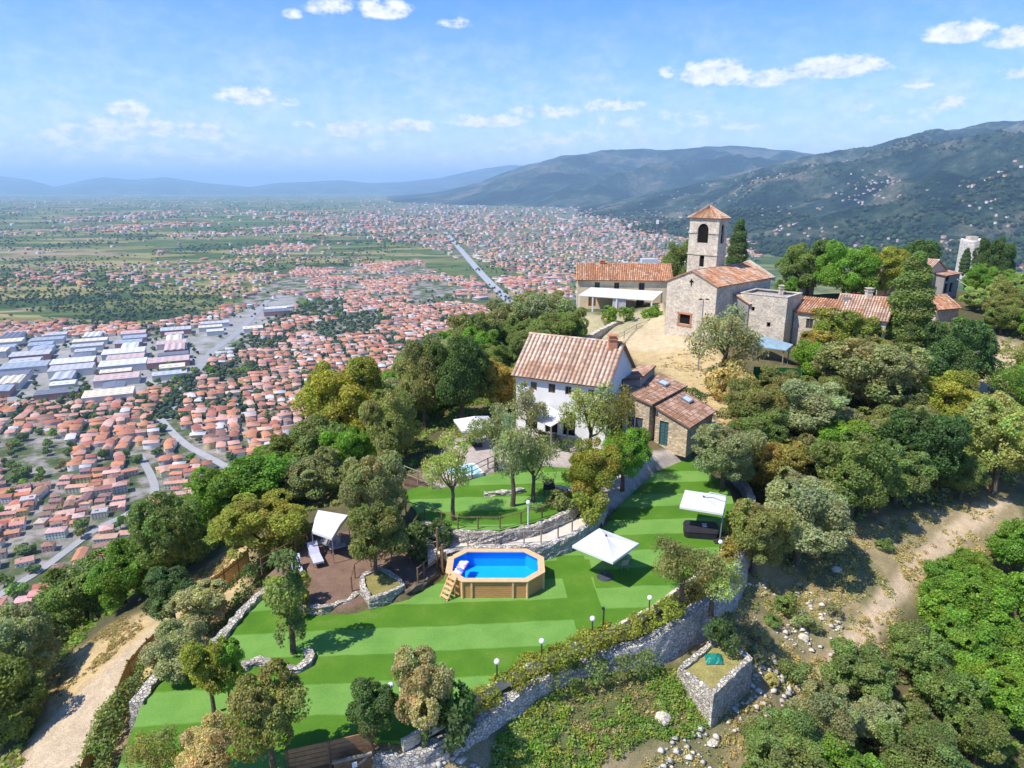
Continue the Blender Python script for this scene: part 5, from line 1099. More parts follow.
MB().add([(*p, PZ - .2) for p in li], [tuple(range(8))]).build('water', m, po)
for (x, y) in [ou[0], ou[1], ou[2], ou[7], (cx0 - .55 * hx + .3, ou[0][1]), (cx0 + .35 * hx, ou[0][1]), (ou[2][0], cy0)]:
    dx, dy = (x - cx0), (y - cy0); l = math.hypot(dx, dy); MB().box((x + dx / l * .03, y + dy / l * .03, PZ / 2 - .03), (.12, .12, PZ - .06), math.atan2(dy, dx) if (x, y) in ou else 0).build('upright', COPE, po)
# ladder on the near left corner
ld = thing('pool_ladder', 'small wooden step ladder leaning on the pool corner', 'ladder', (ou[0][0] - .6, ou[0][1] - .2, 0)); lp = Vector(((ou[0][0] + ou[7][0]) / 2, (ou[0][1] + ou[7][1]) / 2, 0)); dr = Vector((-1, -1, 0)).normalized(); sd = Vector((1, -1, 0)).normalized()
for s_ in (-.32, .32): MB().tube([lp + dr * .95 + sd * s_, lp + dr * .12 + sd * s_ + Vector((0, 0, PZ + .12))], .045, 5).build('side_rail', COPE, ld); MB().tube([lp + dr * .35 + sd * s_, lp + dr * .2 + sd * s_ + Vector((0, 0, PZ))], .04, 5).build('back_leg', COPE, ld)
for k in range(5): p = lp + dr * (.95 - .83 * (k + .6) / 5.2) + Vector((0, 0, (PZ + .1) * (k + .6) / 5.2)); MB().box(p, (.66, .2, .045), math.atan2(sd.y, sd.x)).build('step', COPE, ld)
# patterned float lying at the pool's left corner
PINK = bpy.data.materials.new('float_print'); nt = nodes_of(PINK); v = N(nt, 'ShaderNodeTexVoronoi', {'Vector': N(nt, 'ShaderNodeTexCoord').outputs['Object'], 'Scale': 3.6}).outputs['Color']
N(nt, 'ShaderNodeOutputMaterial', {'Surface': N(nt, 'ShaderNodeBsdfPrincipled', {'Base Color': RAMP(nt, N(nt, 'ShaderNodeSeparateColor', {0: v}).outputs[0], [(0, (.75, .72, .82)), (.4, (.7, .35, .55)), (.6, (.2, .25, .75)), (.75, (.8, .78, .85))], 'CONSTANT'), 'Roughness': .5}).outputs[0]})
mb = MB(); fx, fy = cx0 - hx + 1.15, cy0 - .15
fx -= .25
for k in range(6): q = -.7 + k * .28; mb.ball((fx + .25 * q, fy + q, PZ - .17), (.34, .19, .07), 10, 6)
tag(mb.build('pool_float', PINK, None, True), 'pink and white patterned float lying at the left end of the pool', 'float')

# parasols
def parasol(label, corners, apex, base, bh, fold=.0):
    o = thing('parasol', label, 'parasol', (base.x, base.y, base.z)); mb = MB(); n = 7; ap = Vector(apex)
    for i in range(4):
        a, b = Vector(corners[i]), Vector(corners[(i + 1) % 4]); rows = []
        for k in range(n + 1):
            f = k / n; sag = -.1 * math.sin(f * math.pi); rows.append([ap.lerp(a.lerp(b, g), f) + Vector((0, 0, sag * (1 - abs(2 * g - 1)))) for g in np.linspace(0, 1, 7)])
        for k in range(n):
            for g in range(6): mb.quad(rows[k][g], rows[k + 1][g], rows[k + 1][g + 1], rows[k][g + 1])
    for i in range(4):
        a, b = Vector(corners[i]), Vector(corners[(i + 1) % 4]); mb.quad(a, a - Vector((0, 0, .16)), b - Vector((0, 0, .16)), b)
    mb.build('canopy', WHITE, o)
    for c in corners: MB().tube([ap - Vector((0, 0, .12)), Vector(c) - Vector((0, 0, .05))], .02, 5).build('rib', GREYM, o)
    MB().ball(ap + Vector((0, 0, .05)), (.07, .07, .09)).build('finial', IRON, o); return o
# square canopy built from its centre: 3 m a side, slightly turned
def square(c, w, a, z, tilt=0): return [Vector((c.x + w * (math.cos(a) * x - math.sin(a) * y), c.y + w * (math.sin(a) * x + math.cos(a) * y), z + tilt * x)) for x, y in ((-.5, -.5), (.5, -.5), (.5, .5), (-.5, .5))]
b = at(605, 577, 0); c = Vector((6.07, 39.6, 0))
pa = parasol('white square parasol on a dark foot in the middle of the lawn', square(c, 3.1, R(-41), 2.2), (c.x, c.y, 2.8), b, 0)
MB().tube([(b.x, b.y, 0), (c.x, c.y, 2.7)], .035).build('pole', WOODB, pa)
mb = MB(); mb.tube([(b.x, b.y, 0), (b.x, b.y, .12)], [.55, .5], 14); mb.tube([(b.x, b.y, .12), (b.x, b.y, .5)], [.09, .07], 8); mb.build('foot', pmat('dark_slate_foot', (.06, .065, .075), .6), pa)
tubc = at(701, 529, .4)
c = Vector((13.97, 45.5, 0)); pb = at(719.5, 541, 0)
pa = parasol('white cantilever parasol over the black covered tub', square(c, 3.0, R(-21), 2.4, 0), (c.x, c.y, 2.72), pb, 0)
MB().tube([(pb.x, pb.y, 0), (pb.x + .05, pb.y, 1.6), (pb.x + .5, pb.y + .9, 2.75), (pb.x + .55, pb.y + 1.1, 3.0), (c.x + .5, c.y + .1, 3.05), (c.x, c.y, 2.75)], .045).build('cantilever_pole', GREYM, pa)
MB().box((pb.x, pb.y, .05), (.9, .9, .1)).build('foot', IRON, pa)
# black covered tub
tb = thing('covered_tub', 'black covered tub with white marks under the cantilever parasol', 'hot tub', (tubc.x, tubc.y, 0)); hw, hd = 1.22, .8
def rbox(mb, c, hx_, hy_, z0, z1, r, taper=0, ang=0):
    poly = []
    for sx, sy, a0 in ((1, 1, 0), (-1, 1, 90), (-1, -1, 180), (1, -1, 270)):
        for k in range(5): a = R(a0 + k * 22.5); poly.append((sx * (hx_ - r) + r * math.cos(a), sy * (hy_ - r) + r * math.sin(a)))
    ca_, sa_ = math.cos(ang), math.sin(ang); P = lambda f: [(c[0] + (x * ca_ - y * sa_) * f, c[1] + (x * sa_ + y * ca_) * f) for x, y in poly]
    a, b = P(1), P(1 - taper); n = len(a); mb.add([(*p, z0) for p in a] + [(*p, z1) for p in b], [tuple(range(n))[::-1], tuple(range(n, 2 * n))] + [(i, (i + 1) % n, n + (i + 1) % n, n + i) for i in range(n)])
mb = MB(); rbox(mb, tubc, hw, hd, 0, .5, .35, 0, R(-9)); mb.build('shell', BLACKP, tb)
mb = MB(); rbox(mb, tubc, hw + .04, hd + .04, .5, .66, .38, .05, R(-9)); mb.build('cover', pmat('tub_cover', (.028, .024, .03), .55, .35, .25, 2), tb)
mb = MB(); u = Vector((math.cos(R(-9)), math.sin(R(-9)), 0)); v = Vector((-u.y, u.x, 0)); cc = Vector((tubc.x, tubc.y, .667)) + u * .25
for dx, dy, sx, sy in ((0, .3, .34, .1), (.12, .33, .1, .16), (-.02, .05, .3, .09), (-.02, -.08, .3, .09), (-.14, .0, .06, .3), (.12, .02, .06, .2)): mb.box(cc + u * dx + v * dy, (sx, sy, .012), R(-9))
mb.build('emblem', WHITEP, tb)
# grey folded chair behind the parasol
def fchair(label, p, ang, m):
    o = thing('garden_chair', label, 'chair', tuple(p)); M = Matrix.Rotation(ang, 4, 'Z'); L = lambda x, y, z: Vector(p) + M @ Vector((x, y, z))
    for x in (-.22, .22):
        MB().tube([L(x, -.22, 0), L(x, -.2, .45)], .02, 5).build('leg', GREYM, o); MB().tube([L(x, .25, 0), L(x, .2, .45), L(x, .32, .95)], .02, 5).build('leg', GREYM, o)
    mb = MB(); mb.hexa([L(-.23, -.23, .43), L(.23, -.23, .43), L(.23, .2, .43), L(-.23, .2, .43), L(-.23, -.23, .47), L(.23, -.23, .47), L(.23, .2, .47), L(-.23, .2, .47)]); mb.build('seat', m, o)
    mb = MB(); mb.hexa([L(-.23, .2, .5), L(.23, .2, .5), L(.23, .24, .5), L(-.23, .24, .5), L(-.23, .31, .95), L(.23, .31, .95), L(.23, .35, .95), L(-.23, .35, .95)]); mb.build('backrest', m, o); return o
GREYF = pmat('grey_fabric', (.3, .29, .28), .8); LILAC = pmat('lilac_canvas', (.5, .49, .58), .8, .2, .1, 4)
fchair('grey garden chair standing behind the lawn parasol', at(623, 570, 0), R(200), GREYF)
fchair('second grey chair half under the lawn parasol edge', at(627, 562, 0), R(120), GREYF)
# deck things: loungers, swing seat, low table
def lounger(label, p, ang, bt_=.55):
    o = thing('sun_lounger', label, 'sun lounger', tuple(p)); M = Matrix.Rotation(ang, 4, 'Z'); L = lambda x, y, z: Vector(p) + M @ Vector((x, y, z)); s_ = .33
    fr = MB()
    for x in (-s_, s_): fr.tube([L(x, -1.0, .28), L(x, .95, .28)], .03, 5)
    fr.tube([L(-s_, -1, .28), L(s_, -1, .28)], .03, 5); fr.build('frame', GREYM, o)
    for x in (-s_, s_):
        for y in (-.8, .7): MB().tube([L(x, y, 0), L(x, y, .28)], .03, 5).build('leg', GREYM, o)
    mb = MB(); mb.hexa([L(-s_, -1, .29), L(s_, -1, .29), L(s_, .25, .29), L(-s_, .25, .29), L(-s_, -1, .37), L(s_, -1, .37), L(s_, .25, .37), L(-s_, .25, .37)]); mb.build('mattress', LILAC, o)
    mb = MB(); e = Vector((0, .75, bt_)); mb.hexa([L(-s_, .26, .3), L(s_, .26, .3), L(s_, .95, .3 + bt_), L(-s_, .95, .3 + bt_), L(-s_, .24, .38), L(s_, .24, .38), L(s_, .9, .38 + bt_), L(-s_, .9, .38 + bt_)]); mb.build('backrest', LILAC, o)
    return o
lounger('lilac grey sun lounger on the deck next to the low table', at(316, 560, .45), R(28)); lounger('lilac grey sun lounger at the outer left edge of the deck', at(297, 572, .45), R(24), .45)
p = at(338, 551, .45); lt = thing('low_table', 'dark low table between the sun lounger and swing seat', 'table', tuple(p)); MB().box((p.x, p.y, .82), (1.15, .5, .06), R(30)).build('table_top', GREYF, lt)
for sx in (-.5, .5):
    for sy in (-.2, .2): M = Matrix.Rotation(R(30), 3, 'Z'); q = M @ Vector((sx, sy, 0)); MB().box((p.x + q.x, p.y + q.y, .62), (.06, .06, .34)).build('leg', IRON, lt)
zc = 2.55; Q = [at(312, 531, zc - .25), at(332, 538, zc - .3), at(348, 515, zc), at(318, 510, zc)]; ctr = sum(Q, Vector()) / 4; sw_ = thing('swing_seat', 'garden swing seat under a white canopy on the deck', 'swing', (ctr.x, ctr.y, .45))
mb = MB(); ap = (Q[2] + Q[3]) / 2 * .55 + (Q[0] + Q[1]) / 2 * .45 + Vector((0, 0, .22)); e1 = (Q[3] + Q[0]) / 2 + Vector((0, 0, .16)); e2 = (Q[1] + Q[2]) / 2 + Vector((0, 0, .16))
mb.quad(Q[0], Q[1], e2, e1); mb.quad(e1, e2, Q[2], Q[3])
for i in range(4): mb.quad(Q[i], Q[i] - Vector((0, 0, .18)), Q[(i + 1) % 4] - Vector((0, 0, .18)), Q[(i + 1) % 4])
mb.build('canopy', WHITE, sw_)
for i in range(4): MB().tube([Vector((Q[i].x, Q[i].y, .4)), Q[i]], .035, 6).build('post', GREYM, sw_)
sx_ = (Q[1] - Q[0]).normalized(); ang = math.atan2(sx_.y, sx_.x); mb = MB(); mb.box((ctr.x, ctr.y, .9), (1.5, .6, .1), ang); mb.build('seat', GREYF, sw_); mb = MB(); mb.box((ctr.x + .28 * sx_.y * -1, ctr.y + .3 * sx_.x, 1.2), (1.5, .1, .55), ang); mb.build('backrest', GREYF, sw_)
for s_ in (-.7, .7): MB().tube([(ctr.x + sx_.x * s_, ctr.y + sx_.y * s_, .95), (ctr.x + sx_.x * s_, ctr.y + sx_.y * s_, zc - .1)], .012, 4).build('chain', GREYM, sw_)
# globe lamps
GLOBE = pmat('opal_globe', (.86, .85, .83), .25, .5, .02)
def globe(label, p, h, pole=IRON):
    o = thing('globe_lamp', label, 'lamp', tuple(p), 'white globe garden lamps'); MB().tube([p - Vector((0, 0, .2)), p + Vector((0, 0, h - .1))], [.045, .035], 8).build('pole', pole, o); MB().tube([p + Vector((0, 0, h - .12)), p + Vector((0, 0, h - .04))], [.05, .09], 8).build('collar', pole, o); MB().ball(p + Vector((0, 0, h + .06)), .155, 14, 9).build('globe', GLOBE, o, True); return o
globe('white globe lamp at the lower hedge end nearest the beige bush', at(497, 679, .1), 1.0); globe('white globe lamp second along the lawn hedge', at(541.5, 658, .1), 1.0); globe('white globe lamp just left of the bare black post', at(592, 634, .1), .95); globe('white globe lamp at the hedge by the twin garden trees', at(649, 611, .1), .85)
globe('tall white globe lamp behind the fence on the terrace lawn', at(528, 526, 1.7), 1.75, WHITEP); globe('white globe lamp almost hidden in the beige bush', at(392, 706, 0), 1.15); globe('white globe lamp right of the cantilever parasol pole', at(733, 531, 0), .95); globe('white globe lamp by the tub near the leaning handrail', at(719.5, 553, 0), .8)
q = ground(573, 337); globe('tall white globe lamp above the farmhouse roof by the canopy yard', q, max(1.5, zat(q.x, q.y, 318) - q.z), WHITEP)
p = at(603, 630, .05); ps = thing('lamp_post', 'bare black post without a globe beside the lawn hedge', 'post', tuple(p)); MB().tube([p - Vector((0, 0, .2)), p + Vector((0, 0, 1.45))], .05, 8).build('pole', IRON, ps); MB().box(p + Vector((-.04, -.02, 1.45)), (.18, .12, .12)).build('lamp_head', IRON, ps)
p = at(714, 566, -.2); q = at(739, 512, .6); tag(MB().tube([p, q, q + Vector((.3, .9, .2))], [.05, .045, .04], 6).build('handrail', pmat('bleached_wood', (.5, .45, .37), .8)), 'bleached wooden handrail leaning between lawn and trees beside the tub', 'handrail')
# green cover in the raised bed
p = at(713, 660, -2.55); gc = thing('green_cover', 'crumpled teal green cover lying on the raised bed', 'cover', tuple(p)); mb = MB(); n_ = 9
g = [[Vector((p.x + (i / (n_ - 1) - .5) * 1.05 + .12 * (j / (n_ - 1)), p.y + (j / (n_ - 1) - .5) * .9, -2.5 + .3 * math.sin(math.pi * min(1, max(0, i / (n_ - 1)))) ** .5 * math.sin(math.pi * j / (n_ - 1)) ** .5 + .09 * mnoise.noise(Vector((i * .7, j * .7, 2))))) for j in range(n_)] for i in range(n_)]
for i in range(n_ - 1):
    for j in range(n_ - 1): mb.quad(g[i][j], g[i + 1][j], g[i + 1][j + 1], g[i][j + 1])
mb.build('cover_sheet', pmat('teal_plastic', (.01, .2, .15), .45, .4, .15, 3), gc)
# terrace things
p = at(464, 470, 2.0); sp_ = thing('spa_pool', 'small square spa pool with pale blue water on the wooden terrace', 'spa pool', (p.x, p.y, 1.4)); mb = MB(); rbox(mb, p, 1.35, 1.15, 1.3, 1.98, .2, 0, R(25)); mb.build('shell', WHITEP, sp_); mb = MB(); rbox(mb, p, 1.15, .95, 1.98, 1.995, .2, 0, R(25)); mb.build('water', pmat('spa_water', (.35, .62, .7), .1, .5, .06, 2), sp_)
p = at(462, 462, 1.85); dk = MB(); dk.prism([tuple(q)[:2] for q in pts([(432, 480), (455, 488), (500, 462), (505, 447), (470, 445), (440, 462)], 1.7)], 1.2, 1.72); struct(dk.build('wooden_deck', pmat('deck_boards', (.3, .22, .16), .8, .2, .2, 6, .2)))
p = at(418, 487, 1.5); mb = MB(); P = pts([(404, 484), (438, 494), (440, 487), (408, 475)], 1.4); mb.prism([tuple(q)[:2] for q in P], .8, [1.55] * 4); tag(mb.build('brown_step', pmat('brown_earth_step', (.12, .075, .05), .9, .1, .3, 4, .4)), 'dark brown timber step below the crossed rail fence', 'step')
b = at(478, 446, 1.75); c = at(475, 432, 4.1); c = Vector((b.x - .2, b.y + .1, 0)); pa = parasol('white parasol on the paved yard behind the spa pool', square(c, 3.3, R(18), 3.9), (c.x, c.y, 4.6), b, 0); MB().tube([(b.x, b.y, 1.6), (c.x, c.y, 4.6)], .04).build('pole', GREYM, pa); MB().box((b.x, b.y, 1.85), (.8, .8, .1)).build('foot', IRON, pa)
zc = 4.3; P = [at(531, 419, zc - .1), at(551, 427, zc - .35), at(568, 417, zc - .1), at(546, 404, zc + .2)]; aw = thing('awning', 'white fabric awning before the arched doors of the white farmhouse', 'awning', (P[1].x, P[1].y, 1.6)); mb = MB(); n_ = 8
for i in range(n_):
    for j in range(n_):
        f = lambda u, v: P[0].lerp(P[1], u).lerp(P[3].lerp(P[2], u), v) + Vector((0, 0, -.14 * math.sin(math.pi * u) * math.sin(math.pi * v)))
        mb.quad(f(i / n_, j / n_), f((i + 1) / n_, j / n_), f((i + 1) / n_, (j + 1) / n_), f(i / n_, (j + 1) / n_))
mb.build('canopy', WHITE, aw)
for q in P[:3]: MB().box((q.x, q.y, (1.6 + q.z) / 2), (.14, .14, q.z - 1.6), 0).build('post', WOODG, aw)
MB().tube([P[1], P[2]], .05, 5).build('beam', WOODB, aw)
# black barbecue under a tilted lid
p = at(549, 496, 1.7); bq = thing('barbecue', 'black barbecue with raised lid on the terrace lawn', 'barbecue', tuple(p)); mb = MB(); mb.box((p.x, p.y, 2.45), (.9, .5, .28)); mb.build('body', BLACKP, bq); mb = MB(); mb.box((p.x - .05, p.y + .25, 2.75), (.9, .08, .5), 0, ('X', -.3)); mb.build('lid', IRON, bq)
for sx in (-.38, .38):
    for sy in (-.2, .2): MB().tube([(p.x + sx, p.y + sy, 1.7), (p.x + sx, p.y + sy, 2.35)], .03, 5).build('leg', IRON, bq)
MB().box((p.x + .75, p.y, 2.5), (.5, .45, .05)).build('side_shelf', GREYM, bq)
p = at(571, 500, 1.7); st_ = thing('stone_table', 'grey garden table beside the barbecue', 'table', tuple(p)); MB().box((p.x, p.y + .2, 2.5), (1.7, .8, .08), R(12)).build('table_top', pmat('grey_top', (.42, .45, .48), .6), st_)
for sx in (-.6, .6): MB().box((p.x + sx, p.y + .2, 2.08), (.22, .5, .78)).build('leg', STONE_PALE, st_)
p = at(712, 432, 1.3); rk = MB(); rk.ball((p.x, p.y, 1.6), (.8, .6, .75), 9, 6); rk.ball((p.x + .7, p.y + .4, 1.5), (.6, .5, .6), 8, 6)
tag(rk.build('white_tarp', WHITEP), 'crumpled white tarpaulin heap beside the lower stone annex', 'tarpaulin')
# green net screen below the shelter
P = onT([(752, 384), (775, 385), (800, 386), (817, 384)]); ns = thing('net_screen', 'dark green net screen fence below the sheet roofed shelter', 'fence', tuple(P[0])); mb = MB()
for a, b in zip(P, P[1:]): mb.hexa([a, b, b + Vector((0, .04, 0)), a + Vector((0, .04, 0)), a + Vector((0, 0, 2.0)), b + Vector((0, 0, 2.0)), b + Vector((0, .04, 2.0)), a + Vector((0, .04, 2.0))])
mb.build('net', pmat('green_net', (.02, .12, .03), .8, .1, .3, 3), ns)
for p in P: MB().tube([p - Vector((0, .05, .3)), p + Vector((0, -.05, 2.1))], .04, 5).build('post', GREYM, ns)

# ------------------------------------------------------------------ trees and other plants
def crown_np(lobes, nleaf, size, seed, upbias=.25, shell=(.72, 1.06), asp=1.0, gaps=-.22):
    r_ = np.random.default_rng(seed); L = np.array([l[:3] for l in lobes], float); Rr = np.array([l[3:6] if len(l) > 4 else (l[3],) * 3 for l in lobes], float)
    wgt = (Rr[:, 0] * Rr[:, 2]); li = r_.choice(len(L), nleaf * 2, p=wgt / wgt.sum()); dv = r_.normal(size=(nleaf * 2, 3)); dv[:, 2] += upbias; dv /= np.linalg.norm(dv, axis=1, keepdims=True)
    P = L[li] + dv * Rr[li] * r_.uniform(shell[0], shell[1], (nleaf * 2, 1)); inside = np.zeros(len(P), bool)
    for k in range(len(L)):
        q = (((P - L[k]) / Rr[k]) ** 2).sum(1); inside |= (q < .4) & (li != k)
    # ragged gaps
    gp = np.array([mnoise.noise(Vector(p * (1.1 / size * .16)) + Vector((seed, 0, 0))) for p in P]); inside |= gp < gaps
    k = np.where(~inside)[0][:nleaf]; P = P[k]; dv = dv[k]; n = len(P)
    nr = dv * .7 + r_.normal(size=(n, 3)) * .65 + np.array([0, 0, .35]); nr /= np.linalg.norm(nr, axis=1, keepdims=True)
    tg = np.cross(nr, r_.normal(size=(n, 3))); tg /= np.linalg.norm(tg, axis=1, keepdims=True); bt_ = np.cross(nr, tg); s = size * r_.uniform(.55, 1.3, (n, 1))
    V = np.stack([P - tg * s * .5, P - bt_ * s * .42 * asp + nr * s * .08, P + tg * s * .5, P + bt_ * s * .42 * asp + nr * s * .08], 1).reshape(-1, 3)
    c = np.clip(r_.normal(1, .2, (n, 1)), .55, 1.6) * np.array([1, 1, 1]) * (1 + r_.normal(0, .08, (n, 3))); lobev = r_.uniform(.82, 1.18, (len(L), 1)) * (1 + r_.normal(0, .05, (len(L), 3))); c = c * lobev[li[k]]
    return mesh_np('crown', V, np.arange(n * 4).reshape(-1, 4), np.repeat(c, 4, 0), LEAF)
def lobed(n, R0, Hc, zc, seed, lr=(.38, .6)):
    r_ = random.Random(seed); l = [(0, 0, zc, R0 * .62, R0 * .62, Hc * .6)]
    for i in range(n):
        a = i * 2.4 + r_.uniform(-.5, .5); f = r_.uniform(.45, .8); zz = zc + Hc * r_.uniform(-.55, .75); rr = R0 * r_.uniform(*lr) * (1 - .25 * max(0, (zz - zc) / Hc)); k = math.sqrt(max(.15, 1 - ((zz - zc) / Hc) ** 2)); l.append((math.cos(a) * R0 * f * k, math.sin(a) * R0 * f * k, zz, rr, rr, rr * .85))
    return l
def trunk_mesh(h, r, limbs, seed, lean=0.0):
    r_ = random.Random(seed); mb = MB(); pz = [0, h * .35, h * .7, h]; P = [Vector((lean * z + r_.uniform(-.06, .06), r_.uniform(-.06, .06), z - (.35 if z == 0 else 0))) for z in pz]; mb.tube(P, [r * 1.3, r, r * .85, r * .6], 7)
    for (x, y, z) in limbs:
        s = P[2].lerp(P[3], r_.random()); e = Vector((x, y, z)); m_ = s.lerp(e, .5) + Vector((0, 0, -.15)); mb.tube([s, m_, e], [r * .5, r * .33, r * .12], 5)
    o = mb.build('trunk', BARK); d = o.data; bpy.data.objects.remove(o); return d
VAR = {}
def variant(kind, seed):
    """Tree forms at natural size: returns (crown mesh, trunk mesh, height, width)."""
    if kind == 'oak': R0, Hc, zc, th = 2.5, 2.7, 3.0, 1.9; l = lobed(20, R0, Hc, zc, seed, (.2, .42)); c = crown_np(l, 22000, .15, seed, .3, (.7, 1.1)); hgt = 5.7
    elif kind == 'big': R0, Hc, zc, th = 3.5, 3.7, 4.1, 2.6; l = lobed(28, R0, Hc, zc, seed, (.17, .38)); c = crown_np(l, 34000, .165, seed, .3, (.7, 1.1)); hgt = 7.9
    elif kind == 'fine': R0, Hc, zc, th = 1.7, 1.5, 2.6, 1.9; l = lobed(18, R0, Hc, zc, seed, (.22, .45)); c = crown_np(l, 17000, .115, seed, .3, (.72, 1.1)); hgt = 4.3
    elif kind == 'olive': R0, Hc, zc, th = 1.9, 1.5, 3.0, 2.1; l = lobed(9, R0, Hc, zc, seed, (.3, .46)); c = crown_np(l, 4600, .17, seed, .2, (.35, 1.1), .55); hgt = 4.7
    elif kind == 'slim': R0, Hc, zc, th = .75, 1.9, 2.7, 2.6; l = [(0.1 * math.sin(i * 2), .1 * math.cos(i * 3), 1.1 + i * .42, .5 + .22 * math.sin(i * 1.7 + seed) + .08 * i * (1 - i / 9)) for i in range(8)]; c = crown_np(l, 3600, .15, seed); hgt = 4.7
    elif kind == 'cypress': l = [(.12 * math.cos(i * 2.1), .12 * math.sin(i * 2.1), .7 + i * .5, *(max(.3, 1.15 * math.sin(math.pi * (.2 + .8 * (i + 1.5) / 20.5)) ** .55),) * 2, .62) for i in range(19)]; c = crown_np(l, 26000, .13, seed, .5, (.82, 1.06), 1.0, -.8); hgt = 10.2; th = 1
    elif kind == 'bush': R0, Hc, zc, th = 1.15, .8, .85, .5; l = lobed(7, R0, Hc, zc, seed, (.4, .6)); c = crown_np(l, 2600, .15, seed, .3); hgt = 1.75
    elif kind == 'far': R0, Hc, zc, th = 3.2, 2.6, 3.4, 1.5; l = lobed(7, R0, Hc, zc, seed, (.4, .6)); c = crown_np(l, 700, .95, seed, .3); hgt = 6.2
    limbs = [] if kind in ('cypress', 'slim') else [(q[0] * .8, q[1] * .8, q[2]) for q in l[1:7]]
    t = trunk_mesh(th, {'oak': .16, 'big': .24, 'fine': .13, 'olive': .15, 'slim': .13, 'cypress': .2, 'bush': .06, 'far': .2}[kind], limbs, seed)
    xs = np.zeros(len(c.vertices) * 3, np.float32); c.vertices.foreach_get('co', xs); xs = xs.reshape(-1, 3); return c, t, float(np.percentile(xs[:, 2], 99.7)), float(np.percentile(np.abs(xs[:, :2]), 98)) * 2
for kd, nn in (('oak', 5), ('big', 4), ('fine', 4), ('olive', 4), ('slim', 1), ('cypress', 2), ('bush', 4), ('far', 3)): VAR[kd] = [variant(kd, 100 + 7 * i + len(kd) * 13) for i in range(nn)]
TINT0 = {'yellow green': (.118, .134, .026), 'bright green': (.075, .135, .022), 'dark green': (.044, .074, .026), 'olive green': (.1, .11, .038), 'grey green': (.125, .14, .075), 'ochre': (.15, .128, .034), 'mid green': (.078, .108, .036), 'brownish': (.2, .17, .085), 'pale green': (.135, .17, .06), 'beige green': (.2, .185, .1)}
TINT = {k: (v[0] * 2.9, v[1] * 2.75, v[2] * 2.3) for k, v in TINT0.items()}
PLACED = []
def plant(kind, p, h, w, tint, name=None, label=None, cat=None, group=None, lean=None):
    c, t, hh, ww = VAR[kind][len(PLACED) % len(VAR[kind])]
    o = thing(name or {'cypress': 'cypress_tree', 'olive': 'olive_tree', 'bush': 'shrub'}.get(kind, 'broadleaf_tree'), label, cat or {'bush': 'shrub'}.get(kind, 'tree'), tuple(p), group)
    o.rotation_euler = (0, 0, random.uniform(0, 6.28)) if not lean else (0, lean, 0); o.scale = (w / ww, w / ww, h / hh)
    t_ = link('trunk', t, o); c_ = link('crown', c, o); b = TINT[tint]; k = random.uniform(.88, 1.12); c_.color = (b[0] * k * random.uniform(.93, 1.07), b[1] * k, b[2] * k * random.uniform(.9, 1.1), 1)
    PLACED.append((p[0], p[1], w, o)); return o
def by_px(kind, bx, by, top, wpx, tint, label, z=None, name=None, cat=None, lean=None):
    p = at(bx, by, z) if z is not None else ground(bx, by); zt = zat(p.x, p.y, top); dep = p.y * CP_ - (p.z - H) * SP_
    return plant(kind, p, max(.6, zt - p.z), wpx / F * dep, tint, name, label, cat, None, lean)
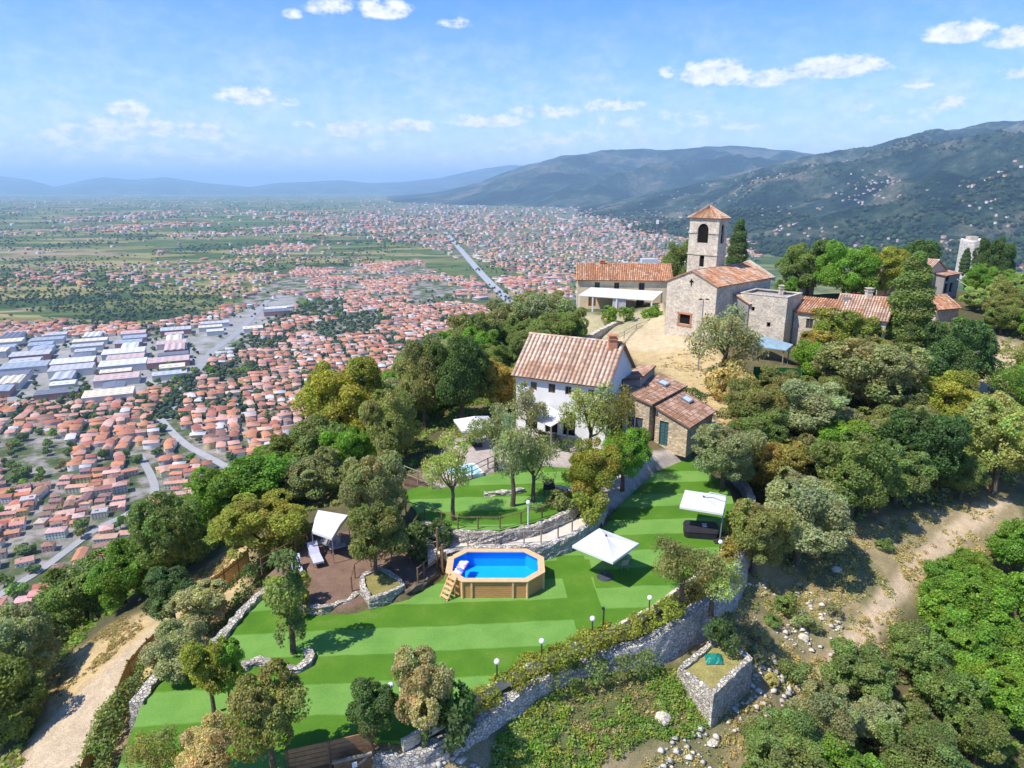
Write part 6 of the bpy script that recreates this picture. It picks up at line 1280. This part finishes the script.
# trees one can point at
SPEC = [
 ('slim', 294, 653, 553, 34, 'mid green', 'slender ivy wrapped tree standing alone on the striped lawn', 0),
 ('oak', 376, 576, 504, 56, 'olive green', 'round topped tree growing from the rounded stone planter', .5),
 ('fine', 214, 713, 640, 46, 'yellow green', 'small yellow green tree leaning on the lawn left edge', 0),
 ('fine', 231, 706, 642, 34, 'bright green', 'small bright green tree crowded behind the leaning yellow green one', 0),
 ('fine', 275, 772, 674, 66, 'olive green', 'large olive green rounded tree at the lawn foot before the board fence', 0),
 ('fine', 186, 690, 628, 56, 'grey green', 'grey green tree over the stone edging at the lawn left corner', -1.0),
 ('fine', 175, 628, 572, 46, 'dark green', 'dark green tree above the upper end of the tan reed fence', -2.5),
 ('fine', 205, 632, 585, 48, 'grey green', 'grey green tree behind the pale stone edging of the lawn', -1.8),
 ('olive', 162, 790, 733, 52, 'olive green', 'olive green bush tree at the very bottom lawn edge', 0),
 ('fine', 213, 790, 728, 54, 'brownish', 'brownish dry bush tree at the bottom lawn edge', 0),
 ('fine', 424, 742, 654, 56, 'beige green', 'tall beige flowering bush tree at the lawn lower hedge end', -.4),
 ('fine', 376, 742, 684, 44, 'dark green', 'dark green bush tree beside the board gate', -.3),
 ('bush', 450, 746, 692, 60, 'dark green', 'dark ivy clad bush between beige bush and hedge', -.5),
 ('olive', 681, 610, 540, 60, 'olive green', 'feathery grey olive tree at the hedge end near the tub', -.3),
 ('olive', 712, 612, 553, 48, 'pale green', 'paler leafy tree right of the olive above the retaining wall', -.5),
 ('olive', 453, 520, 438, 50, 'pale green', 'small pale olive tree at the left of the terrace lawn', 1.7),
 ('olive', 513, 506, 418, 50, 'grey green', 'tall grey olive tree with thick trunk on the terrace lawn', 1.7),
 ('olive', 533, 502, 438, 44, 'pale green', 'pale leaning olive tree right of the tall terrace olive', 1.7),
 ('big', 592, 506, 444, 52, 'yellow green', 'yellow green tree below the annexes beside the gravel yard', .8),
 ('big', 622, 488, 428, 46, 'bright green', 'bright green tree against the stone annex front', .8),
 ('olive', 590, 466, 384, 54, 'pale green', 'broad pale olive tree before the right half of the white farmhouse', 1.5),
 ('olive', 612, 470, 386, 40, 'olive green', 'narrow olive tree at the white farmhouse right corner', 1.4),
 ('olive', 527, 445, 385, 34, 'grey green', 'thin creeper covered tree on the white farmhouse left wall', 1.6),
 ('olive', 496, 470, 408, 46, 'grey green', 'hazy grey olive tree between spa pool and farmhouse', 1.8),
 ('olive', 722, 392, 308, 66, 'grey green', 'dry grey olive tree standing before the church front', None),
 ('bush', 728, 398, 356, 46, 'brownish', 'brown twiggy thicket at the foot of the dry olive by the church', None),
 ('cypress', 900, 372, 252, 40, 'mid green', 'tall dense cypress standing right of the low tiled houses', None),
 ('cypress', 902, 378, 318, 22, 'mid green', 'small cypress in front of the tall cypress', None),
 ('cypress', 734, 292, 219, 19, 'dark green', 'dark cypress rising just right behind the bell tower', 4),
 ('big', 683, 300, 238, 42, 'mid green', 'dark rounded tree left behind the bell tower', 3),
 ('big', 844, 362, 308, 70, 'yellow green', 'yellow green tree in front of the long low tiled house', None),
 ('oak', 812, 372, 330, 40, 'ochre', 'ochre tinged tree beside the sheet roofed shelter', None),
 ('big', 868, 420, 340, 92, 'grey green', 'big grey green holm oak below the long low house', None),
 ('big', 800, 445, 380, 84, 'grey green', 'broad grey oak below the green net screen', None),
 ('big', 750, 440, 384, 60, 'olive green', 'olive green oak right of the white tarpaulin heap', None),
 ('big', 722, 490, 424, 62, 'grey green', 'bushy grey tree overhanging the lawn top corner', None),
 ('big', 770, 500, 440, 64, 'ochre', 'ochre and green oak in the middle of the bank wood', None),
 ('big', 795, 565, 482, 92, 'grey green', 'large dark oak at the bank edge above the dry slope', None),
 ('big', 848, 522, 436, 82, 'mid green', 'broad green oak along the top of the dirt bank', None),
 ('big', 752, 575, 500, 56, 'olive green', 'olive green oak just behind the retaining wall bend', None),
 ('big', 918, 492, 410, 74, 'dark green', 'dark holm oak near the upper bend of the dirt track', None),
 ('big', 940, 436, 372, 66, 'yellow green', 'yellow green tree below the tall cypress right side', None),
 ('big', 952, 400, 318, 62, 'dark green', 'dark holm oak right of the tall cypress foot', None),
 ('olive', 1006, 420, 362, 36, 'bright green', 'light green young tree beside the upper dirt yard', None),
 ('big', 993, 492, 400, 76, 'pale green', 'pale feathery tree at the head of the dirt track', None),
 ('big', 805, 300, 240, 56, 'mid green', 'round green tree behind the church end', 3), ('big', 842, 306, 242, 52, 'bright green', 'bright green tree behind the low tiled house roof', 3), ('big', 872, 304, 247, 50, 'yellow green', 'yellow green tree left behind the tall cypress', 3),
 ('big', 905, 300, 240, 50, 'dark green', 'dark tree directly behind the tall cypress top', 2), ('cypress', 963, 275, 248, 9, 'dark green', 'tiny dark cypress before the pale old tower', 2), ('big', 984, 282, 239, 24, 'dark green', 'dark pine right of the pale old tower', 2), ('big', 998, 284, 238, 22, 'dark green', 'second dark pine right of the pale old tower', 2),
 ('oak', 783, 318, 278, 22, 'bright green', 'small bright tree squeezed between church and orange hut', 3.5),
 ('big', 350, 455, 358, 84, 'yellow green', 'large yellow green tree topping the left slope skyline', None), ('big', 392, 470, 390, 56, 'olive green', 'olive green tree left of the terrace above the deck', None), ('big', 268, 560, 498, 84, 'yellow green', 'yellow green tree hanging over the lounger deck', -1),
 ('big', 380, 540, 452, 60, 'grey green', 'dark grey tree behind the swing seat canopy', None), ('big', 425, 430, 340, 56, 'olive green', 'tall olive green tree left beyond the white farmhouse', None), ('big', 462, 425, 335, 58, 'dark green', 'dark tree beyond the spa terrace near the farmhouse', None), ('big', 500, 415, 360, 44, 'ochre', 'golden leaved tree at the white farmhouse left gable', None),
 ('big', 545, 352, 292, 60, 'grey green', 'hazy grey tree behind the white farmhouse ridge', 1), ('big', 508, 352, 300, 54, 'grey green', 'grey tree on the skyline left behind the white farmhouse', 0), ('big', 476, 372, 312, 52, 'olive green', 'olive skyline tree two crowns left of the farmhouse roof', 0),
 ('bush', 608, 322, 306, 18, 'bright green', 'green bush in the left half under the long white canopy', 4), ('bush', 626, 321, 307, 18, 'bright green', 'green bush in the middle under the long white canopy', 4), ('bush', 652, 320, 305, 20, 'bright green', 'green bush at the right end under the long white canopy', 4),
 ('bush', 722, 650, 615, 34, 'dark green', 'dark creeper shrub in the raised bed corner', -2.5), ('bush', 288, 612, 578, 44, 'yellow green', 'bright shrub spilling over the deck front wall', .2), ('bush', 438, 545, 522, 30, 'dark green', 'dark shrub below the terrace lawn beside the steps', .8), ('bush', 560, 512, 488, 30, 'olive green', 'dark green shrub under the grey garden table', 1.2), ('bush', 590, 520, 492, 36, 'yellow green', 'yellow green shrub above the curved garden wall end', 1.0),
 ('bush', 412, 560, 528, 40, 'dark green', 'dark green shrub at the back corner of the terrace', .5), ('bush', 745, 545, 510, 36, 'yellow green', 'yellowish shrub beside the bleached handrail', -.5),
]
for kd, bx_, by_, tp, w, tint, lab, z in SPEC: by_px(kd, bx_, by_, tp, w, tint, lab, z)
def in_px(poly): return lambda x, y, z: inpoly(*proj(x, y, z), poly)
ITEMS = []
def wood(zone, where, xr, yr, mask, step, kinds, tints, hr, rows=('lower', 'middle', 'upper'), name=None, wfac=(.85, 1.15), maxn=999):
    c = []; xs = np.arange(xr[0], xr[1], step); ys = np.arange(yr[0], yr[1], step * .87)
    for j, y in enumerate(ys):
        for x in xs: c.append((x + (j % 2) * step / 2 + random.uniform(-.38, .38) * step, y + random.uniform(-.38, .38) * step))
    c = np.array(c); z = T(c[:, 0], c[:, 1]); m = mask(c[:, 0], c[:, 1], z); n = 0
    for (x, y), zz in zip(c[m], z[m]):
        if any((x - q[0]) ** 2 + (y - q[1]) ** 2 < (.33 * (q[2] + step)) ** 2 for q in PLACED[:len(SPEC)]): continue
        if n >= maxn: break
        pp_ = proj(x, y, zz + 3)
        if not (-25 < pp_[0] < 1050 and pp_[1] < 815): continue
        n += 1
        f = fbm(np.array([x * .09]), np.array([y * .09]), 3, 70)[0] + random.uniform(-.16, .16); tint = tints[min(len(tints) - 1, max(0, int((f - .2) / .6 * len(tints))))]
        kd = random.choice(kinds); h = random.uniform(*hr); w = min(step * random.uniform(.95, 1.4), h * random.uniform(.8, 1.05)) if kd != 'bush' else h * random.uniform(1, 1.6); o = plant(kd, (x, y, zz - .1), h, w, tint, name, None, None, zone); p = proj(x, y, zz + h * .6)
        size = 'small' if h < hr[0] + (hr[1] - hr[0]) * .33 else 'tall' if h > hr[0] + (hr[1] - hr[0]) * .67 else 'middling'
        ITEMS.append((o, f"{size} {tint} {'shrub' if name == 'shrub' else 'tree'} {where}", p[0], p[1]))
DRYP = [(10, 800), (52, 740), (42, 700), (28, 672), (55, 645), (95, 640), (125, 618), (185, 590), (215, 565), (240, 545), (254, 548), (246, 585), (180, 640), (130, 700), (100, 790)]
LWP = [(-29, 20), (-62, 18), (-66, 80), (-52, 118), (-8, 126), (4, 112), (-2.5, 80), (-6.5, 66), (-12, 53), (-16, 46), (-21, 44), (-28, 40)]
wood('trees of the left slope wood', 'on the left wooded slope', (-60, 6), (16, 122), lambda x, y, z: inpoly(x, y, LWP) & ~inpoly(*proj(x, y, z), DRYP) & ~((y < 50) & (distpoly(x, y, [(-24, 20), (-23.5, 30), (-23.3, 41), (-20, 47)], False) < 4)), 4.6, ['big', 'oak', 'oak'], ['bright green', 'olive green', 'mid green', 'bright green', 'mid green', 'grey green', 'bright green'], (4.2, 6.6))
RBP = [(742, 800), (765, 745), (800, 722), (845, 698), (888, 674), (920, 641), (962, 604), (1010, 568), (1060, 535), (1250, 520), (1250, 1100), (700, 1100), (735, 830)]
wood('trees of the wood below the dirt track', 'in the wood below the dirt track', (10, 75), (14, 64), in_px(RBP), 3.7, ['big', 'oak', 'oak'], ['bright green', 'mid green', 'pale green', 'bright green', 'mid green', 'grey green'], (3.6, 5.8))
RUP = [(742, 575), (735, 530), (745, 480), (712, 470), (722, 440), (745, 410), (770, 395), (840, 380), (925, 372), (950, 395), (965, 440), (1000, 470), (985, 500), (930, 512), (860, 530), (800, 560), (765, 590)]
wood('trees of the bank wood', 'on the bank left of the dirt track', (12, 70), (40, 92), in_px(RUP), 4.3, ['big', 'oak'], ['grey green', 'mid green', 'olive green', 'grey green', 'mid green', 'bright green'], (3.6, 6.0))
SHP = [(735, 640), (745, 600), (800, 568), (850, 545), (885, 530), (930, 520), (900, 560), (860, 600), (830, 640), (790, 690), (750, 740), (700, 765), (690, 740), (750, 690)]
wood('shrubs on the dry bank', 'on the dry stony bank', (6, 50), (24, 64), lambda x, y, z: inpoly(*proj(x, y, z), SHP) & (fbm(x * .25, y * .25, 3, 44) > .5), 2.1, ['bush'], ['olive green', 'grey green', 'mid green', 'beige green'], (.6, 1.6), name='shrub')
RRP = [(966, 335), (966, 305), (975, 292), (1080, 292), (1120, 420), (1040, 470), (1010, 420), (1030, 375), (1024, 340), (985, 345), (965, 372), (940, 385), (925, 350)]
wood('trees of the right ridge wood', 'on the ridge right of the houses', (56, 150), (70, 150), in_px(RRP), 5.6, ['big', 'oak'], ['bright green', 'olive green', 'mid green', 'bright green', 'pale green'], (4, 6.5))
BCP = [(765, 296), (800, 288), (960, 284), (1100, 284), (1100, 262), (960, 264), (770, 272)]
wood('trees behind the hilltop houses', 'behind the hilltop houses', (48, 190), (118, 170), in_px(BCP), 7.5, ['big', 'oak'], ['mid green', 'dark green', 'bright green', 'olive green'], (5, 8), maxn=70)
BLP = [(500, 352), (570, 318), (576, 340), (540, 345), (560, 300), (520, 300), (480, 330)]
wood('trees behind the white farmhouse', 'beyond the white farmhouse', (-8, 14), (82, 116), lambda x, y, z: inpoly(x, y, [(-3, 80), (4, 76), (9, 90), (10, 112), (2, 116)]), 4.6, ['big'], ['grey green', 'olive green', 'mid green'], (4, 6))
unique_labels(ITEMS)
print('trees', len(PLACED))
# hedges: one clipped row each
def hedge(name, label, path, w, h, tint, leaf=.13, n=60, seed=5, dip=0, cat='hedge'):
    P = resample([Vector(p) for p in path], .55); l = []
    for i, p in enumerate(P):
        q = random.uniform(.85, 1.15); l.append((p.x + random.uniform(-.12, .12), p.y + random.uniform(-.12, .12), p.z + h * .45 * q, w * .55 * q, w * .55 * q, h * .58 * q))
    me = crown_np(l, n * len(P), leaf, seed, .4, (.7, 1.08)); o = link(name, me); o.color = TINT[tint] + (1,); return tag(o, label, cat)
hedge('hedge', 'yellow green clipped hedge between lawn kerb and retaining wall', [at(a, b, -.45) for a, b in [(478, 706), (505, 690), (530, 674), (560, 661), (590, 647), (620, 636), (650, 626), (672, 612)]], 1.5, .95, 'yellow green', .13, 330)
hedge('hedge', 'olive coloured hedge continuing up between wall and tub corner', [at(a, b, -.5) for a, b in [(690, 600), (712, 585), (728, 560), (738, 535)]], 1.3, .9, 'ochre', .13, 260, 8)
hedge('ivy_hedge', 'dark ivy hedge along the reed fence left of the lawn', onT([(92, 790), (102, 752), (118, 722), (138, 694), (158, 668), (182, 646)], -.1), 1.3, 1.5, 'mid green', .15, 260, 9)
hedge('ivy_hedge', 'very dark ivy hedge above the lawn between trees and deck', onT([(216, 632), (230, 612), (248, 592), (266, 572)], -.1), 1.1, 1.6, 'dark green', .15, 230, 10)
hedge('ivy_hedge', 'leafy ivy row on the deck edge beside the outer lounger', [at(a, b, .1) for a, b in [(272, 590), (284, 600), (298, 603)]], .9, .9, 'bright green', .13, 220, 12)
hedge('wall_creeper', 'green creeper mass trailing over the retaining wall foot', onT([(560, 690), (590, 682), (620, 675), (645, 668)], -.1), 1.5, 1.2, 'mid green', .15, 260, 13)
hedge('farmhouse_creeper', 'dark low planting along the white farmhouse terrace edge', [at(a, b, 1.5) for a, b in [(535, 440), (552, 446), (570, 450)]], 1.3, 1.1, 'dark green', .15, 220, 14)
hedge('annex_creeper', 'dark creeper on the stone annex parapet behind its skylight', [Vector((17.5, 68.6, 3.6)), Vector((18.6, 67.6, 3.6)), Vector((19.4, 66, 3.4))], .9, .9, 'dark green', .15, 220, 15)
# scrub, dry grass and rubble nobody could count
def tufts(name, label, cat, n, poly, size, tints, dens=None, hfac=1.0, xr=(-45, 70), yr=(10, 110)):
    x = rng.uniform(*xr, n); y = rng.uniform(*yr, n); z = T(x, y); k = inpoly(*proj(x, y, z), poly)
    if dens is not None: k &= fbm(x * .35, y * .35, 3, 17) + rng.uniform(-.12, .12, n) > dens
    x, y, z = x[k], y[k], z[k]; m = len(x); q = 5; Vv = np.zeros((m, q, 4, 3)); a = rng.uniform(0, 6.28, (m, q)); s = size * rng.uniform(.5, 1.4, (m, 1)); ln = rng.uniform(.3, 1.1, (m, q)); ox = rng.normal(0, .5, (m, q)) * s; oy = rng.normal(0, .5, (m, q)) * s
    ca_, sa_ = np.cos(a), np.sin(a); hgt = s * hfac * rng.uniform(.35, .9, (m, q)); wd = s * .55
    bx_ = x[:, None] + ox; by_ = y[:, None] + oy; bz_ = z[:, None] - .03
    for i, (u, v) in enumerate(((-.5, 0), (.5, 0), (.35, 1), (-.35, 1))): Vv[:, :, i, 0] = bx_ + ca_ * u * wd + sa_ * v * ln * s * 1.1; Vv[:, :, i, 1] = by_ + sa_ * u * wd - ca_ * v * ln * s * 1.1; Vv[:, :, i, 2] = bz_ + v * hgt
    col = np.array(tints)[rng.integers(0, len(tints), m)] * rng.uniform(.7, 1.3, (m, 1)); o = link(name, mesh_np(name, Vv.reshape(-1, 3), np.arange(m * q * 4).reshape(-1, 4), np.repeat(col, q * 4, 0), LEAF)); o.color = (1, 1, 1, 1); return tag(o, label, cat, None, 'stuff')
def clumps(name, label, cat, n, poly, xr, yr, rr_, tint, leaf, per, dens, seed):
    x = rng.uniform(*xr, n); y = rng.uniform(*yr, n); z = T(x, y); k = inpoly(*proj(x, y, z), poly) & (fbm(x * .4, y * .4, 3, seed) + rng.uniform(-.1, .1, n) > dens); x, y, z = x[k], y[k], z[k]
    r = rng.uniform(rr_[0], rr_[1], len(x)); m = len(x); q = m * per; li = rng.integers(0, m, q); dv = rng.normal(size=(q, 3)); dv[:, 2] = np.abs(dv[:, 2]); dv /= np.linalg.norm(dv, axis=1, keepdims=True)
    P = np.stack([x, y, z - .03], -1)[li] + dv * r[li][:, None] * rng.uniform(.4, 1.1, (q, 1)) * np.array([1, 1, .8]); nr = dv * .5 + rng.normal(size=(q, 3)) * .6 + np.array([0, 0, .6]); nr /= np.linalg.norm(nr, axis=1, keepdims=True)
    tg = np.cross(nr, rng.normal(size=(q, 3))); tg /= np.linalg.norm(tg, axis=1, keepdims=True); bt_ = np.cross(nr, tg); s_ = leaf * rng.uniform(.6, 1.4, (q, 1)); V = np.stack([P - tg * s_ * .5, P - bt_ * s_ * .35, P + tg * s_ * .5, P + bt_ * s_ * .35], 1).reshape(-1, 3)
    tc_ = np.array([TINT[t] for t in tint])[rng.integers(0, len(tint), m)] * rng.uniform(.75, 1.3, (m, 1)); o = link(name, mesh_np(name, V, np.arange(q * 4).reshape(-1, 4), np.repeat(tc_[li] * rng.uniform(.8, 1.2, (q, 1)), 4, 0), LEAF)); o.color = (1, 1, 1, 1); return tag(o, label, cat, None, 'stuff')
clumps('green_weeds', 'bright green weeds growing below the retaining wall', 'weeds', 16000, [(490, 775), (497, 738), (540, 700), (580, 684), (640, 668), (680, 672), (716, 716), (690, 735), (640, 738), (600, 765), (560, 780)], (-6, 16), (22, 42), (.14, .42), ['bright green', 'bright green', 'yellow green', 'pale green', 'mid green'], .13, 46, .43, 17)
TINT['straw'] = (.42, .32, .15)
clumps('slope_grass', 'dry grass between the green weeds below the wall', 'grass', 9000, [(490, 775), (497, 738), (540, 700), (580, 684), (640, 668), (680, 672), (716, 716), (690, 735), (640, 738), (600, 765), (560, 780)], (-6, 16), (22, 42), (.08, .22), ['straw', 'olive green', 'brownish'], .1, 26, .4, 51)
clumps('bank_weeds', 'olive weeds and low brush on the dry bank', 'weeds', 26000, [(725, 600), (750, 570), (800, 562), (860, 528), (930, 510), (1000, 500), (1010, 540), (950, 600), (885, 670), (800, 735), (740, 790), (600, 790), (690, 735), (745, 690)], (2, 66), (22, 66), (.1, .4), ['olive green', 'beige green', 'beige green', 'brownish', 'brownish', 'grey green'], .12, 34, .45, 29)
TINT['straw'] = (.42, .32, .15); TINT['pale straw'] = (.5, .4, .2)
clumps('dry_grass', 'dry straw coloured grass beside the pale dirt path', 'grass', 30000, [(0, 735), (30, 690), (60, 655), (110, 625), (200, 570), (235, 552), (215, 590), (150, 622), (75, 690), (20, 765)], (-36, -14), (22, 60), (.08, .25), ['straw', 'pale straw', 'straw', 'olive green'], .1, 26, .42, 3)
clumps('yard_grass', 'dry yellow grass around the church yard', 'grass', 9000, [(655, 360), (700, 350), (735, 370), (740, 420), (715, 440), (692, 410)], (8, 40), (56, 100), (.1, .25), ['straw', 'pale straw'], .13, 16, .5, 4)
clumps('scrub', 'low scrub covering the wooded left slope', 'undergrowth', 22000, [(-30, 800), (-30, 560), (200, 480), (400, 380), (480, 330), (560, 300), (560, 340), (520, 350), (510, 430), (400, 480), (250, 540), (200, 560), (110, 615), (40, 680), (15, 800)], (-62, 10), (18, 122), (.25, .7), ['mid green', 'olive green', 'bright green'], .28, 16, .4, 5)
clumps('bank_scrub', 'low scrub under the trees of the bank wood', 'undergrowth', 14000, [(745, 420), (770, 395), (940, 385), (1060, 300), (1060, 480), (985, 495), (860, 520), (765, 580), (745, 520)], (12, 100), (40, 125), (.25, .7), ['mid green', 'olive green', 'grey green'], .28, 16, .4, 6)
clumps('wood_scrub', 'low scrub under the wood below the dirt track', 'undergrowth', 9000, RBP, (8, 66), (14, 64), (.25, .6), ['mid green', 'bright green', 'olive green'], .22, 22, .4, 7)
OUTP = [(1062, 250), (2600, 200), (2600, 4000), (-1500, 4000), (-1500, 830), (1062, 830)]
clumps('outer_woods', 'woods carrying on over the slopes beside the hilltop', 'woods', 2600, OUTP, (-40, 150), (4, 120), (1.4, 2.6), ['bright green', 'mid green', 'olive green', 'grey green'], .5, 110, .3, 8)
def rocks(n, poly, xr, yr, smax, dens):
    x = rng.uniform(*xr, n); y = rng.uniform(*yr, n); z = T(x, y); k = inpoly(*proj(x, y, z), poly) & (fbm(x * .5, y * .5, 3, 23) + rng.uniform(-.15, .15, n) > dens); x, y, z = x[k], y[k], z[k]; m = len(x); s = smax * rng.random(m) ** 3 + .05
    V = bl[None] * (s[:, None, None] * rng.uniform(.6, 1.3, (m, 8, 3))) * np.array([1, 1, .7]); V = V + np.stack([x, y, z - s * .1], -1)[:, None]; Fc = (np.array(ico)[None] + np.arange(m)[:, None, None] * 8).reshape(-1, 3); C_ = np.repeat((np.array((.55, .5, .43))[None] * rng.uniform(.7, 1.25, (m, 1)))[:, None], 8, 1)
    o = link('rubble', mesh_np('rubble', V.reshape(-1, 3), Fc, C_.reshape(-1, 3), STW)); return tag(o, 'loose pale rubble scattered on the dry bank', 'rubble', None, 'stuff')
rocks(16000, [(640, 790), (660, 740), (720, 715), (745, 690), (750, 640), (740, 590), (770, 570), (830, 600), (850, 640), (790, 700), (740, 790), (500, 790), (390, 775), (420, 755), (520, 760)], (-6, 30), (22, 50), .3, .5)
for (px, py, s_, lb) in [(743, 669, .42, 'pale boulder right of the raised bed'), (662, 720, .5, 'pale boulder among weeds left of the raised bed'), (836, 572, .45, 'grey boulder half hidden on the dry bank'), (803, 640, .4, 'flat stone on the bank above the dirt track'), (712, 748, .35, 'small pale boulder at the bottom below the raised bed')]:
    p = ground(px, py); mb = MB(); mb.ball((p.x, p.y, p.z + s_ * .2), (s_, s_ * .75, s_ * .55), 9, 6); mb.v = [(a + .12 * s_ * mnoise.noise(Vector((a * 3, b * 3, c * 3))), b + .25 * s_ * mnoise.noise(Vector((a * 2, b * 2, c * 4))), c + .2 * s_ * mnoise.noise(Vector((a * 3, c * 3, b)))) for a, b, c in mb.v]; tag(mb.build('boulder', STONE_PALE), lb, 'boulder')
# trees standing in the town: the nearest as things of their own
cand = []
for wz in WOODY + [TOWN_Z]:
    xs_ = [p[0] for p in wz]; ys_ = [p[1] for p in wz]; nn = 26 if wz is not TOWN_Z else 900
    for _ in range(nn):
        a, b = random.uniform(max(-10, min(xs_)), min(540, max(xs_))), random.uniform(min(ys_), min(630, max(ys_)))
        if inpoly([a], [b], wz)[0]: p = at(a, b, ZP); cand.append((p.x, p.y, a, b, wz is not TOWN_Z))
hp = np.array(houses); TI = []
for x, y, a, b, w_ in cand:
    if len(TI) >= 150: break
    if x > -420 and y < 600 and T1(x, y) > ZP - 4: continue
    if np.min(np.hypot(hp[:, 0] - x, hp[:, 1] - y)) < 6: continue
    h = random.uniform(5.5, 10); tint = random.choice(['dark green', 'mid green', 'dark green', 'bright green', 'olive green']); o = plant('far', (x, y, ZP), h, random.uniform(6, 10), tint, 'town_tree', None, 'tree', 'trees between the houses of the valley town')
    TI.append((o, f"{'tall' if h > 8 else 'low'} {tint} tree in the {'town park' if w_ else 'town streets'}", a, b))
unique_labels(TI)

# ------------------------------------------------------------------ air between here and the mountains
hz_ = MB(); hz_.hexa([(-60000, -4000, ZP - 70), (60000, -4000, ZP - 70), (60000, 62000, ZP - 70), (-60000, 62000, ZP - 70), (-60000, -4000, 870), (60000, -4000, 870), (60000, 62000, 870), (-60000, 62000, 870)])
m = bpy.data.materials.new('air'); nt = nodes_of(m)
N(nt, 'ShaderNodeOutputMaterial', {'Volume': N(nt, 'ShaderNodeVolumePrincipled', {'Color': (.5, .75, 1.0, 1), 'Density': .00006, 'Anisotropy': 0.0}).outputs[0]})
hz = hz_.build('haze', m); hz['kind'] = 'stuff'; hz['label'] = 'blue summer haze over the valley'; hz['category'] = 'haze'
